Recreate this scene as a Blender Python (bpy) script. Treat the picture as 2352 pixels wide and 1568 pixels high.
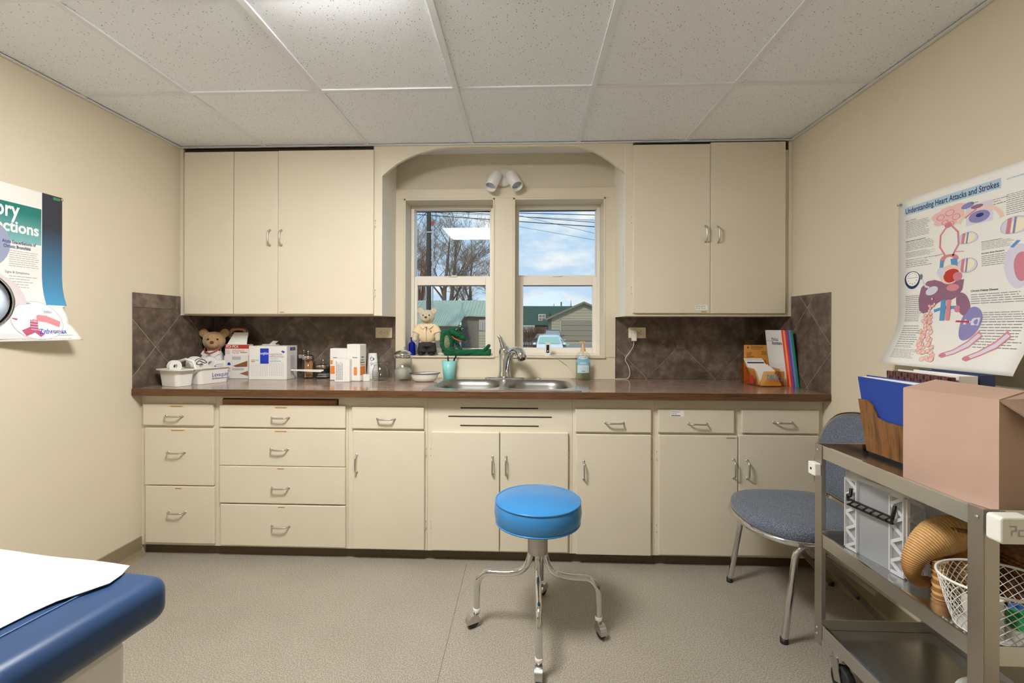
import bpy, math, random
from mathutils import Vector, Matrix
random.seed(7)
for o in list(bpy.data.objects): bpy.data.objects.remove(o)
S = bpy.context.scene
C = S.collection
PI = math.pi

# ---------------------------------------------------------------- camera
F_, PSI, CY, CX, HC, ROLL = 1063.95, .0392, 751.09, 1164.93, 1.2190, .0026
cam = bpy.data.cameras.new('camera'); camo = bpy.data.objects.new('camera', cam); C.objects.link(camo)
camo.location = (0, 0, HC); camo.rotation_euler = (Matrix.Rotation(PSI, 3, 'Z') @ Matrix.Rotation(PI/2, 3, 'X') @ Matrix.Rotation(ROLL, 3, 'Z')).to_euler()
cam.sensor_width = 36; cam.lens = 36*F_/2352
cam.shift_x = (1176-CX)/2352; cam.shift_y = (CY-784)/2352
cam.clip_start = .02; cam.clip_end = 20000
S.camera = camo
S.view_settings.view_transform = 'Standard'; S.view_settings.look = 'None'
S.view_settings.gamma = 1; S.view_settings.use_curve_mapping = False
S.view_settings.exposure = 0.0
S.cycles.transparent_max_bounces = 20; S.cycles.max_bounces = 8; S.cycles.diffuse_bounces = 5
SKY_STRENGTH = 1.08
LAMP_STRENGTH = 80.0
SUN_STRENGTH = 2.2

# ---------------------------------------------------------------- colour / node helpers
def lin(c):
    if isinstance(c, str):
        c = c.lstrip('#'); c = [int(c[i:i+2], 16)/255 for i in (0, 2, 4)]
    return tuple((x/12.92 if x <= .04045 else ((x+.055)/1.055)**2.4) for x in c[:3]) + (1,)
class N:
    """small node-tree helper"""
    def __init__(s, tree): s.t = tree; s.n = tree.nodes; s.l = tree.links
    def new(s, typ, **kw):
        n = s.n.new(typ)
        for k, v in kw.items():
            if k == 'ins':
                for a, b in v.items():
                    if isinstance(b, bpy.types.NodeSocket): s.l.new(b, n.inputs[a])
                    else: n.inputs[a].default_value = b
            else: setattr(n, k, v)
        return n
    def ramp(s, fac, stops, mode='LINEAR'):
        n = s.n.new('ShaderNodeValToRGB'); n.color_ramp.interpolation = mode
        e = n.color_ramp.elements
        while len(e) < len(stops): e.new(.5)
        for i, (p, c) in enumerate(stops):
            e[i].position = p; e[i].color = c if not isinstance(c, str) else lin(c)
        s.l.new(fac, n.inputs[0]); return n.outputs[0]
    def math(s, op, a, b=0., c=None):
        n = s.n.new('ShaderNodeMath'); n.operation = op
        for i, x in enumerate((a, b, c)):
            if x is None: continue
            if isinstance(x, bpy.types.NodeSocket): s.l.new(x, n.inputs[i])
            else: n.inputs[i].default_value = x
        return n.outputs[0]
    def mix(s, fac, a, b):
        n = s.n.new('ShaderNodeMix'); n.data_type = 'RGBA'
        for i, x in ((0, fac), (6, a), (7, b)):
            if isinstance(x, bpy.types.NodeSocket): s.l.new(x, n.inputs[i])
            else: n.inputs[i].default_value = lin(x) if isinstance(x, str) else x
        return n.outputs[2]

# ---------------------------------------------------------------- sky, sun
W = bpy.data.worlds.new('sky'); S.world = W; W.use_nodes = True
w = N(W.node_tree); bg = w.n['Background']
tc = w.new('ShaderNodeTexCoord'); sep = w.new('ShaderNodeSeparateXYZ', ins={0: tc.outputs['Generated']})
skyc = w.ramp(sep.outputs[2], [(0., '#cde3f8'), (.10, '#c6e0fa'), (.28, '#a9d2f6'), (1., '#6ba6e6')])
mp = w.new('ShaderNodeMapping', ins={0: tc.outputs['Generated']}); mp.inputs['Scale'].default_value = (3, 3, 9)
nz = w.new('ShaderNodeTexNoise', ins={'Vector': mp.outputs[0], 'Scale': 1.6, 'Detail': 6., 'Roughness': .55})
cl = w.ramp(nz.outputs['Fac'], [(.52, (0, 0, 0, 1)), (.68, (1, 1, 1, 1))])
col = w.mix(cl, skyc, '#ffffff')
w.l.new(col, bg.inputs[0]); bg.inputs[1].default_value = SKY_STRENGTH
sun = bpy.data.lights.new('sun', 'SUN'); sun.energy = SUN_STRENGTH; sun.angle = .1; sun.color = lin('#fff3e0')[:3]
suno = bpy.data.objects.new('sun', sun); C.objects.link(suno); suno.rotation_euler = (math.radians(48), math.radians(-12), 0)

# ---------------------------------------------------------------- pixel -> place helpers (a pixel gives a direction; the plane gives the distance)
_c, _s = math.cos(PSI), math.sin(PSI)
XL, XR, ZC = -2.0473, 1.5002, HC+1.0532        # left wall, right wall, ceiling
YF, YD = 2.395, 2.377                           # base cabinets: face frame, door faces
YU, YUD = 2.666, 2.648                          # wall cabinets: face frame, door faces
YB = 2.970                                      # back wall
YT = 2.961                                      # face of the splash tiles
ZT = .8935                                       # worktop
def ray(px, py):
    u, v = px-CX, py-CY; cr, sr = math.cos(ROLL), math.sin(ROLL); u, v = (u*cr+v*sr)/F_, (-u*sr+v*cr)/F_
    return Vector((u*_c-_s, u*_s+_c, -v))
def atY(px, py, Y): v = ray(px, py); t = Y/v[1]; return v[0]*t, HC+v[2]*t
def atX(px, py, X): v = ray(px, py); t = X/v[0]; return v[1]*t, HC+v[2]*t
def atZ(px, py, Z): v = ray(px, py); t = (Z-HC)/v[2]; return v[0]*t, v[1]*t
def rectY(x0, x1, y0, y1, Y):                   # pixel rectangle on a plane facing the room
    xm, ym = (x0+x1)/2, (y0+y1)/2
    return atY(x0, ym, Y)[0], atY(x1, ym, Y)[0], atY(xm, y1, Y)[1], atY(xm, y0, Y)[1]

# ---------------------------------------------------------------- materials
MATS = {}
def mat(name, color='#808080', rough=.5, metal=0., spec=.5, noise=None, bump=None, alpha=1., coat=0., sheen=0., emit=None):
    """noise=(scale, colour2, lo, hi[, detail]); bump=(scale, strength, distance)"""
    if name in MATS: return MATS[name]
    m = bpy.data.materials.new(name); m.use_nodes = True; k = N(m.node_tree); p = k.n['Principled BSDF']
    p.inputs['Base Color'].default_value = lin(color); p.inputs['Roughness'].default_value = rough
    p.inputs['Metallic'].default_value = metal; p.inputs['Specular IOR Level'].default_value = spec
    p.inputs['Coat Weight'].default_value = coat; p.inputs['Sheen Weight'].default_value = sheen
    t = None
    if noise or bump: t = k.new('ShaderNodeTexCoord').outputs['Object']
    if noise:
        n = k.new('ShaderNodeTexNoise', ins={'Vector': t, 'Scale': noise[0], 'Detail': noise[4] if len(noise) > 4 else 3.})
        r = k.ramp(n.outputs['Fac'], [(noise[2], color), (noise[3], noise[1])]); k.l.new(r, p.inputs['Base Color'])
    if bump:
        n = k.new('ShaderNodeTexNoise', ins={'Vector': t, 'Scale': bump[0], 'Detail': 2.})
        b = k.new('ShaderNodeBump', ins={'Height': n.outputs['Fac'], 'Strength': bump[1], 'Distance': bump[2]})
        k.l.new(b.outputs[0], p.inputs['Normal'])
    if emit: p.inputs['Emission Color'].default_value = lin(emit[0]); p.inputs['Emission Strength'].default_value = emit[1]
    MATS[name] = m; return m
def thin(name, tint='#ffffff', ior=1.5, rough=0., body=None, bodyfac=0.):
    """thin clear sheet: tinted transparency + fresnel reflection (+ a little milky body)"""
    if name in MATS: return MATS[name]
    m = bpy.data.materials.new(name); m.use_nodes = True; k = N(m.node_tree); out = k.n['Material Output']; k.n.remove(k.n['Principled BSDF'])
    tr = k.new('ShaderNodeBsdfTransparent'); tr.inputs[0].default_value = lin(tint)
    gl = k.new('ShaderNodeBsdfGlossy'); gl.inputs['Roughness'].default_value = rough
    lw = k.new('ShaderNodeLayerWeight'); lw.inputs[0].default_value = .5; r0 = ((ior-1)/(ior+1))**2
    fac = k.math('MULTIPLY_ADD', k.math('POWER', lw.outputs['Facing'], 5.), 1-r0, r0)
    base = tr.outputs[0]
    if body:
        df = k.new('ShaderNodeBsdfDiffuse'); df.inputs[0].default_value = lin(body)
        tl = k.new('ShaderNodeBsdfTranslucent'); tl.inputs[0].default_value = lin(body)
        h = k.new('ShaderNodeMixShader', ins={0: .4, 1: df.outputs[0], 2: tl.outputs[0]})
        base = k.new('ShaderNodeMixShader', ins={0: bodyfac, 1: base, 2: h.outputs[0]}).outputs[0]
    mx = k.new('ShaderNodeMixShader', ins={0: fac, 1: base, 2: gl.outputs[0]})
    k.l.new(mx.outputs[0], out.inputs[0]); MATS[name] = m; return m
def M(name, color=None, **kw): return MATS[name] if name in MATS else mat(name, color or '#808080', **kw)

# ---------------------------------------------------------------- mesh builder
class MB:
    def __init__(s): s.v = []; s.f = []; s.m = []; s.sm = []; s.k = 0
    def lift(s): s.k += 1; return s.k*2e-6          # every printed shape a hair above the last
    def add(s, vs, fs, m=0, smooth=False):
        b = len(s.v); s.v += [tuple(x) for x in vs]
        for f in fs: s.f.append([b+i for i in f]); s.m.append(m); s.sm.append(smooth)
        return s
    def box(s, x0, x1, y0, y1, z0, z1, m=0):
        if x0 > x1: x0, x1 = x1, x0
        if y0 > y1: y0, y1 = y1, y0
        if z0 > z1: z0, z1 = z1, z0
        return s.add([(x0,y0,z0),(x1,y0,z0),(x1,y1,z0),(x0,y1,z0),(x0,y0,z1),(x1,y0,z1),(x1,y1,z1),(x0,y1,z1)],
                     [(3,2,1,0),(4,5,6,7),(0,1,5,4),(1,2,6,5),(2,3,7,6),(3,0,4,7)], m)
    def bar(s, a, b, w, h, m=0, up=(0,0,1)):      # rectangular bar from a to b
        a, b = Vector(a), Vector(b); d = (b-a).normalized(); u = Vector(up)
        if abs(d.dot(u)) > .98: u = Vector((0,1,0))
        r = d.cross(u).normalized(); u = r.cross(d).normalized(); r *= w/2; u *= h/2
        vs = [a-r-u, a+r-u, a+r+u, a-r+u, b-r-u, b+r-u, b+r+u, b-r+u]
        return s.add(vs, [(0,1,2,3),(7,6,5,4),(4,5,1,0),(5,6,2,1),(6,7,3,2),(7,4,0,3)], m)
    def tube(s, path, r, n=8, m=0, caps=True, closed=False, smooth=True, flat=None):
        P = [Vector(p) for p in path]; L = len(P); R = r if isinstance(r, (list, tuple)) else [r]*L
        vs = []; prev = None
        for i, p in enumerate(P):
            if closed: t = (P[(i+1) % L]-P[i-1])
            else: t = P[min(i+1, L-1)]-P[max(i-1, 0)]
            t = t.normalized() if t.length > 1e-9 else Vector((0,0,1))
            if prev is None:
                a = Vector((0,0,1)) if abs(t.z) < .9 else Vector((1,0,0)); u = (a-t*a.dot(t)).normalized()
            else: u = prev-t*prev.dot(t); u = u.normalized() if u.length > 1e-6 else t.orthogonal().normalized()
            prev = u; w_ = t.cross(u)
            for k in range(n):
                an = 2*PI*k/n; fu = flat if flat else 1.
                vs.append(p+(u*math.cos(an)*fu+w_*math.sin(an))*R[i])
        fs = []
        for i in range(L if closed else L-1):
            j = (i+1) % L
            for k in range(n): fs.append((i*n+k, i*n+(k+1) % n, j*n+(k+1) % n, j*n+k))
        s.add(vs, fs, m, smooth)
        if caps and not closed: s.add(vs[:n], [tuple(range(n))[::-1]], m); s.add(vs[-n:], [tuple(range(n))], m)
        return s
    def lathe(s, prof, n=32, c=(0,0,0), m=0, smooth=True, sx=1., sy=1., mtx=None, arc=None):
        vs = []; c = Vector(c); A = arc or 2*PI; k_ = n if not arc else n+1
        for r, z in prof:
            for k in range(k_):
                a = A*k/n; q = Vector((r*math.cos(a)*sx, r*math.sin(a)*sy, z)); q = (mtx @ q) if mtx else q; vs.append(q+c)
        fs = []
        for i in range(len(prof)-1):
            for k in range(n):
                a, b = i*k_+k, i*k_+(k+1) % k_; d, e = (i+1)*k_+k, (i+1)*k_+(k+1) % k_
                fs.append((a, b, e, d))
        return s.add(vs, fs, m, smooth)
    def ell(s, c, r, nu=20, nv=12, m=0, rot=None):
        c = Vector(c); r = r if isinstance(r, (list, tuple)) else (r, r, r); Mx = rot or Matrix.Identity(3)
        vs = [c+Mx @ Vector((0,0,r[2]))]
        for i in range(1, nv):
            th = PI*i/nv
            for k in range(nu):
                ph = 2*PI*k/nu; vs.append(c+Mx @ Vector((r[0]*math.sin(th)*math.cos(ph), r[1]*math.sin(th)*math.sin(ph), r[2]*math.cos(th))))
        vs.append(c+Mx @ Vector((0,0,-r[2]))); fs = []
        for k in range(nu): fs.append((0, 1+k, 1+(k+1) % nu))
        for i in range(nv-2):
            for k in range(nu): a = 1+i*nu; b = a+nu; fs.append((a+k, b+k, b+(k+1) % nu, a+(k+1) % nu))
        e = len(vs)-1; a = 1+(nv-2)*nu
        for k in range(nu): fs.append((a+k, e, a+(k+1) % nu))
        return s.add(vs, fs, m, True)
    def prism(s, poly, fmap, d0, d1, m=0):        # polygon (u,v) mapped by fmap(u,v,off), extruded d0..d1
        n = len(poly); vs = [fmap(u, v, d0) for u, v in poly]+[fmap(u, v, d1) for u, v in poly]
        fs = [tuple(range(n))[::-1], tuple(range(n, 2*n))]+[(i, (i+1) % n, n+(i+1) % n, n+i) for i in range(n)]
        return s.add(vs, fs, m)
    def grid(s, fn, nu, nv, m=0, smooth=True, closeu=False):
        vs = [fn(i/nu, j/nv) for j in range(nv+1) for i in range(nu+1)]; fs = []
        for j in range(nv):
            for i in range(nu): a = j*(nu+1)+i; fs.append((a, a+1, a+nu+2, a+nu+1))
        return s.add(vs, fs, m, smooth)
    # flat print -------------------------------------------------
    def rect(s, F, u0, u1, v0, v1, m=0, off=.0006, nu=1, nv=1):
        for i in range(nu):
            for j in range(nv):
                a, b = u0+(u1-u0)*i/nu, u0+(u1-u0)*(i+1)/nu; c, d = v0+(v1-v0)*j/nv, v0+(v1-v0)*(j+1)/nv
                s.add([F(a,c,off), F(b,c,off), F(b,d,off), F(a,d,off)], [(0,1,2,3)], m)
        return s
    def disc(s, F, u, v, r, m=0, off=.0008, ry=None, rot=0., n=24):
        ry = ry or r; ps = []; off += s.lift()
        for k in range(n):
            a = 2*PI*k/n; x, y = r*math.cos(a), ry*math.sin(a)
            ps.append(F(u+x*math.cos(rot)-y*math.sin(rot), v+x*math.sin(rot)+y*math.cos(rot), off))
        return s.add([F(u, v, off)]+ps, [(0, 1+k, 1+(k+1) % n) for k in range(n)], m)
    def ring(s, F, u, v, r, wd, m=0, off=.001, n=32, ry=None):
        k_ = (ry or r)/r; vs = []; off += s.lift()
        for k in range(n):
            a = 2*PI*k/n
            for q in (r-wd/2, r+wd/2): vs.append(F(u+q*math.cos(a), v+q*k_*math.sin(a), off))
        return s.add(vs, [(2*k, 2*k+1, (2*k+3) % (2*n), (2*k+2) % (2*n)) for k in range(n)], m)
    def poly(s, F, pts, m=0, off=.0008):
        off += s.lift(); return s.add([F(u, v, off) for u, v in pts], [tuple(range(len(pts)))], m)
    def stroke(s, F, pts, wd, m=0, off=.0009):
        for (a, b), (c, d) in zip(pts[:-1], pts[1:]):
            off += s.lift()*0+2e-6; L = math.hypot(c-a, d-b) or 1e-6; nx, ny = -(d-b)/L*wd/2, (c-a)/L*wd/2; ex, ey = (c-a)/L*wd*.2, (d-b)/L*wd*.2
            s.add([F(a+nx-ex,b+ny-ey,off), F(a-nx-ex,b-ny-ey,off), F(c-nx+ex,d-ny+ey,off), F(c+nx+ex,d+ny+ey,off)], [(0,1,2,3)], m)
        return s
    def lines(s, F, u0, u1, v0, v1, n, m=0, off=.0007, fill=.45, rag=.25, rnd=random):   # rows of unreadably small print
        h = (v1-v0)/n
        for i in range(n):
            b = v1-(i+1)*h+h*(1-fill)/2; e = u1-(u1-u0)*rag*rnd.random()
            x = u0
            while x < e-1e-6:
                y = min(e, x+(u1-u0)*rnd.uniform(.07, .2)); s.rect(F, x, y, b, b+h*fill, m, off); x = y+(u1-u0)*.018
        return s
    def text(s, F, txt, u, v, h, m=0, off=.0009, align='L', width=None, bold=0., sub=None):
        vs, fs, (x0, x1) = glyphs(txt, bold); k = h; kx = h if width is None else width/max(1e-6, x1-x0)
        o = {'L': -x0, 'C': -(x0+x1)/2, 'R': -x1}[align]
        return s.add([F(u+(x+o)*kx, v+y*k, off) for x, y in vs], fs, m)
    def xf(s, mtx, start=0):
        for i in range(start, len(s.v)): s.v[i] = tuple(mtx @ Vector(s.v[i]))
        return s
    def build(s, name, mats, parent=None, org=None, bevel=0., seg=2, smooth=False, remesh=0., subsurf=0, weld=False, solid=0.):
        org = Vector(org) if org is not None else None
        if parent is not None: inv = MW[parent.name].inverted()
        elif org is not None: inv = Matrix.Translation(-org)
        else: inv = Matrix.Identity(4)
        me = bpy.data.meshes.new(name); me.from_pydata([inv @ Vector(p) for p in s.v], [], s.f)
        if not isinstance(mats, (list, tuple)): mats = [mats]
        for q in mats: me.materials.append(MATS[q] if isinstance(q, str) else q)
        me.polygons.foreach_set('material_index', s.m); me.polygons.foreach_set('use_smooth', [a or smooth for a in s.sm]); me.update()
        o = bpy.data.objects.new(name, me); C.objects.link(o)
        if parent is not None: o.parent = parent; MW[o.name] = MW[parent.name].copy()
        else:
            if org is not None: o.location = org
            MW[o.name] = Matrix.Translation(org) if org is not None else Matrix.Identity(4)
        if weld: q = o.modifiers.new('weld', 'WELD'); q.merge_threshold = 1e-5
        if remesh: q = o.modifiers.new('remesh', 'REMESH'); q.mode = 'VOXEL'; q.voxel_size = remesh; q.use_smooth_shade = True; q = o.modifiers.new('smooth', 'SMOOTH'); q.iterations = 3
        if solid: q = o.modifiers.new('solid', 'SOLIDIFY'); q.thickness = solid; q.offset = 0
        if bevel: q = o.modifiers.new('bevel', 'BEVEL'); q.width = bevel; q.segments = seg; q.limit_method = 'ANGLE'; q.angle_limit = .6
        if subsurf: q = o.modifiers.new('sub', 'SUBSURF'); q.levels = subsurf; q.render_levels = subsurf
        return o
MW = {}
_G = {}
def glyphs(txt, bold=0.):
    k = (txt, bold)
    if k not in _G:
        cu = bpy.data.curves.new('lettering', 'FONT'); cu.body = txt; cu.size = 1.4; cu.offset = bold; cu.resolution_u = 3
        o = bpy.data.objects.new('lettering', cu); C.objects.link(o); dg = bpy.context.evaluated_depsgraph_get()
        me = bpy.data.meshes.new_from_object(o.evaluated_get(dg)); vs = [(p.co.x, p.co.y) for p in me.vertices]; fs = [tuple(p.vertices) for p in me.polygons]
        bpy.data.objects.remove(o); bpy.data.curves.remove(cu); bpy.data.meshes.remove(me)
        xs = [a for a, b in vs] or [0, 1]; _G[k] = (vs, fs, (min(xs), max(xs)))
    return _G[k]
def tag(o, label=None, cat=None, group=None, kind=None):
    for a, b in (('label', label), ('category', cat), ('group', group), ('kind', kind)):
        if b: o[a] = b
    return o
def thing(name, label, cat, loc=(0,0,0), rz=0., group=None):
    o = bpy.data.objects.new(name, None); C.objects.link(o); o.empty_display_size = .05
    o.location = loc; o.rotation_euler = (0, 0, rz); MW[o.name] = Matrix.Translation(Vector(loc)) @ Matrix.Rotation(rz, 4, 'Z')
    return tag(o, label, cat, group)
def local(t):                                     # map local coordinates of a thing to world
    m = MW[t.name]; return lambda x, y, z: m @ Vector((x, y, z))
class LB(MB):
    """builder in the local coordinates of a thing"""
    def build(s, name, mats, parent, **kw):
        m = MW[parent.name]; s.v = [tuple(m @ Vector(p)) for p in s.v]
        return MB.build(s, name, mats, parent, **kw)
def struct(o, label, cat): return tag(o, label, cat, kind='structure')
def plane(o, u, v):                               # flat print map: origin, u-axis, v-axis
    o, u, v = Vector(o), Vector(u).normalized(), Vector(v).normalized(); n = u.cross(v)
    return lambda a, b, off=0.: o+u*a+v*b+n*off
def clip(poly, a, b, c):                          # keep a*x+b*y<=c
    out = []
    for i, p in enumerate(poly):
        q = poly[(i+1) % len(poly)]; dp, dq = a*p[0]+b*p[1]-c, a*q[0]+b*q[1]-c
        if dp <= 0: out.append(p)
        if (dp < 0 < dq) or (dq < 0 < dp): t = dp/(dp-dq); out.append((p[0]+(q[0]-p[0])*t, p[1]+(q[1]-p[1])*t))
    return out
def smooth(t): t = max(0., min(1., t)); return t*t*(3-2*t)
def arcpts(c, r, a0, a1, n): return [(c[0]+r*math.cos(a0+(a1-a0)*i/n), c[1]+r*math.sin(a0+(a1-a0)*i/n)) for i in range(n+1)]
def rrect(x0, x1, y0, y1, r, n=5):
    return arcpts((x1-r, y0+r), r, -PI/2, 0, n)+arcpts((x1-r, y1-r), r, 0, PI/2, n)+arcpts((x0+r, y1-r), r, PI/2, PI, n)+arcpts((x0+r, y0+r), r, PI, 1.5*PI, n)
def fillet(pts, r, n=5):                          # round the corners of a 3-D polyline
    P = [Vector(p) for p in pts]; out = [P[0]]
    for i in range(1, len(P)-1):
        a, b, c = P[i-1], P[i], P[i+1]; d1, d2 = (a-b), (c-b); k = min(r, d1.length*.48, d2.length*.48)
        p, q = b+d1.normalized()*k, b+d2.normalized()*k
        for j in range(n+1): t = j/n; out.append(p*(1-t)**2+b*2*t*(1-t)+q*t*t)
    return out+[P[-1]]
# ---------------------------------------------------------------- the place's materials
mat('wall_paint', '#d8cdb6', .62, noise=(1.3, '#dad0b9', .3, .7), bump=(420, .10, .002))
mat('cabinet_paint', '#dcd3be', .5, noise=(2.2, '#d8ceb8', .3, .7), bump=(160, .10, .002))
mat('casing_paint', '#dcd1b9', .45, bump=(90, .05, .002))
mat('vinyl_white', '#efe8da', .35)
mat('sash_white', '#f3ecde', .35)
mat('grid_white', '#e8eaee', .45)
mat('side_daylit', '#e9e5d8', .4, bump=(120, .06, .002))  # paler than the cabinet paint: window daylight put into the colour
mat('black', '#0c0c0c', .4); mat('dark_gap', '#3a2a1c', .8); mat('rubber', '#1c1b1a', .6)
mat('white_plastic', '#eceae4', .35); mat('ivory_plastic', '#e8dcc0', .35)
mat('paper', '#efeee9', .6); mat('card_white', '#ecebe6', .5)
mat('chrome', '#d8d8d8', .09, metal=1.); mat('steel', '#cdccca', .26, metal=1., bump=(300, .03, .001))
mat('brushed', '#b8b2aa', .33, metal=1.); mat('shaded_steel', '#9a9793', .38, metal=1.); mat('handle_metal', '#cbc7c0', .34, metal=1.)  # the sink-bowl steel is darkened, the bowls' shade put into its colour
mat('baseboard_vinyl', '#8a7d62', .5)
mat('toe_vinyl', '#5c4c38', .6)
mat('grout', '#aaa192', .8)
def m_ceiling():
    m = mat('ceiling_tile', '#dedede', .85); k = N(m.node_tree); p = k.n['Principled BSDF']
    t = k.new('ShaderNodeTexCoord').outputs['Object']
    mp = k.new('ShaderNodeMapping', ins={0: t}); mp.inputs['Scale'].default_value = (1.35, .72, 1.)
    v = k.new('ShaderNodeTexVoronoi', ins={'Vector': mp.outputs[0], 'Scale': 75.})
    pin = k.math('LESS_THAN', v.outputs['Distance'], .17)
    sp = k.new('ShaderNodeSeparateColor', ins={0: v.outputs['Color']}); on = k.math('GREATER_THAN', sp.outputs[0], .45)
    nz = k.new('ShaderNodeTexNoise', ins={'Vector': t, 'Scale': 160., 'Detail': 2.})
    base = k.ramp(nz.outputs['Fac'], [(.3, '#e9edf4'), (.7, '#f6faff')])
    c = k.mix(k.math('MULTIPLY', k.math('MULTIPLY', pin, on), .75), base, '#6c6c6c'); k.l.new(c, p.inputs['Base Color'])
    b = k.new('ShaderNodeBump', ins={'Height': nz.outputs['Fac'], 'Strength': .2, 'Distance': .002}); k.l.new(b.outputs[0], p.inputs['Normal'])
m_ceiling()
def m_floor():
    m = mat('floor_vinyl', '#b4aa9a', .42); k = N(m.node_tree); p = k.n['Principled BSDF']
    t = k.new('ShaderNodeTexCoord').outputs['Object']
    a = k.new('ShaderNodeTexNoise', ins={'Vector': t, 'Scale': 230., 'Detail': 1.})
    b = k.new('ShaderNodeTexNoise', ins={'Vector': t, 'Scale': 3., 'Detail': 4.})
    c1 = k.ramp(a.outputs['Fac'], [(.32, '#6c6458'), (.5, '#979082'), (.68, '#beb6a9')])
    c2 = k.ramp(b.outputs['Fac'], [(.35, '#8d8579'), (.65, '#9f978b')])
    k.l.new(k.mix(.35, c1, c2), p.inputs['Base Color'])
    bp = k.new('ShaderNodeBump', ins={'Height': a.outputs['Fac'], 'Strength': .06, 'Distance': .002}); k.l.new(bp.outputs[0], p.inputs['Normal'])
m_floor()
def m_stone(name, cols, scale, rough, fine=0.):
    m = mat(name, cols[0], rough); k = N(m.node_tree); p = k.n['Principled BSDF']
    t = k.new('ShaderNodeTexCoord').outputs['Object']; oi = k.new('ShaderNodeObjectInfo')
    ad = k.new('ShaderNodeVectorMath', operation='ADD', ins={0: t}); k.l.new(k.math('MULTIPLY', oi.outputs['Random'], 9.), ad.inputs[1])
    a = k.new('ShaderNodeTexNoise', ins={'Vector': ad.outputs[0], 'Scale': scale, 'Detail': 7., 'Roughness': .68})
    c = k.ramp(a.outputs['Fac'], [(.28, cols[0]), (.5, cols[1]), (.72, cols[2])])
    if fine:
        b = k.new('ShaderNodeTexNoise', ins={'Vector': t, 'Scale': fine, 'Detail': 3., 'Roughness': .7})
        c = k.mix(.55, c, k.ramp(b.outputs['Fac'], [(.36, cols[0]), (.52, cols[1]), (.66, cols[2])]))
    k.l.new(c, p.inputs['Base Color'])
    bp = k.new('ShaderNodeBump', ins={'Height': a.outputs['Fac'], 'Strength': .1, 'Distance': .003}); k.l.new(bp.outputs[0], p.inputs['Normal'])
m_stone('splash_tile', ('#3a3028', '#62544a', '#8c7c6e'), 13., .5)
m_stone('inset_tile', ('#6a5440', '#7d6650', '#8d7762'), 30., .5)
m_stone('counter_top', ('#604c41', '#967e70', '#c6b1a2'), 16., .14, fine=170.)
def m_wood(name, dark, light, scale, axis='X', rough=.4, stretch=14.):
    m = mat(name, dark, rough); k = N(m.node_tree); p = k.n['Principled BSDF']
    t = k.new('ShaderNodeTexCoord').outputs['Object']; mp = k.new('ShaderNodeMapping', ins={0: t})
    mp.inputs['Scale'].default_value = {'X': (1, stretch, stretch), 'Y': (stretch, 1, stretch), 'Z': (stretch, stretch, 1)}[axis]
    a = k.new('ShaderNodeTexNoise', ins={'Vector': mp.outputs[0], 'Scale': scale, 'Detail': 6., 'Roughness': .62, 'Distortion': .6})
    k.l.new(k.ramp(a.outputs['Fac'], [(.3, dark), (.55, light), (.75, dark)]), p.inputs['Base Color'])
m_wood('edge_wood', '#2c1b10', '#664629', 6., 'X', .35, 18.)
m_wood('board_wood', '#6e4319', '#8f5c28', 5., 'X', .5)
m_wood('file_wood', '#3f2818', '#84592f', 5., 'Z', .4, 12.)
mat('blue_vinyl', '#3783c0', .28, bump=(260, .05, .001)); mat('navy_vinyl', '#223b5f', .33, bump=(240, .06, .001)); mat('navy_piping', '#2b486e', .35)
def m_fabric():
    m = mat('chair_fabric', '#566073', .9, sheen=.2); k = N(m.node_tree); p = k.n['Principled BSDF']
    t = k.new('ShaderNodeTexCoord').outputs['Object']; mp = k.new('ShaderNodeMapping', ins={0: t}); mp.inputs['Scale'].default_value = (1, 2.2, 1)
    a = k.new('ShaderNodeTexNoise', ins={'Vector': mp.outputs[0], 'Scale': 260., 'Detail': 2.})
    k.l.new(k.ramp(a.outputs['Fac'], [(.33, '#39404d'), (.5, '#58616f'), (.68, '#8a93a3')]), p.inputs['Base Color'])
    b = k.new('ShaderNodeBump', ins={'Height': a.outputs['Fac'], 'Strength': .4, 'Distance': .002}); k.l.new(b.outputs[0], p.inputs['Normal'])
m_fabric()
mat('exam_paper', '#c9cbcc', .7, bump=(55, .25, .004))
mat('window_glass_dummy', '#ffffff')
thin('window_glass', '#fbfdfc'); thin('jar_glass', '#f9fbfa', 1.5); thin('clear_plastic', '#f4f7f8', 1.35, .05)
thin('amber_plastic', '#f8dfb6', 1.45, .03, '#e0b070', .06); thin('bin_plastic', '#f2f4f6', 1.4, .12, '#f4f5f6', .33); thin('bin_rib', '#f2f4f6', 1.4, .15, '#fbfbfb', .75)
thin('blue_glass', '#2038d8', 1.5, 0., '#1028c8', .55)
thin('sanitizer_gel', '#e6ecdf', 1.35, .02, '#e8ead0', .12)
mat('fur_tan', '#a88454', .95, sheen=.5, noise=(120, '#c8a878', .35, .7), bump=(200, .5, .004))
mat('fur_cream', '#c8b898', .95, sheen=.5, noise=(120, '#ddd2ba', .35, .7), bump=(200, .5, .004))
mat('fur_olive', '#5d5a34', .95, sheen=.4, bump=(200, .5, .004))
mat('coat_white', '#dfdddd', .85, bump=(60, .3, .004)); mat('shirt_cream', '#e9d3ac', .85, bump=(60, .3, .004))
mat('trouser_grey', '#33322f', .85, bump=(60, .4, .004)); mat('shoe_black', '#101010', .25)
mat('hat_straw', '#c9a983', .85, bump=(180, .4, .003)); mat('hat_red', '#b2432e', .7)
mat('nose_brown', '#6d3b2a', .4); mat('lip_red', '#d0573c', .7)
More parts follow.
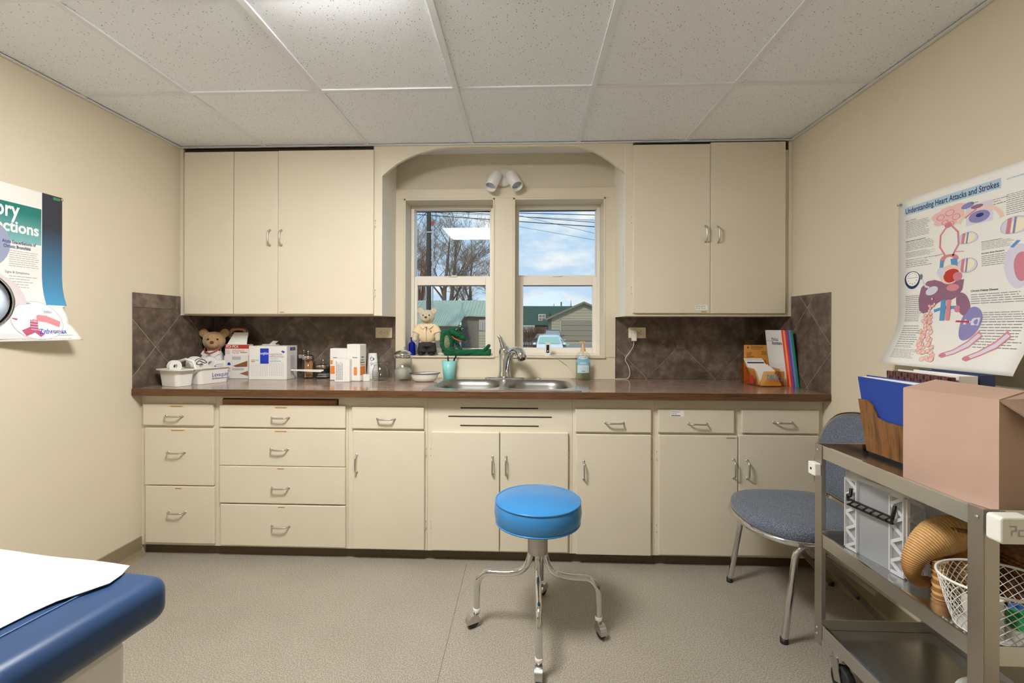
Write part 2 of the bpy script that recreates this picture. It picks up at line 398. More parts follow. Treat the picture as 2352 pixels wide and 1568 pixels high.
def m_crochet(name, col, dark):
    m = mat(name, col, .92); k = N(m.node_tree); p = k.n['Principled BSDF']; t = k.new('ShaderNodeTexCoord').outputs['Object']
    mp = k.new('ShaderNodeMapping', ins={0: t}); mp.inputs['Rotation'].default_value = (0, .3, 0)
    a = k.new('ShaderNodeTexWave', ins={'Vector': mp.outputs[0], 'Scale': 38., 'Distortion': 1.5, 'Detail': 2.}); a.bands_direction = 'Z'
    b2 = k.new('ShaderNodeTexVoronoi', ins={'Vector': t, 'Scale': 190.})
    h = k.math('SUBTRACT', a.outputs['Fac'], b2.outputs['Distance'])
    k.l.new(k.ramp(h, [(.0, dark), (.6, col)]), p.inputs['Base Color'])
    b = k.new('ShaderNodeBump', ins={'Height': h, 'Strength': .7, 'Distance': .004}); k.l.new(b.outputs[0], p.inputs['Normal'])
m_crochet('yarn_green', '#0f8a54', '#064a2c'); m_crochet('yarn_sage', '#a9b08a', '#7c8463')
m_crochet('wicker', '#d3a05a', '#8a5522'); m_crochet('wicker_dark', '#8f5b34', '#4e2c14')
mat('wicker_tan', '#dcb47a', .6, noise=(90, '#cf9f5e', .35, .65)); mat('wicker_gap', '#9a6a34', .7); mat('wicker_brown', '#8e5a35', .65, noise=(90, '#6b3f22', .35, .65))
mat('aqua_plastic', '#8fd3d1', .35); mat('tongue_wood', '#c98a5b', .6, noise=(60, '#dba57a', .35, .65))
mat('cotton', '#eeece6', .95, bump=(80, .4, .006)); mat('enamel', '#ece9df', .2); mat('enamel_blue', '#1d2740', .25)
mat('pump_tan', '#d9ad74', .35); mat('cable_white', '#e8e4da', .45)
mat('cardboard', '#b99a88', .75, noise=(5, '#c3a592', .3, .7), bump=(60, .06, .002)); mat('cardboard_dark', '#93694a', .8)
mat('foil_grey', '#9a9a9a', .4)
mat('ink_black', '#1a1a1a', .55)
mat('ink_grey', '#7d7e83', .55)
mat('ink_lightgrey', '#b4b4b8', .55)
mat('ink_blue', '#1238c0', .55)
mat('ink_deepblue', '#1f2f66', .55)
mat('ink_purple', '#4a3f92', .55)
mat('ink_violet', '#8d88bd', .55)
mat('ink_rose', '#cf8496', .55)
mat('ink_red', '#bf3a32', .55)
mat('ink_pink', '#d98a94', .55)
mat('ink_darkpink', '#b5536f', .55)
mat('ink_orange', '#ef8a3c', .55)
mat('ink_cyan', '#2f95c4', .55)
mat('ink_teal', '#2b7f7c', .55)
mat('ink_lightblue', '#b5d2e4', .55)
mat('ink_midblue', '#5d9bcb', .55)
mat('ink_liver', '#946a85', .55)
mat('ink_fat', '#efcfc0', .55)
mat('ink_brain', '#eec3c0', .55)
mat('ink_navy', '#353845', .55)
mat('ink_lav', '#dbd8ea', .55)
mat('ink_hair', '#9aa3bd', .55)
mat('ink_white', '#f6f6f4', .55)
mat('ink_yellow', '#f3eecb', .55)
mat('ink_green', '#2f8f5b', .55)
mat('ink_skin', '#dcd2d6', .55)
mat('ink_brown', '#8a5a34', .55)
mat('ink_tape', '#dabb92', .55)
mat('ink_tapeblue', '#2d6aa8', .55)
# ================================================================ the room
YN = -1.60                                        # wall behind the viewer
# floor
b = MB().box(XL-.1, XR+.1, YN-.1, YB+.2, -.06, 0)
floor = struct(b.build('floor', 'floor_vinyl', org=(0,0,0)), 'speckled grey beige sheet vinyl floor', 'floor')
x0, y0 = atZ(1072, 1294, 0); x1, y1 = atZ(1004, 1568, 0)
dx, dy = x1-x0, y1-y0; MB().bar((x0, y0, .0002), (x0+dx*2.2, y0+dy*2.2, .0002), .0022, .0008).build('seam', mat('seam', '#6d6356', .7), floor)
# ceiling: backing slab, grid bars, one object per lay-in panel
PITCH = .6096; GX0, GY0 = -.3115, 2.0447
bk = MB().box(XL-.1, XR+.1, YN-.1, YB+.2, ZC+.06, ZC+.12)
ceil = struct(bk.build('ceiling', 'grid_white', org=(0,0,ZC)), 'suspended ceiling of white fissured panels in a metal grid', 'ceiling')
gx = [GX0+PITCH*i for i in range(-2, 3)]; gy = [GY0-PITCH*i for i in range(0, 8) if GY0-PITCH*i > YN+.05]
FIX = [(GX0-PITCH, GX0, GY0-2*PITCH, GY0-PITCH)]
YCE = YU                                          # the panels end at the wall cabinets' faces
for i, x in enumerate(gx):
    MB().box(x-.012, x+.012, YN, YCE, ZC-.001, ZC+.03).build('main_tee', 'grid_white', ceil)
xs = [XL]+gx+[XR]; ys = [YCE]+gy+[YN]
for y in gy:
    for a, c in zip(xs[:-1], xs[1:]):
        if any(abs(a-f[0]) < .05 and f[2]+.05 < y < f[3]-.05 for f in FIX): continue
        MB().box(a+.012 if a > XL else a, c-.012 if c < XR else c, y-.012, y+.012, ZC, ZC+.025).build('cross_tee', 'grid_white', ceil)
for (x, d) in ((XL, 1), (XR, -1)):
    MB().box(x, x+d*.02, YN, YCE, ZC-.002, ZC+.0).box(x, x+d*.0015, YN, YCE, ZC-.002, ZC+.022).build('wall_angle', 'grid_white', ceil)
MB().box(XL, XR, YCE-.020, YCE, ZC-.003, ZC).box(XL, XR, YCE-.0015, YCE, ZC-.003, ZC+.02).build('wall_angle', 'grid_white', ceil)
proto = None
for a, c in zip(xs[:-1], xs[1:]):
    for e, g in zip(ys[:-1], ys[1:]):
        if any(abs(a-f[0]) < .05 and f[2]-.05 < (e+g)/2 < f[3]+.05 for f in FIX): continue
        MB().box(a+.004, c-.004, g+.004, e-.004, ZC+.006, ZC+.021).build('ceiling_panel', 'ceiling_tile', ceil)
# fluorescent fixtures; the lens is dropped below the grid to brighten the ceiling
mat('lens_light', '#ffffff', .4, emit=('#fdfbf8', LAMP_STRENGTH))
for k, (a, c, e, g) in enumerate(FIX):
    t = thing('ceiling_light', 'square fluorescent ceiling light with white frame and bright lens', 'ceiling light', ((a+c)/2, (e+g)/2, ZC))
    fr = MB(); z0, z1 = ZC+.002, ZC+.055; q = .012
    a, c, e, g = a+q, c-q, e+q, g-q
    fr.box(a, a+.02, e, g, z0, z1).box(c-.02, c, e, g, z0, z1).box(a+.02, c-.02, e, e+.02, z0, z1).box(a+.02, c-.02, g-.02, g, z0, z1)
    fr.build('frame', 'grid_white', t)
    MB().box(a+.05, c-.05, e+.05, g-.05, ZC-.026, ZC+.02).build('lens', 'lens_light', t, bevel=.02)
    MB().box(a+.02, c-.02, e+.02, g-.02, ZC+.046, ZC+.054).build('housing', 'grid_white', t)
# walls
b = MB().box(XL-.1, XL, YN-.1, YB+.2, 0, ZC+.06); wl = struct(b.build('wall_left', 'wall_paint', org=(XL,0,0)), 'beige painted wall with a medical poster', 'wall')
b = MB().box(XR, XR+.1, YN-.1, YB+.2, 0, ZC+.06); wr = struct(b.build('wall_right', 'wall_paint', org=(XR,0,0)), 'beige painted wall behind the chair and steel cart', 'wall')
b = MB().box(XL, XR, YN-.1, YN, 0, ZC+.06); struct(b.build('wall_front', 'wall_paint', org=(0,YN,0)), 'beige painted wall facing the windows', 'wall')
# window openings on the casing face Y=2.90
YC = 2.952; YW = 3.09                             # casing face, window frame face
def opn(x0, x1, y0, y1): return rectY(x0, x1, y0, y1, YC)
O1 = opn(927.5, 1136, 457, 818.5); O2 = opn(1178.5, 1391, 452, 820)
SILL = (O1[2]+O2[2])/2; HEAD = (O1[3]+O2[3])/2
O = [(O1[0], O1[1], SILL, HEAD), (O2[0], O2[1], SILL, HEAD)]
YO = 3.175
b = MB()
b.box(XL, O1[0], YB, YO, 0, ZC+.06).box(O1[1], O2[0], YB, YO, 0, ZC+.06).box(O2[1], XR, YB, YO, 0, ZC+.06)
for o in O: b.box(o[0], o[1], YB, YO, 0, SILL-.0).box(o[0], o[1], YB, YO, HEAD, ZC+.06)
wb = struct(b.build('wall_back', 'wall_paint', org=(0,YB,0)), 'beige painted wall with two windows above the sink', 'wall')
# casing board round both windows, jamb liners and apron
AX0, AX1 = atY(910.5, 600, YB)[0], atY(1413, 600, YB)[0]
ZCT = atY(1160, 432, YC)[1]
b = MB()
b.box(AX0, O1[0], YC, YB, SILL, HEAD).box(O1[1], O2[0], YC, YB, SILL, HEAD).box(O2[1], AX1, YC, YB, SILL, HEAD).box(AX0, AX1, YC, YB, HEAD, ZCT)
b.box(AX0, AX1, YC+.004, YB, ZT, SILL)
tr = struct(b.build('trim_1', 'casing_paint', org=(0,YC,SILL), bevel=.002), 'cream board casing round the two windows', 'window casing')
for o in O:
    j = MB(); q = .012
    j.box(o[0], o[0]+q, YC-.003, YW, SILL, HEAD).box(o[1]-q, o[1], YC-.003, YW, SILL, HEAD).box(o[0], o[1], YC-.003, YW, HEAD-q, HEAD)
    j.build('jamb_liner', 'casing_paint', tr, bevel=.002)
    MB().box(o[0], o[1], YC-.010, YO, SILL-.006, SILL+.004).build('sill', 'casing_paint', tr, bevel=.002)
# vinyl double-hung windows
G1 = dict(up=(952.8, 1125, 482, 634), lo=(958.5, 1115, 655, 799.5)); G2 = dict(up=(1191.5, 1367.5, 477, 632), lo=(1201.5, 1361, 655, 798.5))
for i, (o, g) in enumerate(zip(O, (G1, G2))):
    t = thing('window_%d' % (i+1), 'white vinyl double hung window ' + ('behind the bear and frog' if i == 0 else 'behind the sanitizer bottle'), 'window', ((o[0]+o[1])/2, YW, SILL)); t['kind'] = 'structure'
    x0, x1 = o[0]+.012, o[1]-.012; z0, z1 = SILL+.004, HEAD-.012; q = .022
    fr = MB().box(x0, x0+q, YW, YO, z0, z1).box(x1-q, x1, YW, YO, z0, z1).box(x0+q, x1-q, YW, YO, z1-q, z1).box(x0+q, x1-q, YW, YO, z0, z0+.012)
    fr.build('frame', 'vinyl_white', t, bevel=.002)
    YL, YH = YW+.018, YW+.052
    lo = rectY(*g['lo'], YL); up = rectY(*g['up'], YH); zm = (rectY(*g['up'], YH)[2], rectY(*g['lo'], YL)[3])
    a, c = x0+q-.004, x1-q+.004
    rail = atY(1050, 636, YL)[1]
    ls = MB().box(a, lo[0], YL, YL+.03, z0+.012, rail).box(lo[1], c, YL, YL+.03, z0+.012, rail).box(lo[0], lo[1], YL, YL+.03, z0+.012, lo[2]).box(lo[0], lo[1], YL, YL+.03, lo[3], rail)
    so = ls.build('lower_sash', 'sash_white', t, bevel=.003)
    MB().box(lo[0]-.005, lo[1]+.005, YL+.016, YL+.020, lo[2]-.005, lo[3]+.005).build('pane', 'window_glass', so)
    MB().box(lo[0], lo[1], YL+.012, YL+.016, lo[3]-.006, lo[3]).build('gasket', mat('gasket', '#6e6a64', .6), so)
    us = MB().box(a, up[0], YH, YH+.03, rail-.02, z1-q).box(up[1], c, YH, YH+.03, rail-.02, z1-q).box(up[0], up[1], YH, YH+.03, up[3], z1-q).box(up[0], up[1], YH, YH+.03, rail-.02, up[2])
    so = us.build('upper_sash', 'sash_white', t, bevel=.003)
    MB().box(up[0]-.005, up[1]+.005, YH+.016, YH+.020, up[2]-.005, up[3]+.005).build('pane', 'window_glass', so)
    MB().box(up[0], up[1], YH+.012, YH+.016, up[3]-.005, up[3]).build('gasket', 'gasket', so)
    xm = (a+c)/2; lk = MB().box(xm-.03, xm+.03, YL-.006, YL+.02, rail, rail+.004).bar((xm-.005, YL-.004, rail+.007), (xm+.03, YL-.008, rail+.007), .008, .007)
    lk.build('latch', 'vinyl_white', t, bevel=.001)
# baseboards (vinyl cove)
def cove(x, d):
    pr = [(0, 0), (.028, 0), (.014, .012), (.006, .03), (.005, .098), (0, .1)]
    return pr
for nm, x, d in (('baseboard_left', XL, 1), ('baseboard_right', XR, -1)):
    f = (lambda u, v, off, x=x, d=d: Vector((x+d*u, off, v)))
    b = MB().prism(cove(x, d), f, YN, YF+.0005); struct(b.build(nm, 'baseboard_vinyl', org=(x, 1, 0)), 'olive brown vinyl cove baseboard along the %s wall' % ('poster' if d == 1 else 'chair'), 'baseboard')
# arched valance between the wall cabinets
ap = [(878, 404), (895, 389), (913.6, 375), (934, 363.5), (955.6, 354), (980, 347), (1003.5, 341.5), (1032, 338.6), (1100, 337), (1200, 336.4), (1280, 335.6), (1322.6, 335.4), (1342, 339.5), (1361, 346), (1381, 356), (1399, 368), (1417, 382), (1435, 397)]
AR = [atY(x, y, YU) for x, y in ap]; VX0, VX1 = atY(858.5, 500, YU)[0], atY(1453.5, 500, YU)[0]
ARX0, ARX1 = AR[0][0], AR[-1][0]; ZUB = 1.284
b = MB(); Fv = lambda u, v, off: Vector((u, off, v))
for (p, q) in zip(AR[:-1], AR[1:]): b.prism([p, q, (q[0], ZC-.003), (p[0], ZC-.003)], Fv, YU, YU+.022)
struct(b.build('trim_2', 'cabinet_paint', org=((ARX0+ARX1)/2, YU, ZC-.1), weld=True), 'cream arched valance board under the ceiling between the wall cabinets', 'valance')

# ================================================================ splash tiles (each its own piece)
def tiles(parent, fm, region, vx, vz, p, inset, g=.0017, th=.007):
    """45 degree square tiles; lattice corners at (vx+k*p, vz); fm(u,v,off) maps to the wall, off towards the room"""
    u0, u1, v0, v1 = region
    MB().prism([(u0, v0), (u1, v0), (u1, v1), (u0, v1)], fm, .0005, .0045).build('grout_bed', 'grout', parent)
    cs = []
    for i in range(-14, 15):
        for j in range(-6, 7):
            cu = vx+(i+.5)*p/1. if j % 2 == 0 else vx+i*p
            cs.append((cu, vz+j*p/2))
    for (cu, cv) in cs:
        h = p/2-g; poly = [(cu+h, cv), (cu, cv+h), (cu-h, cv), (cu, cv-h)]
        if inset:
            k = inset/2+g
            on = abs((cv-vz)/p-round((cv-vz)/p)) < .01   # the row whose side corners carry the small squares
            if on: poly = clip(clip(poly, 1, 0, cu+p/2-k), -1, 0, -(cu-p/2+k))
            else: poly = clip(clip(poly, 0, 1, cv+p/2-k), 0, -1, -(cv-p/2+k))
        for (a, b_, c_) in ((1, 0, u1), (-1, 0, -u0), (0, 1, v1), (0, -1, -v0)): poly = clip(poly, a, b_, c_) if len(poly) > 2 else poly
        if len(poly) < 3: continue
        ar = abs(sum(poly[i][0]*poly[(i+1) % len(poly)][1]-poly[(i+1) % len(poly)][0]*poly[i][1] for i in range(len(poly))))/2
        if ar < 2e-5: continue
        MB().prism(poly, fm, .002, th+.002*0).build('splash_tile', 'splash_tile', parent, bevel=.0012, seg=1)
    if inset:
        for i in range(-14, 15):
            a, h = vx+i*p, inset/2
            if a+h < u0+.004 or a-h > u1-.004: continue
            a0, a1 = max(u0, a-h), min(u1, a+h)
            MB().prism([(a0, vz-h), (a1, vz-h), (a1, vz+h), (a0, vz+h)], fm, .002, th+.001).build('inset_tile', 'inset_tile', parent, bevel=.0015, seg=1)
fb = lambda u, v, off: Vector((u, YB-off, v))
ZI = atY(1564, 791, YT)[1]
vl = atY(618.5, 790, YT)[0]; pl = .414
tiles(wb, fb, (XL+.008, AX0-.001, ZT, ZUB+.0005), vl, ZI, pl, .052)
vr = atY(1563.5, 790, YT)[0]
tiles(wb, fb, (AX1+.001, XR-.008, ZT, ZUB+.0005), vr, ZI, .425, .052)
# left return
YS = 2.334; ZS = 1.396
fl = lambda u, v, off: Vector((XL+off, u, v)); cy_, cz_ = atX(358, 796, XL+.007)
zj = atX(358, 708, XL+.007)[1]
tiles(wl, fl, (YS, YB-.008, ZT, zj-.001), cy_, cz_, .42, 0, .0026)
for (a, c) in ((YS, 2.625), (2.629, YB-.008)): MB().prism([(a, zj+.001), (c, zj+.001), (c, ZS), (a, ZS)], fl, .0005, .007).build('splash_tile', 'splash_tile', wl, bevel=.001, seg=1)
fr_ = lambda u, v, off: Vector((XR-off, u, v)); ry_, rz_ = atX(1853, 706, XR-.007)
tiles(wr, fr_, (YS-.002, YB-.008, ZT, ZS-.001), ry_, rz_, .42, 0, .0026)
# ================================================================ base cabinets
def pull(parent, x, y, z, vert=False, L=.09, name='handle'):
    """bent rod handle standing out towards the viewer"""
    k = .027; h = L/2; b = MB()
    if vert: pts = [(x, y, z-h), (x, y-k, z-h+.008), (x, y-k-.002, z), (x, y-k, z+h-.008), (x, y, z+h)]
    else: pts = [(x-h, y, z), (x-h+.008, y-k, z), (x, y-k-.002, z), (x+h-.008, y-k, z), (x+h, y, z)]
    b.tube(fillet(pts, .012, 4), .0042, 8)
    e = [(x, y, z-h), (x, y, z+h)] if vert else [(x-h, y, z), (x+h, y, z)]
    for q in e: b.lathe([(0, -.003), (.0065, -.003), (.006, 0.)], 10, (q[0], q[1], q[2]), mtx=Matrix.Rotation(-PI/2, 3, 'X'))
    return b.build(name, 'handle_metal', parent)
def hinge(parent, x, y, z, d):
    b = MB().box(x, x+d*.008, y-.002, y, z-.026, z+.026).tube([(x, y-.004, z-.023), (x, y-.004, z+.023)], .0035, 6)
    for k in (-.018, .018): b.box(x+d*.002, x+d*.006, y-.0035, y, z+k-.002, z+k+.002, 1)
    b.build('hinge', ['cabinet_paint', 'dark_gap'], parent)
def tape(parent, x, y, z, w, words, m='ink_tape', h=.009):
    b = MB(); F = plane((x, y, z), (1, 0, 0), (0, 0, 1))
    b.rect(F, -w/2, w/2, 0, h, 0, .0004); b.lines(F, -w*.42, w*.42, h*.25, h*.72, 1, 1, .0007, .8, .1)
    b.build('label_tape', [m, 'ink_brown'], parent)
ZCB = .858                                        # underside of the worktop edge
def unit(name, label, x0, x1):
    """face frame carcass between two pixel columns"""
    a, c = (XL+.001 if x0 is None else atY(x0, 1100, YF)[0]), (XR-.001 if x1 is None else atY(x1, 1100, YF)[0])
    t = thing(name, label, 'cabinet', ((a+c)/2, (YF+YB)/2, 0))
    b = MB().box(a+.0005, c-.0005, YF, YF+.02, .056, ZCB-.002).box(a+.0005, a+.02, YF+.02, YB-.012, .056, .70).box(c-.02, c-.0005, YF+.02, YB-.012, .056, .70).box(a+.02, c-.02, YF+.02, YB-.012, .056, .075)
    b.build('carcass', 'cabinet_paint', t)
    MB().box(a+.0005, c-.0005, YF+.03, YF+.05, 0, .056).build('toe_kick', 'toe_vinyl', t)
    return t
def front(t, name, x0, x1, y0, y1, hx, hy, vert=False, L=.09):
    a, c, z0, z1 = rectY(x0, x1, y0, y1, YD)
    d = MB().box(a, c, YD, YF, z0, z1).build(name, 'cabinet_paint', t, bevel=.004, seg=2)
    X, Z = atY(hx, hy, YD); pull(d, X, YD, Z, vert, L)
    return d, (a, c, z0, z1)
u1 = unit('base_cabinet', 'cream base cabinet of three drawers against the poster wall', None, 496)
for k, (r, h, w) in enumerate((((327.6, 488.8, 928, 977), (400.8, 955), 'SYRINGES NEEDLES'), ((331.6, 490.4, 983, 1114.4), (406, 1038), 'BANDAGES GAUZE ACE'), ((333, 491.4, 1116.4, 1247.6), (407, 1175), 'GOWNS'))):
    d, q = front(u1, 'drawer', *r, *h); tape(d, (q[0]+q[1])/2-.005, YD, q[3]-.016, (.075, .08, .04)[k], w)
u2 = unit('base_cabinet', 'wide cream base cabinet of four drawers under the pull-out board', 496, 800)
for k, (r, h, w) in enumerate((((503.4, 793, 931, 982), (644.5, 958.5), 'SURGERY TOOLS'), ((503.4, 792, 985.5, 1070.5), (642, 1031), 'SUTURES BLADES'), ((503.4, 792.5, 1071.5, 1157), (644.5, 1119), 'GLOVES'), ((505.5, 793, 1160, 1255), (645, 1207.5), 'LINENS'))):
    d, q = front(u2, 'drawer', *r, *h); tape(d, (q[0]+q[1])/2-.005, YD, q[3]-.016, (.07, .07, .04, .04)[k], w)
q = rectY(514, 776.7, 916, 927.6, YF); MB().box(q[0]-.003, q[1]+.003, YF-.001, YF+.002, q[2]-.003, q[3]+.003).build('board_slot', 'dark_gap', u2)
MB().box(q[0], q[1]-.004, YF-.012, YF+.001, q[2], q[3]-.002).build('pullout_board', 'board_wood', u2, bevel=.001)
u3 = unit('base_cabinet', 'cream base cabinet with one drawer over a door, next to the four-drawer cabinet', 800, 982)
front(u3, 'drawer', 807.5, 973.4, 935.3, 985, 886.7, 961.5); d, q = front(u3, 'door', 810, 974.7, 990, 1262, 819.5, 1064, True)
for z in (1038, 1204): hinge(u3, q[1]+.001, YF, atY(978, z, YF)[1], 1)
u4 = unit('sink_base_cabinet', 'cream sink base cabinet with two doors and three vent slots', 982, 1314)
d, q = front(u4, 'door', 990.4, 1146.8, 992, 1265, 1131, 1068, True)
for z in (1038, 1204): hinge(u4, q[0]-.001, YF, atY(988, z, YF)[1], -1)
d, q = front(u4, 'door', 1148.6, 1305, 993, 1268, 1162, 1068, True)
hinge(u4, q[1]+.001, YF, atY(1309, 1042, YF)[1], 1); hinge(u4, q[1]+.001, YF, atY(1309, 1208, YF)[1], 1)
for (a, c, y) in ((1057.6, 1236, 937), (1029.7, 1267.5, 956.7), (1057, 1237.5, 977.6)):
    q = rectY(a, c, y-1.4, y+1.6, YF); zl = (q[2]+q[3])/2
    MB().box(q[0], q[1], YF-.0008, YF+.001, q[2], q[3]).build('vent_slot', 'dark_gap', u4)
u5 = unit('base_cabinet', 'cream base cabinet with one drawer over a door, between sink doors and double doors', 1314, 1503)
front(u5, 'drawer', 1321.6, 1496.3, 940, 993, 1410.6, 970.5); d, q = front(u5, 'door', 1323, 1495.7, 998, 1275, 1340.4, 1079, True)
for z in (1045, 1213): hinge(u5, q[1]+.001, YF, atY(1500, z, YF)[1], 1)
u6 = unit('base_cabinet', 'cream base cabinet with two drawers over double doors, behind the grey chair', 1503, None)
d1, q1 = front(u6, 'drawer', 1511.8, 1687, 941.5, 994.3, 1602, 972.5); front(u6, 'drawer', 1704, 1882, 942, 995.5, 1797.7, 969.5)
d, q = front(u6, 'door', 1513, 1694.8, 999.7, 1276, 1683.8, 1076, True); tape(d, q[1]-.034, YD, q[3]-.016, .052, 'MILK SHAKE')
for z in (1045, 1213): hinge(u6, q[0]-.001, YF, atY(1509, z, YF)[1], -1)
front(u6, 'door', 1696.7, 1880.7, 1000, 1278, 1715.4, 1077.5, True)
X, Z = atY(1555.5, 949, YD); F = plane((X, YD, Z), (1, 0, 0), (0, 0, 1)); b = MB()
b.rect(F, -.034, .034, -.017, .014, 0, .0004)
for i, s_ in enumerate(('Nebulizer', 'tubing')): b.text(F, s_, -.030, .005-.0095*i, .0062, 1, .0008, width=(.044, .028)[i])
b.lines(F, -.030, .018, -.0145, -.0085, 1, 1, .0008, .7, .05)
b.build('paper_label', ['paper', 'ink_black'], d1)

# ================================================================ worktop, sink, faucet
SX0, SX1 = atZ(968, 898, ZT)[0], atZ(1335, 898, ZT)[0]
YK0, YK1 = 2.358, 2.945                           # sink rim front / back
YCF = 2.330
b = MB(); hz = ZT-.036
sx0, sx1, sy0, sy1 = SX0+.018, SX1-.018, YK0+.018, YK1-.05
for (a, c, e, g) in ((XL+.001, sx0, YCF+.004, YB-.009), (sx1, XR-.001, YCF+.004, YB-.009), (sx0, sx1, YCF+.004, sy0), (sx0, sx1, sy1, YB-.009)):
    b.box(a, c, e, g, hz, ZT)
cw = thing('countertop', 'long brown speckled laminate countertop with dark wood edge band', 'countertop', ((XL+XR)/2, 2.6, ZT))
b.build('slab', 'counter_top', cw)
MB().box(XL+.001, XR-.001, YCF, YCF+.004, ZCB, ZT+.0005).build('edge_band', 'edge_wood', cw, bevel=.001)
# double-bowl sink
sk = thing('sink', 'stainless steel double bowl sink set into the countertop', 'sink', ((SX0+SX1)/2, (YK0+YK1)/2, ZT))
n = 40
def ring_pts(x0, x1, y0, y1, r, z): return [(p[0], p[1], z) for p in rrect(x0, x1, y0, y1, r, 6)]
bw = [(atZ(1000, 889, ZT)[0], atZ(1146, 889, ZT)[0]), (atZ(1163, 889, ZT)[0], atZ(1310, 889, ZT)[0])]
yb0, yb1 = YF+.032, YK1-.115
b = MB()
# rim built of strips round the two bowls
def bowl(b, x0, x1):
    loops = [ring_pts(x0-.012, x1+.012, yb0-.012, yb1+.012, .115, ZT+.004), ring_pts(x0, x1, yb0, yb1, .105, ZT+.001), ring_pts(x0+.010, x1-.010, yb0+.01, yb1-.01, .1, ZT-.03), ring_pts(x0+.022, x1-.022, yb0+.022, yb1-.022, .09, ZT-.16), ring_pts(x0+.05, x1-.05, yb0+.05, yb1-.05, .07, ZT-.175)]
    k = len(loops[0]); vs = sum(loops, []); fs = [(i*k+j, i*k+(j+1) % k, (i+1)*k+(j+1) % k, (i+1)*k+j) for i in range(4) for j in range(k)]
    b.add(vs, fs, 0, True); b.add(loops[-1], [tuple(range(k))])
for x0, x1 in bw: MB_ = MB(); bowl(MB_, x0, x1); MB_.build('bowl', 'shaded_steel', sk)
# flat rim plate with two bowl-shaped holes: strips from each bowl loop outward
def strip(inner, outer): k = len(inner); return inner+outer, [(j, (j+1) % k, k+(j+1) % k, k+j) for j in range(k)]
xm = (bw[0][1]+bw[1][0])/2
for (x0, x1), (ox0, ox1) in zip(bw, ((SX0, xm), (xm, SX1))):
    inn = ring_pts(x0-.012, x1+.012, yb0-.012, yb1+.012, .115, ZT+.004); out = ring_pts(ox0, ox1, YK0, YK1, .004, ZT+.004)
    vs, fs = strip(inn, out); b.add(vs, fs, 0)
b.box(SX0, SX1, YK0, YK0+.003, ZT, ZT+.0035).box(SX0, SX0+.003, YK0, YK1, ZT, ZT+.0035).box(SX1-.003, SX1, YK0, YK1, ZT, ZT+.0035).box(SX0, SX1, YK1-.003, YK1, ZT, ZT+.0035)
b.build('rim', 'steel', sk)
for x0, x1 in bw: MB().lathe([(0, .002), (.02, .002), (.04, .004), (.042, 0)], 20, ((x0+x1)/2, (yb0+yb1)/2, ZT-.175)).build('drain', 'chrome', sk)
MB().lathe([(0, .006), (.014, .006), (.018, .002), (.018, 0)], 16, (atZ(1237, 870, ZT)[0], YK1-.045, ZT+.004)).build('hole_cap', 'chrome', sk)
# single lever faucet
fx, fy = atZ(1160, 868, ZT)[0], YK1-.045
fc = thing('faucet', 'chrome single lever faucet with pull-out spout head behind the sink', 'faucet', (fx, fy, ZT+.004))
b = LB(); pr = rrect(-.125, .125, -.028, .028, .027, 6); k = len(pr)
b.add([(x, y, 0) for x, y in pr]+[(x, y, .005) for x, y in pr]+[(x*.96, y*.85, .009) for x, y in pr], [(j, (j+1) % k, k+(j+1) % k, k+j) for j in range(k)]+[(k+j, k+(j+1) % k, 2*k+(j+1) % k, 2*k+j) for j in range(k)]+[tuple(range(2*k, 3*k))], 0)
b.build('deck_plate', 'chrome', fc)
b = LB(); b.lathe([(0, .008), (.044, .008), (.042, .02), (.037, .05), (.035, .12), (.036, .155), (.037, .172), (.033, .19), (.019, .205), (0, .209)], 24); b.build('body', 'chrome', fc)
b = LB(); b.tube([(-.004, 0, .185), (-.010, 0, .21), (-.020, .0, .235), (-.030, .0, .258), (-.042, 0, .27)], [.028, .024, .018, .015, .010], 12, flat=.8); b.build('lever', 'chrome', fc)
b = LB(); pts = fillet([(.012, -.010, .03), (.024, -.03, .11), (.045, -.07, .175), (.085, -.125, .185), (.108, -.15, .15)], .08, 7)
b.tube(pts, [.021+.005*smooth(i/(len(pts)-1)*1.4-.4) for i in range(len(pts))], 14); b.build('spout', 'chrome', fc)
b = LB(); b.tube([(.092, -.134, .178), (.103, -.147, .158), (.112, -.158, .134), (.1135, -.16, .130)], [.027, .030, .029, .022], 16); b.tube([(.1135, -.16, .131), (.1145, -.161, .128)], .016, 12, 1); b.build('spray_head', ['chrome', 'rubber'], fc)

# ================================================================ wall cabinets
def wcab(name, label, a, c, side):
    t = thing(name, label, 'cabinet', ((a+c)/2, (YU+YB)/2, ZUB))
    b = MB().box(a, c, YU, YU+.02, ZUB, ZUB+.02).box(a, c, YU+.02, YB-.001, ZUB, ZUB+.018)
    b.box(a, a+.02, YU, YU+.02, ZUB+.02, ZC-.004).box(c-.02, c, YU, YU+.02, ZUB+.02, ZC-.004)
    b.box(a+.02, c-.02, YU+.004, YU+.012, ZUB+.02, ZC-.05)
    if side == 'L': b.box(a, a+.018, YU+.02, YB-.001, ZUB+.018, ZC-.004)
    else: b.box(c-.018, c, YU+.02, YB-.001, ZUB+.018, ZC-.004)
    b.build('carcass', 'cabinet_paint', t)
    MB().box(a+.02, c-.02, YU+.013, YU+.016, ZC-.08, ZC-.004).build('gap_shade', 'dark_gap', t)  # dark sheet put in for the shade in the gap above the doors
    return t
LX1 = ARX0; RX0 = ARX1
ul = wcab('wall_cabinet', 'cream wall cabinet with a split door, above the teddy bear and boxes', XL+.001, LX1-.003, 'L')
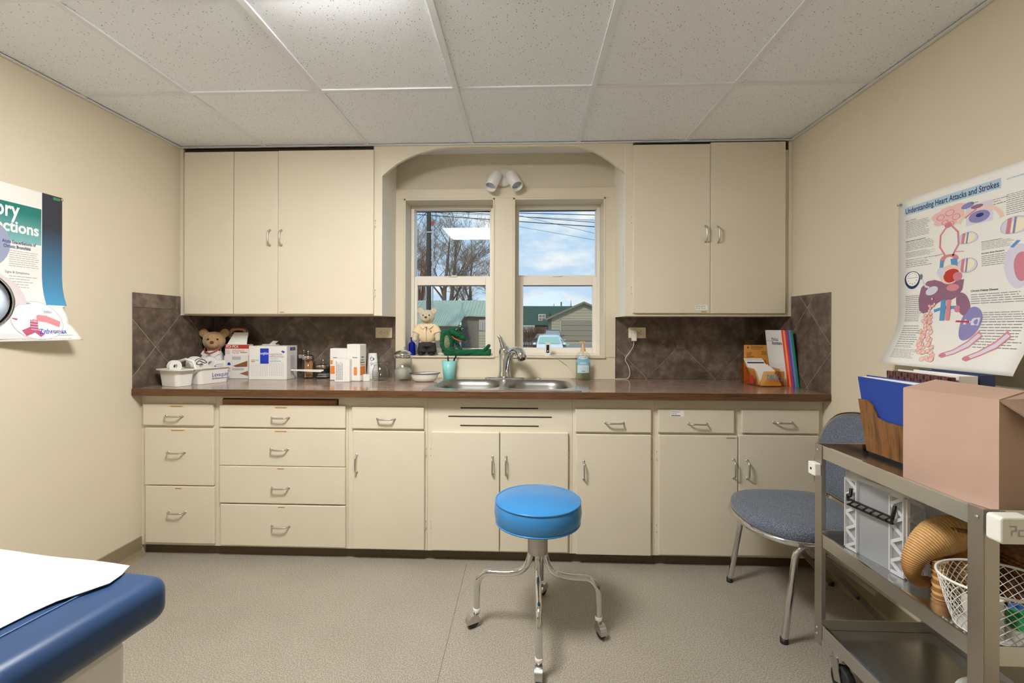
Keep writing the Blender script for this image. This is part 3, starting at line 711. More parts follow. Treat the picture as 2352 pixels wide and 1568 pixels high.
# filler stile between door and arch; window-side panel paler, with daylight painted in
a = VX0; MB().box(VX0, LX1-.003, YU-.001, YU+.02, ZUB, ZC-.004).build('face_stile', 'cabinet_paint', ul)
MB().box(LX1-.0028, LX1, YU, YB-.001, ZUB-.001, ZC-.004).build('end_panel', 'side_daylit', ul)
ur = wcab('wall_cabinet', 'cream wall cabinet with a paper label, above the plugged-in charger', RX0+.003, XR-.001, 'R')
MB().box(RX0+.003, VX1, YU-.001, YU+.02, ZUB, ZC-.004).build('face_stile', 'cabinet_paint', ur)
MB().box(RX0, RX0+.0028, YU, YB-.001, ZUB-.001, ZC-.004).build('end_panel', 'side_daylit', ur)
# torn bits of paper on the window-side end panel
F2 = lambda u, v, off=0.: Vector((RX0-off, YU+u, v))
for (y0, y1, w_) in ((563, 585, .018), (586, 600, .026), (600, 622, .014), (642, 655, .012)):
    z1, z0 = atX(1431, y0, RX0)[1], atX(1431, y1, RX0)[1]; k = .028
    b = MB().poly(F2, [(k, z0), (k+w_, z0+.006), (k+w_*.8, z1), (k+.003, z1-.004)], 0, .0008); b.rect(F2, k+w_*.1, k+w_*.3, z0+.3*(z1-z0), z1-.2*(z1-z0), 1, .0012)
    b.build('torn_paper', ['paper', 'ink_grey'], ur)
def udoor(t, x0, x1, y0, y1, hx, hy):
    a, c, z0, z1 = rectY(x0, x1, y0, y1, YUD); d = MB().box(a, c, YUD, YU, z0, z1).build('door', 'cabinet_paint', t, bevel=.003)
    X, Z = atY(hx, hy, YUD); pull(d, X, YUD, Z, True, .088); return d, (a, c, z0, z1)
d, q = udoor(ul, 423, 638, 348, 721, 620.5, 546)
xc = atY(537, 500, YUD)[0]; MB().box(xc-.0012, xc+.0012, YUD-.0006, YUD+.002, q[2], q[3]).build('board_joint', 'ink_brown', d)
d, q = udoor(ul, 638.8, 857.7, 344.5, 721, 647, 546); tape(d, q[0]+.025, YUD, q[2]+.006, .03, 'FORMS')
for z in (514, 673): hinge(ul, q[1]+.001, YU-.001, atY(862, z, YU)[1], 1)
d, q = udoor(ur, 1454.7, 1631.6, 331, 719, 1620, 537); tape(d, q[1]-.035, YUD, q[2]+.004, .032, 'PEAK')
for z in (505, 667): hinge(ur, q[0]-.001, YU-.001, atY(1451.5, z, YU)[1], -1)
X, Z = atY(1610.5, 705.5, YUD); F = plane((X, YUD, Z), (1, 0, 0), (0, 0, 1)); b = MB()
b.poly(F, [(-.034, .012), (.034, .014), (.036, -.014), (-.026, -.014), (-.036, -.006)], 0, .0004)
b.text(F, 'Nebulizer', -.030, .003, .007, 1, .0008, width=.056).text(F, 'Peak Flow', -.030, -.008, .007, 1, .0008, width=.054); b.build('paper_label', ['paper', 'ink_black'], d)
udoor(ur, 1632.4, 1805, 325.5, 719.5, 1648.4, 538.6)
# ================================================================ things on the worktop
def ct(px, py):                                   # a pixel where something stands on the worktop
    return atZ(px, py+3*smooth((1250-px)/300), ZT)
ZS0 = ZT+.0005
def carton(name, label, cat, FL, FR, depth, h, m='card_white', group=None, z=None, bevel=.0015, loc=None):
    """printed carton standing on its base; FL, FR = front base corners (world x, y)"""
    a, b = Vector((*FL, 0)), Vector((*FR, 0)); u = b-a; w = u.length; rz = math.atan2(u.y, u.x); c = (a+b)/2
    t = thing(name, label, cat, (c.x, c.y, ZS0 if z is None else z), rz, group)
    LB().box(-w/2, w/2, 0, depth, 0, h).build('carton', m, t, bevel=bevel)
    L = local(t); Rm = MW[t.name].to_3x3()
    Ff = lambda x, y, off=0.: L(x, -off, y); Fr = lambda x, y, off=0.: L(w/2+off, x, y); Fl = lambda x, y, off=0.: L(-w/2-off, depth-x, y); Ft = lambda x, y, off=0.: L(x, y, h+off)
    return t, w, Ff, Fr, Ft
def hgt(px0, py0, py1, P):                        # height of something at place P=(x,y) spanning rows py0..py1
    d = -P[0]*_s+P[1]*_c; return (py1-py0)*d/F_
# ---- white caddy
FL = ct(440, 880.5); FR = ct(508.5, 872)
A = Vector((FL[0]-.012, FL[1]-.045, 0)); Bv = Vector((FR[0]-.0, FR[1]-.035, 0)); u = (Bv-A); L_ = u.length; rz = math.atan2(u.y, u.x)
# lies lengthways: long axis along the front face, two end compartments
cd = thing('caddy', 'white plastic divided caddy with purple lettering, full of tape and packets', 'caddy', (A.x-.027, A.y+.090, ZS0), rz-.02)
def tub(x0, x1, y0, y1, z0, z1, r=.022, dr=.008, wall=.004):
    b = LB(); n_ = 5
    o0 = rrect(x0+dr, x1-dr, y0+dr, y1-dr, r, n_); o1 = rrect(x0, x1, y0, y1, r, n_); i1 = rrect(x0+wall, x1-wall, y0+wall, y1-wall, r-.003, n_); i0 = rrect(x0+dr+wall, x1-dr-wall, y0+dr+wall, y1-dr-wall, r-.003, n_)
    k = len(o0); vs = [(p[0], p[1], z0) for p in o0]+[(p[0], p[1], z1) for p in o1]+[(p[0], p[1], z1) for p in i1]+[(p[0], p[1], z0+wall) for p in i0]
    fs = [tuple(range(k))[::-1]]+[(i*k+j, i*k+(j+1) % k, (i+1)*k+(j+1) % k, (i+1)*k+j) for i in range(3) for j in range(k)]+[tuple(range(3*k, 4*k))]
    return b.add(vs, fs, 0, False)
CW = .285; cdp = .125; ch = .088
tub(-.135, -.030, -.085, cdp-.06, 0, ch).build('end_bin', 'white_plastic', cd, bevel=.001)
tub(-.022, .172, -.10, cdp-.06, 0, ch).build('main_bin', 'white_plastic', cd, bevel=.001)
b = LB(); pr = rrect(-.150, .184, -.112, cdp-.048, .03, 6); pi_ = rrect(-.132, .168, -.096, cdp-.064, .022, 6); k = len(pr)
b.add([(x, y, ch) for x, y in pr]+[(x, y, ch+.005) for x, y in pr]+[(x, y, ch+.005) for x, y in pi_]+[(x, y, ch) for x, y in pi_], [(i*k+j, i*k+(j+1) % k, ((i+1) % 4)*k+(j+1) % k, ((i+1) % 4)*k+j) for i in range(4) for j in range(k)])
b.build('rim', 'white_plastic', cd)
b = LB(); b.tube([(-.026, -.08, ch), (-.026, -.06, ch+.04), (-.026, 0, ch+.052), (-.026, .06, ch+.04), (-.026, .08, ch)], .008, 8); b.build('carry_handle', 'white_plastic', cd)
L = local(cd); F = lambda x, y, off=0.: L(x, -.1-off+.008*(1-y/ch), y)
b = MB(); b.text(F, 'Levaquin', .058, .037, .024, 0, .0008, width=.098, bold=.005).text(F, '(levofloxacin)', .058, .022, .011, 0, .0008, width=.062, bold=.02).text(F, 'tablets/injection', .118, .022, .009, 0, .0008, width=.048).text(F, '500 mg', .150, .060, .006, 0, .0008, width=.02)
b.build('lettering', 'ink_purple', cd)
# contents lie inside the caddy: things of their own
def roll(name, label, P, r, h, rot, m='card_white', hole=.35, grp=None):
    t = thing(name, label, 'tape', P, 0, grp); Mx = rot.to_4x4()
    b = LB(); b.lathe([(r*hole, -h/2), (r, -h/2), (r, h/2), (r*hole, h/2), (r*hole, -h/2)], 28, mtx=rot, smooth=False); b.build('roll', m, t); return t
zc_ = ZS0+ch
R_ = lambda a, b_: Matrix.Rotation(rz-.02, 3, 'Z') @ Matrix.Rotation(a, 3, 'X') @ Matrix.Rotation(b_, 3, 'Y')
def W_(x, y, z): return tuple(L(x, y, z))
for (x0, x1, y0, y1, h, lab) in ((-.118, -.047, -.062, .042, .066, 'stack of white gauze pads under the tape roll in the caddy end bin'), (-.004, .152, -.040, .044, .064, 'stack of white gauze pads under the rolls in the caddy main bin')):
    t = thing('gauze_pads', lab, 'gauze pads', W_((x0+x1)/2, (y0+y1)/2, .0042), rz-.02, 'gauze pads in the caddy')
    for k in range(4): LB().box(-(x1-x0)/2+.001*(k % 2), (x1-x0)/2-.001*(k % 3), -(y1-y0)/2, (y1-y0)/2-.001*(k % 2), h*k/4, h*(k+1)/4-.0006).build('pad', 'cotton', t, bevel=.002)
for i, (x, y, z, r, h, a, c, lab) in enumerate(((-.083, .01, .0706+.034, .034, .022, PI/2, 0., 'small white tape roll lying in the end bin of the caddy'), (.035, .018, .0682+.042, .042, .028, PI/2, 0., 'large white tape roll standing in the middle of the caddy'), (.117, .018, .0682+.039, .039, .035, PI/2, 0., 'white gauze roll standing beside the large tape roll in the caddy'), (.040, -.022, .0682+.034, .034, .022, PI/2, 0., 'white tape roll under the wire tongs in the caddy'))):
    roll('tape_roll', lab, W_(x, y, z), r, h, R_(a, c), grp='tape rolls in the caddy')
b = MB(); P0 = Vector(W_(.024, -.0352, .124)); ud = Vector((math.cos(rz-.02), math.sin(rz-.02), 0))
pts = [P0+ud*x+Vector((0, 0, z)) for x, z in ((-.03, .0), (-.01, .018), (.025, .012), (.05, -.008), (.03, -.01), (0., .008), (-.02, -.012), (.02, -.018))]
b.tube(fillet(pts, .01, 3), .0018, 6); tag(b.build('wire_tongs', 'black', org=P0), 'thin black bent wire tongs lying on the caddy tape rolls', 'tongs')
t, w_, Ff, Fr, Ft = carton('packet', 'small white printed packet standing at the caddy end', 'packet', W_(.085, -.075, 0)[:2], W_(.160, -.07, 0)[:2], .02, .1205, z=ZS0+.0045)
b = MB().lines(Ff, -.03, .035, .0825, .1055, 2, 0, .0006); b.disc(Ff, -.032, .0905, .004, 1, .0007); b.build('print', ['ink_lightgrey', 'ink_black'], t)
# ---- stack: medline packs + prep pad box
FL, FR = ct(509, 873), ct(576, 874)
FL = (atY(514.5, 860, 2.815)[0], 2.815); FR = (atY(572, 860, 2.82)[0]-.004, 2.82)
d0 = .062
hA = hgt(0, 818, 871, FL)
t, w_, Ff, Fr, Ft = carton('supply_pack', 'white and brown folded supply pack box under the red prep pad box', 'box', FL, FR, d0, hA)
b = MB(); b.poly(Ff, [(-.02, hA*.55), (.07, hA*.78), (.07, hA*.52), (.0, hA*.5)], 2, .0006).poly(Ff, [(.02, hA*.22), (w_/2-.002, hA*.34), (w_/2-.002, hA*.12)], 3, .0006)
b.disc(Ff, -.045, hA*.62, .010, 0, .0007, ry=.012).text(Ff, 'Medline', -.085, hA*.42, .009, 1, .0008, width=.05).lines(Ff, -.085, -.04, hA*.3, hA*.42, 3, 4).lines(Ff, -.025, .05, hA*.36, hA*.46, 2, 4).lines(Ff, -.025, .03, hA*.82, hA*.96, 4, 4).rect(Ff, -.088, -.05, hA*.07, hA*.10, 0, .0007)
b.build('print', ['ink_blue', 'ink_red', 'ink_brown', 'cardboard_dark', 'ink_grey'], t)
hB = hgt(0, 792, 817, FL); zB = ZS0+hA+.0006
FL2, FR2 = (FL[0]+.0, FL[1]+.01), (FR[0]-.0, FR[1]+.01)
t, w_, Ff, Fr, Ft = carton('prep_pad_box', 'white and red prep pad box with its lid flap propped open', 'box', FL2, FR2, d0-.02, hB, z=zB)
b = MB(); b.rect(Ff, -w_/2, w_/2, hB*.62, hB*.98, 0).text(Ff, 'PDI', -w_/2+.008, hB*.70, .016, 1, .0009, width=.03, bold=.02).text(Ff, 'PDI', -.03, hB*.70, .016, 1, .0009, width=.035, bold=.02)
b.text(Ff, 'Povidone-Iodine U.S.P.', -.03, hB*.36, .010, 0, .0009, width=.075).text(Ff, 'Prep Pads', -.03, hB*.17, .010, 0, .0009, width=.04).lines(Ff, -w_/2+.006, -.045, hB*.1, hB*.52, 4, 2).lines(Ff, .02, w_/2-.008, hB*.2, hB*.34, 1, 0)
b.build('print', ['ink_red', 'paper', 'ink_pink'], t)
LB().add([(-w_/2, d0*.35, hB), (w_/2*.62, d0*.35, hB), (w_/2*.55, d0*.75, hB+.075), (-w_/2+.03, d0*.75, hB+.075)], [(0,1,2,3)]).build('lid_flap', 'card_white', t, solid=.0015)
LB().add([(-w_/2, 0, hB), (w_/2*.62, 0, hB), (w_/2*.62, d0*.35, hB), (-w_/2, d0*.35, hB)], [(0,1,2,3)]).build('top_flap', 'card_white', t, solid=.0012)
# ---- surgilube + small blue box behind it
FL, FR = ct(571.5, 870), ct(658.5, 871); FR = (FR[0], FL[1]); dS = min(.13, YT-.02-FL[1]); hS = hgt(0, 794, 870, FL)
FLs = (atY(571.5, 860, 2.775)[0], 2.775); FRs = (atY(658.5, 860, 2.775)[0], 2.775); dS = .13; hS = hgt(0, 794, 871, FLs)
t, w_, Ff, Fr, Ft = carton('lubricant_box', 'large white printed carton with a blue panel next to the jar of sticks', 'box', FLs, FRs, dS, hS)
b = MB(); x0 = -w_/2
b.rect(Ff, x0+w_*.30, x0+w_*.525, hS*.475, hS*.93, 0).text(Ff, 'surgilube', x0+w_*.312, hS*.75, .016, 1, .001, width=w_*.205, bold=.02).lines(Ff, x0+w_*.33, x0+w_*.50, hS*.50, hS*.54, 1, 2, .001)
b.text(Ff, 'surgical lubricant', x0+w_*.55, hS*.73, .014, 3, .0009, width=w_*.33).text(Ff, 'sterile bacteriostatic', x0+w_*.55, hS*.665, .013, 3, .0009, width=w_*.37).lines(Ff, x0+w_*.55, x0+w_*.80, hS*.60, hS*.64, 1, 5).lines(Ff, x0+w_*.55, x0+w_*.92, hS*.535, hS*.575, 1, 4)
for (dx, m_) in ((0, 6), (.022, 0), ): b.poly(Ff, [(x0+w_*.88+dx*.35, hS*.81-dx*.2), (x0+w_*.925+dx*.35, hS*.85-dx*.2), (x0+w_*.89+dx*.35, hS*.875-dx*.2), (x0+w_*.85+dx*.35, hS*.84-dx*.2)], m_, .0008)
for r in range(9):
    z = hS*(.49-.045*r)
    for c in range(9): b.rect(Ff, x0+w_*(.535+.045*c), x0+w_*(.535+.045*c+.022), z, z+hS*.016, 5, .0007)
    for c in range(7): b.rect(Ff, x0+w_*(.055+.037*c), x0+w_*(.055+.037*c+.016), z-hS*.03, z-hS*.018, 5, .0007)
for c in range(5): b.rect(Ff, x0+w_*(.315+.042*c), x0+w_*(.322+.042*c), hS*.1, hS*.47, 5, .0007)
b.text(Ff, 'SURGILUBE', x0+w_*.06, hS*.56, .009, 4, .0009, width=w_*.2).rect(Ff, x0+w_*.06, x0+w_*.16, hS*.52, hS*.55, 7)
b2 = MB(); b2.rect(Fr, dS*.3, dS*.8, hS*.86, hS*.95, 2).text(Fr, 'surgilube', dS*.35, hS*.89, .010, 1, .001, width=dS*.4); b2.lines(Fr, dS*.35, dS*.75, hS*.1, hS*.72, 14, 5)
for q_ in (b, b2): q_.build('print', ['ink_blue', 'paper', 'ink_deepblue', 'ink_grey', 'ink_cyan', 'ink_lightgrey', 'ink_tapeblue', 'ink_orange'], t)
t2, wq, Ff, Fr, Ft = carton('dressing_box', 'small white and cyan box behind the large lubricant carton', 'box', (FLs[0]+.004, FLs[1]+dS+.002), (FLs[0]+.10, FLs[1]+dS+.002), .035, hS+.006)
b = MB().rect(Ff, -.05, .05, hS*.72, hS*.82, 0).build('print', 'ink_cyan', t2)
b = LB().add([(0, .0, hS+.006), (.035, .0, hS+.006), (.055, .012, hS+.026), (.02, .012, hS+.028)], [(0,1,2,3)]); b.build('leaflet', 'paper', t2, solid=.0008)
# ---- glass jars with chrome lids
def jar(name, label, P, r, h, lidz, knob=True, group='glass jars with chrome lids'):
    t = thing(name, label, 'jar', (P[0], P[1], ZS0), 0, group)
    LB().lathe([(0, 0), (r*.9, 0), (r, .005), (r, h), (r-.003, h), (r-.003, .010), (r*.88, .006), (0, .006)], 36).build('glass', 'jar_glass', t)
    lid = LB().lathe([(0, lidz+.016), (r*.5, lidz+.012), (r*1.0, lidz+.004), (r*1.03, lidz), (r*1.03, lidz-.018), (r*.98, lidz-.018), (r*.98, lidz-.001), (0, lidz)], 36).build('lid', 'chrome', t)
    if knob: LB().lathe([(.003, lidz+.014), (.003, lidz+.024), (.006, lidz+.028), (.006, lidz+.034), (0, lidz+.037)], 14).build('knob', 'chrome', lid)
    return t
yj = YT-.055
yj = YT-.062; rA = .034; P = (FRs[0]+rA+.003, YT-.040); hJ = hgt(0, 812, 862, P)
jar('glass_jar', 'empty dark looking tall glass jar behind the lubricant carton', P, rA, .14, .142)
P = (FRs[0]+.089, YT-.091)
t = jar('glass_jar', 'glass jar packed with wooden tongue sticks', P, .036, .135, .137)
rnd = random.Random(3)
for k in range(34):
    a, r = rnd.uniform(0, 2*PI), .024*math.sqrt(rnd.random()); x, y = r*math.cos(a), r*math.sin(a); tx, ty = rnd.uniform(-.006, .006), rnd.uniform(-.006, .006); s_ = .97
    b = LB(); b.bar((x, y, .0075), (x*1.12+tx*.3, y*1.12+ty*.3, .122+rnd.uniform(-.006, .004)), .010, .0018, up=(math.cos(a*3), math.sin(a*3), .1)); o = b.build('wooden_stick', 'tongue_wood', t)
P = (FRs[0]+.089+.037+.050, YT-.072); t = jar('glass_jar', 'low wide glass jar with chrome lid holding flat packets', P, .047, .078, .080)
for k in range(4): LB().box(-.030+.003*k, .031, -.026, .026, .008+.006*k, .012+.006*k).build('packet', 'foil_grey' if k % 2 else 'paper', t, bevel=.001)
# white plastic knife resting across, in front of the jars
z = atY(710, 850, yj-.085)[1]; y = YT-.091-.037-.016; xa, xb = FRs[0]+.033, atY(744, 850, y)[0]
kn = thing('plastic_stand', 'white plastic spatula on a clear stand in front of the jars', 'spatula', ((xa+xb)/2, y, ZS0))
b = MB(); b.prism([(xa-.03, z-.004), (xa, z-.005), (xb-.08, z-.010), (xb-.02, z-.012), (xb, z+.004), (xa-.03, z+.005)], Fv, y, y+.003).build('blade', 'white_plastic', kn, bevel=.0008)
MB().box((xa+xb)/2-.012, (xa+xb)/2+.012, y, y+.012, ZS0, z-.008).build('stand', 'clear_plastic', kn)
# ---- three white/orange boxes
P0 = ct(756, 872); dB = .055
def obox(label, xa, ya, xb, yb, depth, top, orange=True, z=None):
    FL, FR = ct(xa, ya), ct(xb, yb); return FL, FR
FL = ct(757, 870); FR = ct(797, 870); FR = (FR[0], FL[1]); yq = FL[1]
FLb = (atY(757.5, 860, yq)[0], yq); FRb = (atY(803, 860, yq)[0], yq); h1 = hgt(0, 797, 870, FLb)
t, w_, Ff, Fr, Ft = carton('ointment_box', 'white box with an orange panel standing behind a plain white box', 'box', FLb, FRb, .055, h1, bevel=.004)
b = MB(); b.rect(Ff, -w_/2+.004, -w_/2+.034, h1*.2, h1*.45, 0).rect(Ff, -w_/2+.004, -w_/2+.018, h1*.5, h1*.63, 0).lines(Ff, -w_/2+.02, -w_/2+.055, h1*.69, h1*.73, 1, 1); b.build('print', ['ink_orange', 'ink_black'], t)
yq2 = yq-.004; FLb = (atY(797, 860, yq2)[0], yq2-.02); FRb = (atY(828.5, 865, yq2-.03)[0], yq2-.045); FLb = (FRb[0]-.085, yq2-.03); h2 = hgt(0, 787, 872, FRb)
t, w_, Ff, Fr, Ft = carton('ointment_box', 'tallest white box with orange side panel beside the paper cups', 'box', FLb, FRb, .075, h2, bevel=.004)
b = MB(); b.rect(Ff, w_/2-.040, w_/2-.018, h2*.16, h2*.38, 0).lines(Ff, -.005, .035, h2*.62, h2*.66, 1, 1).rect(Fr, .003, .060, h2*.16, h2*.40, 0).rect(Fr, .003, .010, h2*.46, h2*.6, 0).lines(Fr, .016, .050, h2*.62, h2*.68, 1, 1).lines(Fr, .016, .05, h2*.54, h2*.60, 1, 2).lines(Fr, .012, .06, h2*.48, h2*.53, 1, 3).lines(Fr, .012, .06, h2*.42, h2*.46, 1, 0)
b.build('print', ['ink_orange', 'ink_black', 'ink_cyan', 'ink_deepblue'], t)
yq3 = FLb[1]-.045; FL3 = (atY(768.5, 865, yq3)[0], yq3); FR3 = (atY(803, 865, yq3)[0], yq3); h3 = hgt(0, 820, 872, FL3)
t, w_, Ff, Fr, Ft = carton('carton', 'plain white box with sideways grey print in front of the orange boxes', 'box', FL3, (FR3[0]+.0, yq3), .038, h3)
b = MB(); Fs = lambda x, y, off=0.: Ff(-y, x, off); b.lines(Fs, h3*.08, h3*.92, -w_*.05+.0, w_*.42, 9, 0); b.build('print', 'ink_grey', t)
y4 = FRb[1]-.035; x4 = atY(836, 866, y4)[0]; t, w_, Ff, Fr, Ft = carton('carton', 'small low white box at the foot of the tallest orange box', 'box', (x4-.016, FRb[1]+.004), (x4+.014, FRb[1]+.025), .024, .04)
# paper cups upside down
P = (atY(851.5, 860, YT-.06)[0]+.012, YT-.06); hC = hgt(0, 809, 866, P)
cups = thing('paper_cup_stack', 'stack of white patterned paper cups upside down beside the orange boxes', 'paper cups', (P[0], P[1], ZS0))
prof = [(.037, 0), (.037, .003)]
b = LB()
for k in range(4): b.lathe([(.0375, .009*k), (.0385, .009*k+.003), (.0368, .009*k+.007)], 28)
b.lathe([(.0365, .035), (.026, hC), (.024, hC), (.022, hC-.004), (0, hC-.004)], 28); b.build('cups', 'paper', cups)
Lc = local(cups)
def Fc(u, v, off=0.): r = .0385-(.0125)*(v/hC)+off; a = -PI/2+u/.032; return Lc(r*math.cos(a), r*math.sin(a), v)
b = MB(); b.ring(Fc, .006, hC*.78, .010, .003, 0, .0006).stroke(Fc, [(-.006, hC*.8), (.002, hC*.9)], .002, 0).stroke(Fc, [(.008, hC*.62), (.0, hC*.52)], .003, 1).stroke(Fc, [(.002, hC*.66), (-.004, hC*.58)], .002, 1).rect(Fc, .012, .022, hC*.74, hC*.82, 2); b.build('print', ['ink_deepblue', 'ink_purple', 'ink_teal'], cups)
# clear empty jar with flanged lid
P = ct(876.5, 869); P = (P[0], P[1]-.03)
t = thing('glass_jar', 'empty clear apothecary jar with glass lid beside the paper cups', 'jar', (P[0], P[1], ZS0)); h = hgt(0, 829, 871, P); r = .046
LB().lathe([(0, 0), (r*.9, 0), (r, .008), (r, h*.55), (r*.92, h*.66), (r*.82, h*.72), (r*.82, h*.78), (r*.79, h*.78), (r*.79, h*.71), (r*.9, h*.64), (r*.96, h*.54), (r*.96, .014), (0, .009)], 36).build('glass', 'jar_glass', t)
LB().lathe([(0, h*.98), (r*.8, h*.98), (r*.98, h*.94), (r*.98, h*.88), (r*.8, h*.8), (r*.72, h*.8), (r*.72, h*.86), (0, h*.86)], 36).build('lid', 'jar_glass', t)
for k in range(4): LB().tube([(r*1.004*math.cos(a), r*1.004*math.sin(a), h*(.12+.12*k)) for a in [2*PI*i/32 for i in range(32)]], .0012, 4, closed=True).build('ridge', 'jar_glass', t)
# tall cotton jar
P = ct(930, 868); P = (P[0], P[1]-.045); h = hgt(0, 815, 869, P); r = .054
t = thing('cotton_jar', 'tall clear jar half full of white cotton with a chrome domed lid', 'jar', (P[0], P[1], ZS0))
LB().lathe([(0, 0), (r*.95, 0), (r, .006), (r, h), (r-.003, h), (r-.003, .011), (0, .008)], 40).build('glass', 'jar_glass', t)
b = LB(); b.lathe([(0, .012), (r-.006, .012), (r-.005, h*.42), (r*.75, h*.52), (r*.3, h*.56), (0, h*.5)], 28); b.build('cotton', 'cotton', t)
lid = LB().lathe([(0, h+.042), (r*.35, h+.040), (r*.75, h+.032), (r*.99, h+.018), (r*1.02, h+.012), (r*1.02, h-.006), (r*.98, h-.006), (r*.98, h+.008), (0, h+.03)], 40).build('lid', 'chrome', t)
zt = atY(940, 372+75, P[1])[1]
LB().tube([(.008, .01, h+.035), (.0082, .011, h+.06)], .006, 10).build('knob', 'chrome', lid)
# clear rod standing in the lid
rd = thing('clear_wand', 'thin clear plastic wand standing on the cotton jar lid', 'wand', (P[0]+.008, P[1]+.011, ZS0+h+.0605))
LB().tube([(0, 0, 0), (0, .002, .30)], .0032, 6).build('rod', 'clear_plastic', rd)
# kidney dish
P = ct(980, 870); P = (P[0], P[1]-.06)
t = thing('kidney_dish', 'white enamel kidney dish with dark blue rim beside the sink', 'dish', (P[0], P[1], ZS0), .15)
def kid(a, s_, z):
    r = 1-.42*math.exp(-((((a-PI*.78+PI) % (2*PI))-PI)/.55)**2); return (.092*s_*r*math.cos(a), .052*s_*r*math.sin(a)-.006*s_, z)
b = LB(); n_ = 44; prof = ((.55, 0.), (.72, .006), (.84, .025), (.92, .044), (1., .050), (.97, .050), (.89, .043), (.80, .025), (.68, .011), (.5, .007))
vs = [kid(2*PI*k/n_, s_, z) for s_, z in prof for k in range(n_)]; b.add(vs, [(i*n_+k, i*n_+(k+1) % n_, (i+1)*n_+(k+1) % n_, (i+1)*n_+k) for i in range(len(prof)-1) for k in range(n_)]+[tuple(range(n_))[::-1], tuple(range((len(prof)-1)*n_, len(prof)*n_))], 0, True); dsh = b.build('bowl', 'enamel', t)
LB().tube([kid(2*PI*k/n_, 1., .050) for k in range(n_)], .0022, 6, closed=True).build('rim', 'enamel_blue', t)
# aqua tumbler with two pens
P = (atY(1031, 850, 2.897)[0], 2.897); h = hgt(0, 827, 867, P)
t = thing('tumbler', 'aqua plastic tumbler holding pens, standing on the sink ledge', 'tumbler', (P[0], P[1], ZT+.0042)); r = .034
LB().lathe([(0, 0), (r, 0), (r*1.32, h), (r*1.32-.002, h), (r-.002, .004), (0, .004)], 36).build('cup', 'aqua_plastic', t)
for (a, c, lab) in (((.004, -.004, .008), (-.006, -.004, h+.03), 'upright black pen standing in the aqua tumbler'), ((-.018, .013, .008), (.050, .013, h+.045), 'slanted black pen leaning in the aqua tumbler')):
    A, Bq = local(t)(*a), local(t)(*c); p_ = thing('pen', lab, 'pen', A, 0, 'pens in the aqua tumbler'); MB().tube([A, A+(Bq-A)*.7], .0042, 8).build('barrel', 'black', p_); MB().tube([A+(Bq-A)*.7, A+(Bq-A)*.96, Bq], [.0052, .0048, .002], 8).build('cap', 'black', p_)
# hand sanitizer
P = (atY(1339, 850, 2.893)[0], 2.893); hb = hgt(0, 806, 870, P); sx = .046; 
t = thing('sanitizer_bottle', 'clear pump bottle of hand sanitizer with blue label by the sink', 'bottle', (P[0], P[1], ZS0), -.04)
prof = [(.0, 0.), (.93, 0.), (1., .008), (1., hb*.80), (.93, hb*.90), (.72, hb*.97), (.42, hb*1.0), (.30, hb*1.02), (.30, hb*1.06)]
LB().lathe([(p[0]*sx, p[1]) for p in prof], 40, sy=.62).build('bottle', 'clear_plastic', t)
LB().lathe([(0, .006), (sx*.93, .006), (sx*.95, hb*.62), (0, hb*.62)], 36, sy=.6).build('gel', 'sanitizer_gel', t)
b = LB(); z0 = hb*1.02; b.lathe([(.016, z0), (.016, z0+.016), (.011, z0+.019), (.008, z0+.024), (.008, z0+.036), (.006, z0+.04), (.006, z0+.055), (0, z0+.056)], 20); b.box(-.022, .012, -.008, .008, z0+.053, z0+.062); b.build('pump', 'pump_tan', t)
LB().tube([(0, 0, .02), (0, 0, z0)], .0028, 6).build('dip_tube', 'clear_plastic', t)
Lc = local(t)
def Fs(u, v, off=0.): x = max(-.999, min(.999, u/sx)); return Lc(u, -math.sqrt(1-x*x)*sx*.62-.0006-off, v)
b = MB()
for i in range(10):
    u0_, u1_ = -.036+.0072*i, -.036+.0072*(i+1); b.rect(Fs, u0_, u1_, hb*.26, hb*.52, 3, .0002).rect(Fs, u0_, u1_, hb*.52, hb*.80, 0, .0002)
b.disc(Fs, 0, hb*.80, .028, 2, .0012, ry=.009); b.text(Fs, 'SHOPKO', 0, hb*.775, .009, 0, .0018, 'C', width=.040, bold=.01); b.text(Fs, 'HAND', 0, hb*.57, .012, 2, .0009, 'C', width=.038, bold=.01).text(Fs, 'SANITIZER', 0, hb*.47, .012, 2, .0009, 'C', width=.058, bold=.01).lines(Fs, -.012, .014, hb*.3, hb*.34, 1, 1)
b.build('label_print', [mat('label_blue', '#7fb6cf', .5), 'ink_deepblue', 'paper', mat('label_pale', '#b9d6df', .5)], t)
# ---- outlets and charger
def outlet(label, px, py):
    X, Z = atY(px, py, YT); t = thing('outlet', label, 'outlet', (X, YT, Z)); F = plane((X, YT-.006, Z), (1, 0, 0), (0, 0, 1)); w_, h_ = .054, .034
    MB().box(X-w_, X+w_, YT-.006, YT-.0003, Z-h_, Z+h_).build('plate', 'ivory_plastic', t, bevel=.002)
    for s_ in (-1, 1):
        b = MB(); b.rect(F, s_*.019-.015, s_*.019+.015, -.014, .014, 0, .0008)
        for q in (-.007, .007): b.rect(F, s_*.019-.001, s_*.019+.007, q-.001, q+.001, 1, .0012)
        b.disc(F, s_*.019-.009, 0, .0025, 1, .0012, n=10); b.build('socket', ['ivory_plastic', 'black'], t)
    MB().disc(F, 0, 0, .002, 0, .001, n=8).build('screw', 'ink_brown', t)
    return t
outlet('ivory outlet plate on the dark tiles beside the poster-side cabinet', 882, 764)
outlet('ivory outlet plate with a charger plugged in', 1463, 764)
X, Z = atY(1456, 765, YT-.02); zb = atY(1456, 783, YT-.02)[1]; zt = atY(1456, 758, YT-.02)[1]
t = thing('charger', 'white usb charger plugged into the ivory outlet', 'charger', (X, YT-.02, zb))
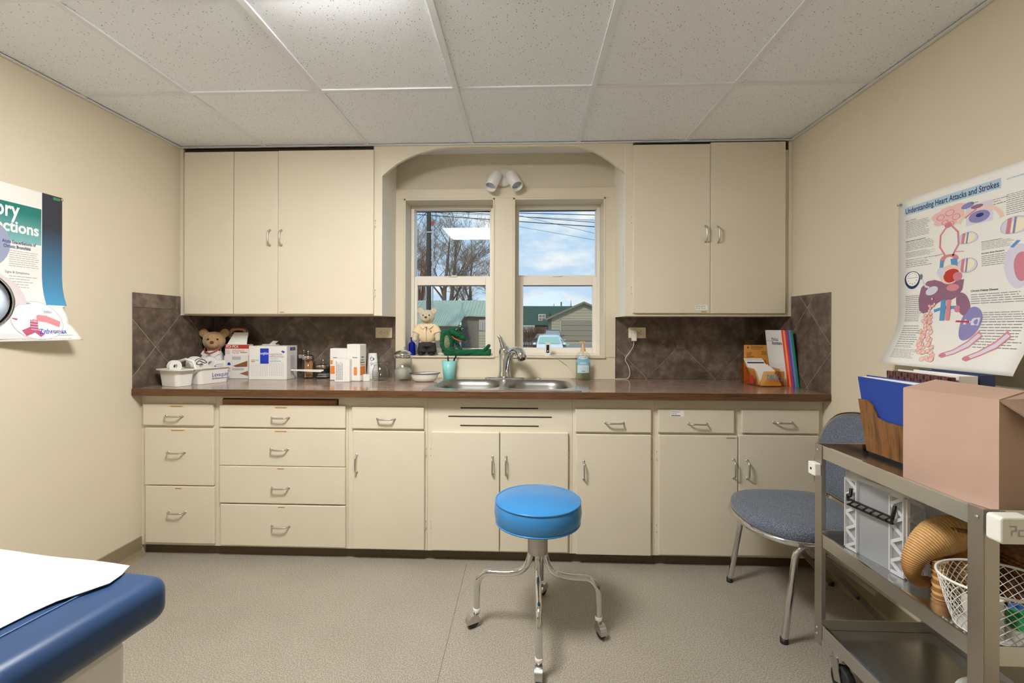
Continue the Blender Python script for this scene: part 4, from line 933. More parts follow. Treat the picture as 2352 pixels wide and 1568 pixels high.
MB().box(X-.0145, X+.0145, YT-.036, YT-.0085, zb, zt).build('body', 'white_plastic', t, bevel=.003)
cp = [(1456, 784, YT-.022), (1455, 795, YT-.022), (1447, 808, YT-.02), (1437, 820, YT-.02), (1436, 828, YT-.02), (1444, 840, YT-.02), (1447, 855, YT-.022), (1446, 864, YT-.03)]
pts = [(atY(x, y, Y)[0], Y, atY(x, y, Y)[1]) for x, y, Y in cp]
def cpt(x, y): X, Y = atZ(x, y, ZT+.004); return (X, min(max(Y, 2.930), 2.938), ZT+.0024)
pts += [cpt(1440, 869), cpt(1425, 870), cpt(1400, 867), cpt(1378, 865), cpt(1362, 868), cpt(1345, 868), cpt(1322, 866)]
px_, py_ = pts[-1][0], pts[-1][1]
pts += [(atY(1312, 852, YC-.015)[0], YC-.015, atY(1312, 852, YC-.015)[1]), (atY(1303, 836, YC-.013)[0], YC-.016, atY(1303, 836, YC-.016)[1]), (atY(1288, 828, YC-.013)[0], YC-.018, atY(1288, 828, YC-.018)[1]), (atY(1274, 821, YC-.01)[0], YC-.018, SILL+.016), (atY(1262, 818, YC+.03)[0], YC+.020, SILL+.009)]
MB().tube(fillet(pts, .02, 4), .0019, 6).build('cable', 'cable_white', t)
l2 = [cpt(1358, 849+14), cpt(1372, 862), cpt(1392, 866), cpt(1410, 864), cpt(1426, 866)]; MB().tube(fillet(l2, .02, 4), .0019, 6).build('spare_loop', 'cable_white', t)
# ---- sill camera
X = atY(1258, 810, YC+.05)[0]; t = thing('sill_camera', 'small white camera with a black face and blue light on the window sill', 'camera', (X, YC+.05, SILL+.0045))
w_, h_ = .0175, atY(1258, 787, YC+.05)[1]-SILL-.005
LB().prism(rrect(-w_, w_, .008, h_, .006), lambda u, v, off: Vector((u, off, v)), -.01, .012).build('body', 'white_plastic', t, bevel=.002)
LB().prism(rrect(-.009, .009, .020, h_-.012, .002), lambda u, v, off: Vector((u, off, v)), -.0115, -.0095).build('face', 'black', t)
LB().lathe([(0, 0), (.003, 0), (.003, .001), (0, .001)], 12, (0, -.0120, .032), mtx=Matrix.Rotation(PI/2, 3, 'X')).build('status_light', mat('blue_led', '#a8c0ff', .3, emit=('#9db8ff', 2.)), t)
LB().lathe([(0, 0), (.006, 0), (.006, .001), (0, .001)], 12, (0, -.0120, h_-.022), mtx=Matrix.Rotation(PI/2, 3, 'X')).build('lens', mat('lens_dark', '#15161c', .1), t)
LB().prism(rrect(-.022, .022, -.016, .02, .006), lambda u, v, off: Vector((u, v, off)), 0, .006).build('foot', 'white_plastic', t)
# ---- blue bottle on the sill
X = atY(945.5, 812, YC+.06)[0]; t = thing('glass_bottle', 'cobalt blue glass bottle on the window sill beside the bear', 'bottle', (X+.003, YC+.06, SILL+.0045)); h = atY(945, 776, YC+.06)[1]-SILL; r = .0225
LB().lathe([(0, 0), (r*.95, 0), (r, .004), (r, h*.60), (r*.85, h*.68), (r*.42, h*.74), (r*.38, h*.92), (r*.52, h*.93), (r*.52, h), (r*.3, h), (r*.3, h*.75), (r*.8, h*.6), (r*.88, .01), (0, .008)], 28).build('glass', 'blue_glass', t)
# white saucer under the bear
X = atY(978, 820, YC+.02)[0]
# ---- leaflet organizer, pad, reference book by the right wall
def wcorner(px, Y): return atY(px, 860, Y)[0]
org = thing('leaflet_holder', 'transparent amber leaflet holder with a teal printed logo on its front', 'holder', (1.352, 2.665, ZS0), .05)
hw = .072; D0, D1 = -.06, .13
b = LB()
b.prism([(-hw, .003), (hw, .003), (hw, .085), (-hw+.03, .085)], lambda u, v, off: Vector((u, off, v)), D0, D0+.0025)
b.prism([(-hw, D0), (hw, D0), (hw, D1), (-hw, D1)], lambda u, v, off: Vector((u, v, off)), 0, .003)
for s_ in (-hw, hw-.0025): b.prism([(D0, .003), (D0+.045, .095), (D1-.04, .10), (D1, .135), (D1, .003)], lambda u, v, off: Vector((off, u, v)), s_, s_+.0025)
b.prism([(-hw, .003), (hw, .003), (hw, .135), (-hw, .135)], lambda u, v, off: Vector((u, off, v)), D1-.0025, D1)
b.build('tray', 'amber_plastic', org)
Lo = local(org); Fo = lambda u, v, off=0.: Lo(u, D0-off, v)
b = MB(); b.text(Fo, 'DRUV', -.024, .040, .026, 0, .0008, width=.066, bold=.03); b.disc(Fo, .026, .074, .010, 1, .0006, ry=.006).lines(Fo, .050, .066, .03, .055, 3, 0, .0007).build('lettering', ['ink_cyan', 'ink_brown'], org)
b = MB(); Fso = lambda u, v, off=0.: Lo(-hw-off, -u, v); b.rect(Fso, -.03, .01, .01, .055, 0, .0006).build('red_sticker', 'ink_red', org)
rnd = random.Random(5)
def leaf(lab, y, w_, h_, tilt, m, grp='leaflets in the amber holder', dx=0., pr=None, lean=.0):
    c0 = Lo(dx, y, .0045); t = thing('leaflet', lab, 'leaflet', c0, MW[org.name].to_euler().z, grp)
    F = lambda u, v, off: Vector((u+v*lean, v*math.sin(tilt)+off*math.cos(tilt), v*math.cos(tilt)-off*math.sin(tilt)))
    LB().prism([(-w_/2, 0), (w_/2, 0), (w_/2, h_), (-w_/2, h_)], F, 0, .0022).build('sheet', m, t)
    if pr: b = LB(); b.rect(lambda u, v, off=0.: F(u, v, -off), -w_/2+.004, w_/2-.004, h_*pr[0], h_*pr[1], 0, .0005); b.build('print', pr[2], t)
for k in range(7): leaf('plain white folded leaflet in the amber holder', -.048+.010*k, .108, .098+.006*k, .55, 'paper', dx=.009+.003*rnd.uniform(-1, 1), lean=-.10)
leaf('leaflet with a dark blue band standing behind the white leaflets', .028, .106, .150, .52, 'paper', dx=.010, lean=-.1, pr=(.80, .93, 'ink_deepblue'))
leaf('leaflet with a grey cover at the back of the amber holder', .040, .108, .160, .5, 'card_white', dx=.012, lean=-.12, pr=(.3, .95, 'ink_lightgrey'))
# orange note pad behind
yp = YT-.062; x0, x1 = atY(1710, 800, yp)[0], XR-.010; zt = atY(1740, 792, yp)[1]
t, w_, Ff, Fr, Ft = carton('note_pad', 'orange printed note pad standing behind the amber leaflet holder', 'note pad', (x0, yp), (x1, yp+.0), .008, zt-ZS0, m=mat('pad_orange', '#f2ac4c', .6))
hN = zt-ZS0; b = MB(); b.text(Ff, 'TEAMREHAB', -w_*.25, hN*.91, .014, 0, .0009, width=w_*.52).text(Ff, 'PHYSICAL THERAPY', -.03, hN*.87, .006, 0, .0009, width=.06).disc(Ff, -w_*.36, hN*.93, .006, 0, .0009).lines(Ff, -w_*.42, -w_*.1, hN*.2, hN*.8, 12, 0, rag=.5).lines(Ff, w_*.2, w_*.45, hN*.72, hN*.83, 3, 0); b.build('print', 'ink_brown', t)
# reference book with coloured index tabs leaning on the right wall
bk_ = thing('reference_book', 'white spiral bound medical illustrations book with rainbow index edges', 'book', (1.478, 2.575, ZS0), math.radians(-82))
zb_ = .312; ln = .02; shx = -.055
Fbk = lambda u, v, off: Vector((u+v*shx, off-v*.09, v))
LB().prism([(-.215, 0), (-.078, 0), (-.078, zb_), (-.215, zb_)], Fbk, 0, .012).build('cover', 'card_white', bk_)
for k, c in enumerate(('#e8525a', '#f6a35a', '#d8334a', '#4c5fa8', '#8a7cc0', '#178a72')):
    LB().prism([(-.0775+.0130*k, 0), (-.0650+.0130*k, 0), (-.0650+.0130*k, zb_), (-.0775+.0130*k, zb_)], Fbk, .0006+.0012*k, .011).build('index_edge', mat('tab_%d' % k, c, .5), bk_)
Lk = local(bk_); Fk = lambda u, v, off=0.: Lk(*Fbk(u, v, -off))
b = MB(); b.text(Fk, 'Medical', -.165, zb_*.80, .022, 0, .0008, width=.055).text(Fk, 'Illustrations', -.165, zb_*.735, .020, 0, .0008, width=.082, bold=.02).rect(Fk, -.212, -.168, zb_*.795, zb_*.80, 1); b.build('lettering', ['ink_deepblue', 'ink_red'], bk_)
for k in range(22):
    z = .012+k*zb_/23; LB().tube([Fbk(-.216, z, 0.), Fbk(-.221, z, .006), Fbk(-.216, z, .013)], .0014, 4).build('spiral_ring', 'black', bk_)
# ---- two-head spot light over the windows
X, Z = atY(1157.5, 407, YB-.02)[0], atY(1157.5, 407, YC)[1]
t = thing('spot_light', 'white two-head spot light above the windows', 'spot light', (X, YB, Z))
Rm = Matrix.Rotation(PI/2, 3, 'X')
LB().lathe([(.058, 0), (.058, .016), (.052, .024), (0, .026)], 36, (0, 0, 0), mtx=Rm).build('canopy', 'white_plastic', t)
LB().lathe([(0, .026), (.006, .026), (.005, .030), (0, .031)], 12, (0, 0, -.004), mtx=Rm).build('centre_nut', 'white_plastic', t)
for s_, ex, ez in ((-1, 1122, 438), (1, 1193, 436)):
    a = Vector((s_*.045, -.05, .004)); q = atY(ex, ez, YB-.13); e = Vector((q[0]-X, -.13, q[1]-Z)); d = (e-a).normalized(); q_ = Vector((0,0,1)).rotation_difference(d).to_matrix()
    hd = LB().lathe([(0, -.012), (.025, -.012), (.034, -.006), (.036, .004), (.036, .118), (.033, .118), (.033, .085), (.030, .08)], 32, a, mtx=q_).build('head', 'white_plastic', t)
    LB().lathe([(0, .086), (.012, .087), (.029, .092), (.030, .082)], 24, a, mtx=q_).build('bulb', mat('bulb_face', '#b9c4d8', .2), hd)
    LB().tube([(s_*.03, -.024, .0), (s_*.036, -.04, .003), tuple(a)], .009, 8).build('arm', 'white_plastic', t)
# ================================================================ plush toys
def bear(name, label, P, rz, h, fur, coat, coatname, legs=True, hat=False, turn=0., drop=0., arm=1., slim=1.):
    """standing bear h tall, facing local -Y"""
    t = thing(name, label, 'teddy bear', P, rz); k = h/.31
    E = lambda b, c, r, rot=None: b.ell([x*k for x in c], [x*k for x in r], 20, 12, 0, rot)
    zo = -drop*k
    class LB(globals()['LB']):
        def build(s, *a, **kw): s.v = [(x, y, z+zo) for x, y, z in s.v]; return globals()['LB'].build(s, *a, **kw)
    b = LB(); Rz = Matrix.Rotation(turn, 3, 'Z'); hd = lambda c: tuple(Vector((0, 0, .25))+Rz @ (Vector(c)-Vector((0, 0, .25))))
    fw = (1-arm)*.03
    E(b, (0, 0, .15), (.045*slim, .04*slim, .07)); E(b, (0, -.002, .25), (.050, .046, .046)); E(b, hd((0, -.040, .238)), (.027, .026, .023)); E(b, (0, 0, .205), (.03, .03, .03))
    for s_ in (-1, 1):
        E(b, hd((s_*.044, .002, .288)), (.023, .011, .022))
        b.tube([(s_*.05*arm*k, 0, .18*k), (s_*.078*arm*k, (-.015-fw)*k, .140*k), (s_*.082*arm*k, (-.03-fw)*k, .115*k)], [.023*k*slim, .022*k*slim, .017*k], 12); E(b, (s_*.083*arm, -.034-fw, .105), (.018, .019, .018))
        if legs: b.tube([(s_*.026*k, 0, .09*k), (s_*.030*k, 0, .03*k)], .024*k, 12)
    b.build('body', fur, t, remesh=.0038*k)
    b = LB()
    E(b, (0, 0, .135), (.060*slim, .050*slim, .066)); b.lathe([(.062*k*slim, .075*k), (.061*k*slim, .10*k)], 24, sy=.85); E(b, (0, 0, .178), (.046*slim, .041, .036))
    for s_ in (-1, 1): b.tube([(s_*.038*arm*k, 0, .192*k), (s_*.063*arm*k, (-.006-fw)*k, .165*k), (s_*.077*arm*k, (-.018-fw)*k, .138*k)], [.024*k*slim, .029*k*slim, .029*k*slim], 14)
    b.build(coatname, coat, t, remesh=.0038*k)
    Lc = local(t); Ff = lambda u, v, off=0.: Lc(u*k, (-.0515*slim*math.sqrt(max(.05, 1-(u/.064)**2))-.0012)*k-off, v*k+zo)
    b = MB(); b.stroke(Ff, [(0, .178), (.002, .08)], .0022, 0, .001)
    for s_ in (-1, 1):
        b2 = LB(); b2.add([(s_*.004*k, -.043*k, .186*k), (s_*.034*k, -.030*k, .206*k), (s_*.044*k, -.034*k, .190*k), (s_*.020*k, -.050*k, .170*k)], [(0, 1, 2, 3)]); b2.build('collar', coat, t, solid=.003)
    b.build('placket', 'ink_grey', t)
    b = LB(); E(b, hd((0, -.066, .245)), (.009, .006, .007)); b.build('nose', 'nose_brown', t)
    for s_ in (-1, 1): b = LB(); E(b, hd((s_*.019, -.043, .258)), (.0052, .0045, .0052)); b.build('eye', 'black', t)
    return t, k, Ff, hd
SY = YC+.062
X0 = atY(981, 815, SY)[0]; hb_ = atY(981, 706, SY)[1]-SILL-.005
t, k, Ff, hd = bear('teddy_bear', 'cream teddy bear in tan shirt and grey trousers standing on the window sill', (X0, SY, SILL+.005), .06, hb_, 'fur_cream', 'shirt_cream', 'shirt', arm=.90)
b = MB(); b.rect(Ff, .024, .036, .155, .158, 0, .0015).rect(Ff, .0285, .0315, .1505, .1625, 0, .0015); b.build('red_cross', 'ink_red', t)
b = MB(); b.poly(Ff, [(-.004, .185), (.008, .185), (.005, .168), (.0, .166)], 0, .002); b.build('tie', 'ink_grey', t)
b = LB(); b.lathe([(.054*k, .078*k), (.056*k, .06*k), (.05*k, .045*k)], 24, sy=.82)
for s_ in (-1, 1): b.tube([(s_*.024*k, 0, .075*k), (s_*.030*k, -.002*k, .045*k), (s_*.032*k, -.004*k, .018*k)], [.032*k, .031*k, .032*k], 14)
b.ell((0, 0, .07*k), (.054*k, .044*k, .025*k)); b.build('trousers', 'trouser_grey', t, remesh=.004)
for s_ in (-1, 1): b = LB(); b.ell((s_*.033*k, -.022*k, .0125*k), (.027*k, .036*k, .0125*k)); b.build('shoe', 'shoe_black', t)
# bear in a white coat behind the caddy
yb_ = 2.895; X0 = atY(489, 840, yb_)[0]; hb2 = .262
zb2 = atY(489, 753, yb_)[1]; 
t, k, Ff, hd = bear('teddy_bear', 'tan teddy bear in a white coat behind the caddy', (XL+.007+.080, 2.848, ZS0), .10, (atY(485, 753, 2.848)[1]-ZS0)*.31/.244, 'fur_tan', 'coat_white', 'coat', legs=False, turn=.35, drop=.0690, arm=.42, slim=.80)
b = LB(); b.tube([(x*k, y*k, (z-.066)*k) for x, y, z in ((-.034, -.020, .213), (-.02, -.044, .196), (.006, -.052, .188), (.03, -.038, .2), (.036, -.012, .214))], .003*k, 6); b.build('stethoscope', 'hat_red', t)
# plush with a wide-brimmed hat behind the prep pad box
yh = 2.935; X0 = atY(549, 800, yh)[0]; zt = atY(549, 751, yh)[1]
t = thing('plush_toy', 'olive plush toy in a straw brimmed hat behind the prep pad box', 'plush toy', (X0+.012, yh-.015, ZS0), .1)
H = zt-ZS0; b = LB(); b.ell((0, 0, H-.085), (.042, .034, .040)); b.tube([(0, 0, .04), (0, 0, H-.12)], [.034, .033], 16); b.ell((0, 0, .045), (.05, .034, .045)); b.build('body', 'fur_olive', t, remesh=.005)
b = LB(); pr = [(.052, -.015), (.060, .004), (.055, .03), (.040, .046), (.0, .05), (-.040, .046), (-.055, .03), (-.060, .004), (-.052, -.015)]
Fh = lambda u, v, off: Vector((u, -.012+off, H-.055+v))
b.prism(pr+[(-.042, -.015), (-.044, .012), (-.030, .032), (0, .036), (.030, .032), (.044, .012), (.042, -.015)], Fh, -.006, .012); hat = b.build('hat_brim', 'hat_straw', t)
LB().tube([(u, -.02, H-.055+v) for u, v in pr], .0028, 6).build('hat_binding', 'hat_red', t)
LB().tube([(-.04, -.01, H-.10), (0, -.034, H-.135), (.045, -.012, H-.10)], [.014, .016, .014], 10, flat=.5).build('scarf', 'shirt_cream', t)
# crocheted frog
FY = YC+.060; Zs = SILL+.0045
def fp(x, y, Y=FY, r=0.):
    if x > 1080: x = 1080+(x-1080)*.86
    q = atY(x+.6, y, Y); return Vector((q[0], Y, max(q[1], Zs+r)))
base = fp(1035, 817); t = thing('crochet_frog', 'green crocheted frog with long legs sitting on the window sill', 'plush frog', (base.x, FY, Zs))
b = MB()
def T(pts, rs, n=14): b.tube(fillet([Vector(p) for p in pts], .03, 4) if False else [Vector(p) for p in pts], rs, n)
bt = fp(1030, 770); bb = fp(1028, 808)
b.ell(fp(1028, 786), (.042, .036, .068)); b.ell(fp(1030, 806, FY, .032), (.046, .04, .032)); b.ell(fp(1024, 765), (.034, .03, .025))
hc_ = fp(1047, 765, FY-.025); hr = Matrix.Rotation(math.radians(28), 3, 'Y')
b.ell(hc_, (.055, .040, .026), 24, 14, 0, hr); b.ell(fp(1062, 776, FY-.028), (.026, .03, .018), 20, 12, 0, hr)
b.build('body', 'yarn_green', t, remesh=.0035)
b = MB(); b.ell(fp(1026, 788, FY-.016), (.026, .028, .056)); b.build('belly', 'yarn_sage', t)
for (x, y, Y) in ((1047, 754, FY-.05), (1060, 753, FY-.02)):
    b = MB(); b.ell(fp(x, y, Y), (.016, .014, .013)); e = b.build('eye_bump', 'yarn_green', t); b = MB(); b.ell(fp(x+1.5, y+2.2, Y-.010), (.010, .007, .0075)); b.build('eye_white', 'yarn_sage', e)
    b = MB(); b.ell(fp(x+3, y+2.6, Y-.0165), (.0045, .003, .0045)); b.build('pupil', 'black', e)
b = MB(); b.tube([fp(1037, 771, FY-.062), fp(1045, 778, FY-.066), fp(1053, 782, FY-.064), fp(1062, 783, FY-.056)], [.0025, .004, .004, .002], 8); b.build('mouth', 'lip_red', t)
def limb(name, pts, rs): b = MB(); b.tube(fillet(pts, .03, 4), [rs[0]+(rs[1]-rs[0])*i/ (len(fillet(pts, .03, 4))-1) for i in range(len(fillet(pts, .03, 4)))], 14); b.ell(pts[0], rs[0]).ell(pts[-1], rs[1]); return b
lg = fp
b = limb('leg', [fp(1025, 810, FY-.035, .021), fp(1065, 811, FY-.040, .019), fp(1095, 806, FY-.03, .016), fp(1116, 806, FY-.02, .013)], (.021, .013)); b.tube([fp(1112, 808, FY-.02), fp(1121, 802, FY-.02), fp(1129, 794, FY-.02)], [.012, .014, .012], 12); b.ell(fp(1129, 793, FY-.02), (.012, .012, .009)); b.build('leg', 'yarn_green', t, remesh=.003)
b = limb('leg', [fp(1025, 812, FY+.0, .021), fp(1070, 813, FY-.015, .018), fp(1100, 813, FY-.04, .016), fp(1124, 813, FY-.045, .014)], (.021, .013)); b.tube([fp(1124, 814, FY-.045, .014), fp(1129, 810, FY-.047, .016), fp(1131, 801, FY-.047, .013)], [.013, .015, .013], 12); b.ell(fp(1130, 813, FY-.047, .013), (.013, .012, .013)); b.build('leg', 'yarn_green', t, remesh=.003)
b = limb('arm', [fp(1017, 768, FY-.022), fp(1014, 790, FY-.038), fp(1018, 802, FY-.04), fp(1040, 806, FY-.05)], (.015, .011)); b.build('arm', 'yarn_green', t, remesh=.003)
b = limb('arm', [fp(1042, 775, FY+.0), fp(1052, 794, FY+.008), fp(1062, 808, FY-.0)], (.013, .010)); b.build('arm', 'yarn_green', t, remesh=.003)
# ================================================================ wheeled stool
def caster(parent, P, ang, r=.026, sc=1., hood='steel'):
    """swivel caster whose wheel rests on the floor; P = floor point under the stem"""
    P = Vector(P); d = Vector((math.cos(ang), math.sin(ang), 0)); s_ = Vector((-d.y, d.x, 0)); c = P+d*.018*sc+Vector((0, 0, r+.0003))
    q = Matrix((d, s_, Vector((0, 0, 1)))).transposed()
    rt = q @ Matrix.Rotation(PI/2, 3, 'X')
    cs = MB(); cs.lathe([(.0, .004*sc), (.011*sc, .006*sc), (.012*sc, .02*sc), (.009*sc, .022*sc), (0, .023*sc)], 14, P+Vector((0, 0, r*1.75)))
    w_ = .011*sc
    pts = [(math.cos(a), math.sin(a)) for a in [PI*(-.05+1.1*i/10) for i in range(11)]]
    for s2 in (-1, 1):
        vs = [c+d*(x*r*1.12)+Vector((0, 0, y*r*1.12))+s_*(s2*w_*1.25) for x, y in pts]; cs.add(vs, [tuple(range(11))], 0)
    va = [c+d*(x*r*1.12)+Vector((0, 0, y*r*1.12))+s_*(s2*w_*1.25) for x, y in pts for s2 in (-1, 1)]
    cs.add(va, [(2*i, 2*i+1, 2*i+3, 2*i+2) for i in range(10)], 0, True)
    o = cs.build('caster', hood, parent)
    wb_ = MB().lathe([(0, -w_), (r*.9, -w_), (r, -w_*.7), (r, w_*.7), (r*.9, w_), (0, w_)], 24, c, mtx=rt); wb_.build('wheel', 'rubber', o)
    return P+Vector((0, 0, r*1.75+.018*sc))
feet = [atZ(1095, 1436, 0), atZ(1238, 1557, 0), atZ(1375, 1457, 0)]
SC = Vector(((feet[0][0]+feet[2][0])/2, (feet[0][1]+feet[2][1])/2, 0)); SC = Vector((.052, 1.862, 0))
st = thing('stool', 'round blue vinyl stool with chrome legs on casters', 'stool', tuple(SC))
sx_, sz0 = SC.x, 0
r_s = 100*1.86/F_
zt_ = .535; zb_ = zt_-.092
b = LB(); b.lathe([(0, zt_+.012), (r_s*.5, zt_+.009), (r_s*.85, zt_+.001), (r_s*.955, zt_-.006)], 56); b.lathe([(r_s*.955, zt_-.006), (r_s*.985, zt_-.02), (r_s*1.0, zt_-.05), (r_s*.975, zt_-.078), (r_s*.94, zb_), (0, zb_-.002)], 56); b.build('seat', 'blue_vinyl', st)
for (z, rr) in ((zt_-.007, .962), (zb_+.004, .952)): LB().tube([(r_s*rr*math.cos(a), r_s*rr*math.sin(a), z) for a in [2*PI*i/64 for i in range(64)]], .0042, 6, closed=True).build('piping', 'blue_vinyl', st)
LB().lathe([(0, zb_-.004), (.055, zb_-.004), (.055, zb_-.014), (.038, zb_-.018), (0, zb_-.018)], 28).build('seat_plate', 'rubber', st)
LB().lathe([(.039, zb_-.016), (.040, zb_-.018), (.040, zb_-.124), (.0385, zb_-.126), (0, zb_-.126)], 28).build('collar', 'brushed', st)
LB().tube([(0, 0, zb_-.06), (0, 0, zb_-.26)], .010, 10).build('screw_post', 'steel', st)
angs = []
ft = [Vector((*p, 0))-SC for p in feet]+[None]; ft[3] = Vector((-ft[1].x+.02, -ft[1].y*.98, 0))
R0 = sum(v.length for v in ft[:3])/3
for i, v in enumerate(ft):
    a = math.atan2(v.y, v.x); Rr = v.length; d = Vector((math.cos(a), math.sin(a), 0)); zc = zb_-.035
    pts = [d*.0275+Vector((0, 0, zc)), d*.0275+Vector((0, 0, .295)), d*.06+Vector((0, 0, .235)), d*(Rr*.52)+Vector((0, 0, .222)), d*(Rr-.03)+Vector((0, 0, .222)), d*(Rr-.002)+Vector((0, 0, .18)), d*Rr+Vector((0, 0, .068))]
    b = LB(); b.tube(fillet(pts, .065, 7), .0125, 12); leg = b.build('leg', 'chrome', st)
    LB().lathe([(.0135, .060), (.0145, .064), (.0145, .072), (.0125, .074)], 14, tuple(d*Rr)).build('cap_ring', 'white_plastic', leg)
    caster(st, SC+v+Vector((0, 0, 0)), (math.radians(215), math.radians(-95), math.radians(-70), math.radians(60))[i], .025)

# ================================================================ folding chair
chx = 1.15; chy = 2.04
cht = thing('folding_chair', 'chrome folding chair with padded blue grey tweed seat and back', 'chair', (1.2, 2.03, 0))
zs = .452
FLf, NLf = Vector((*atZ(1676, 1335, 0), 0)), Vector((*atZ(1801, 1476, 0), 0))   # front feet: far, near
# seat outline (front = towards -X)
def seat_pts(g=0.):
    P = [(.945, 1.905), (.925, 2.03), (.945, 2.165), (1.02, 2.245), (1.16, 2.262), (1.36, 2.225), (1.385, 2.05), (1.36, 1.86), (1.16, 1.80), (1.03, 1.812)]
    n = len(P); out = []
    for i in range(n):
        p0, p1, p2, p3 = [Vector((*P[(i+k) % n], 0)) for k in (-1, 0, 1, 2)]
        for j in range(5):
            q = j/5; out.append(.5*((2*p1)+(-p0+p2)*q+(2*p0-5*p1+4*p2-p3)*q*q+(-p0+3*p1-3*p2+p3)*q**3))
    c = Vector((1.16, 2.03, 0))
    return [c+(p-c)*(1+g) for p in out]
def pad(rows, flip=False): 
    b = MB(); n = len(rows[0]); vs = [p for r in rows for p in r]; fs = [(i*n+k, i*n+(k+1) % n, (i+1)*n+(k+1) % n, (i+1)*n+k) for i in range(len(rows)-1) for k in range(n)]
    fs += [tuple(range(n))[::-1], tuple(range((len(rows)-1)*n, len(rows)*n))]; return b.add(vs, fs, 0, True)
Z = lambda ps, z: [Vector((p.x, p.y, z)) for p in ps]
pad([Z(seat_pts(-.03), zs-.048), Z(seat_pts(0), zs-.044), Z(seat_pts(.01), zs-.022), Z(seat_pts(-.015), zs-.006), Z(seat_pts(-.08), zs+.002), Z(seat_pts(-.3), zs+.006), Z(seat_pts(-.7), zs+.008)]).build('seat', 'chair_fabric', cht)
b = MB(); b.tube(Z(seat_pts(.006), zs-.056), .011, 8, closed=True, flat=1.2); b.build('seat_frame', 'chrome', cht)
yfar, ynear = 2.262, 1.795
for (foot, ys_) in ((FLf, yfar-.03), (NLf, ynear+.012)):
    b = MB(); top = Vector((1.035, ys_, zs-.066)); pts = [foot+Vector((0, 0, .006)), foot+(top-foot)*.93+Vector((-.0, 0, 0)), top+Vector((.03, 0, .006)), Vector((1.30, ys_+(.02 if ys_ < 2 else -.02), zs-.066)), Vector((1.42, ys_+(.03 if ys_ < 2 else -.03), zs+.0)), Vector((1.455, ys_+(.03 if ys_ < 2 else -.03), zs+.26))]
    b.tube(fillet(pts, .07, 6), .0125, 10, flat=1.0); lg_ = b.build('front_leg', 'chrome', cht)
    MB().lathe([(.0145, 0), (.0145, .02), (0, .02)], 10, tuple(foot)).build('foot_cap', 'rubber', lg_)
for (ys_, fx_) in ((yfar-.06, Vector((1.452, 2.255, 0))), (ynear+.06, Vector((1.452, 1.865, 0)))):
    b = MB(); top = Vector((1.10, ys_, zs-.07)); b.bar(fx_+Vector((0, 0, .010)), top, .012, .024); lg_ = b.build('rear_leg', 'brushed', cht); MB().lathe([(.013, 0), (.013, .018), (0, .018)], 8, tuple(fx_)).build('foot_cap', 'rubber', lg_)
    m_ = fx_*.55+top*.45; MB().tube([m_+Vector((0, -.012, 0)), m_+Vector((0, .012, 0))], .008, 8).build('pivot_bolt', 'rubber', lg_)
b = MB(); b.bar((1.40, 1.90, .16), (1.40, 2.20, .16), .01, .018); b.build('cross_bar', 'brushed', cht)
# back pad
def back_pts(g=0., dx=0.):
    P = [(1.815, .50), (1.90, .475), (2.03, .468), (2.16, .475), (2.245, .50), (2.262, .60), (2.250, .72), (2.20, .80), (2.12, .832), (2.03, .84), (1.94, .832), (1.86, .80), (1.81, .72), (1.798, .60)]
    n = len(P); out = []
    for i in range(n):
        p0, p1, p2, p3 = [Vector((*P[(i+k) % n], 0)) for k in (-1, 0, 1, 2)]
        for j in range(4): q = j/4; out.append(.5*((2*p1)+(-p0+p2)*q+(2*p0-5*p1+4*p2-p3)*q*q+(-p0+3*p1-3*p2+p3)*q**3))
    c = Vector((2.03, .65, 0)); res = []
    for p in out: v = c+(p-c)*(1+g); res.append(Vector((1.385+(v.y-.47)*.17+dx+.10*abs(v.x-2.03)**2*(-4), v.x, v.y)))
    return res
pad([back_pts(-.6, -.024), back_pts(-.25, -.022), back_pts(-.06, -.016), back_pts(0, -.004), back_pts(0, .012), back_pts(-.03, .018)]).build('backrest', 'chair_fabric', cht)
b = MB(); b.tube(back_pts(.03, .008), .009, 8, closed=True); b.build('back_frame', 'chrome', cht)

# ================================================================ exam table
ZX = .76
TP = Vector((-.66, .875, 0))
# table end edge runs towards the viewer, slightly askew
a0 = Vector((*atZ(398, 1312, ZX), 0)); a1 = Vector((*atZ(0, 1543, ZX), 0)); ang = math.atan2(a0.y-a1.y, a0.x-a1.x)-PI/2
ex = thing('exam_table', 'medical exam table with navy vinyl top and white paper sheet', 'exam table', (a0.x, a0.y, 0), ang)
LX, LY = 1.05, .75                                # towards -x, towards -y (local)
b = LB(); n = 6
prof = [(0, ZX-.105), (.006, ZX-.06), (.004, ZX-.03), (-.016, ZX-.008), (-.045, ZX)]
b.box(-LX, 0, -LY*1.6, 0, ZX-.082, ZX); top = b.build('top_pad', 'navy_vinyl', ex, bevel=.028, seg=5)
for p in top.data.polygons: p.use_smooth = True
LB().tube([(-.085, -.03, ZX+.0008), (-.085, -1.15, ZX+.0008)], .0022, 6).build('seam', 'navy_piping', ex)
def pg(u, v):
    y = -.004-1.19*v; x = -.105-(LX-.115)*u; wv = .0018*math.sin(9*v*3.1+u*4)+.0012*math.sin(23*u+7*v)
    x += .04*math.exp(-((y+.06)/.05)**2)*(1-u)
    return Vector((x, y, ZX+.0035+max(0, wv)))
b = LB(); b.grid(pg, 24, 40); pp = b.build('paper_sheet', 'exam_paper', ex, solid=.0012)
LB().box(-LX+.06, -.022, -1.10, -.07, .08, ZX-.083).build('base_cabinet', 'white_plastic', ex, bevel=.01)
LB().box(-LX+.09, -.09, -1.07, -.17, 0, .08).build('plinth', 'rubber', ex)
LB().box(-.021, -.010, -.62, -.30, ZX-.30, ZX-.13).build('step_drawer', 'white_plastic', ex, bevel=.004)
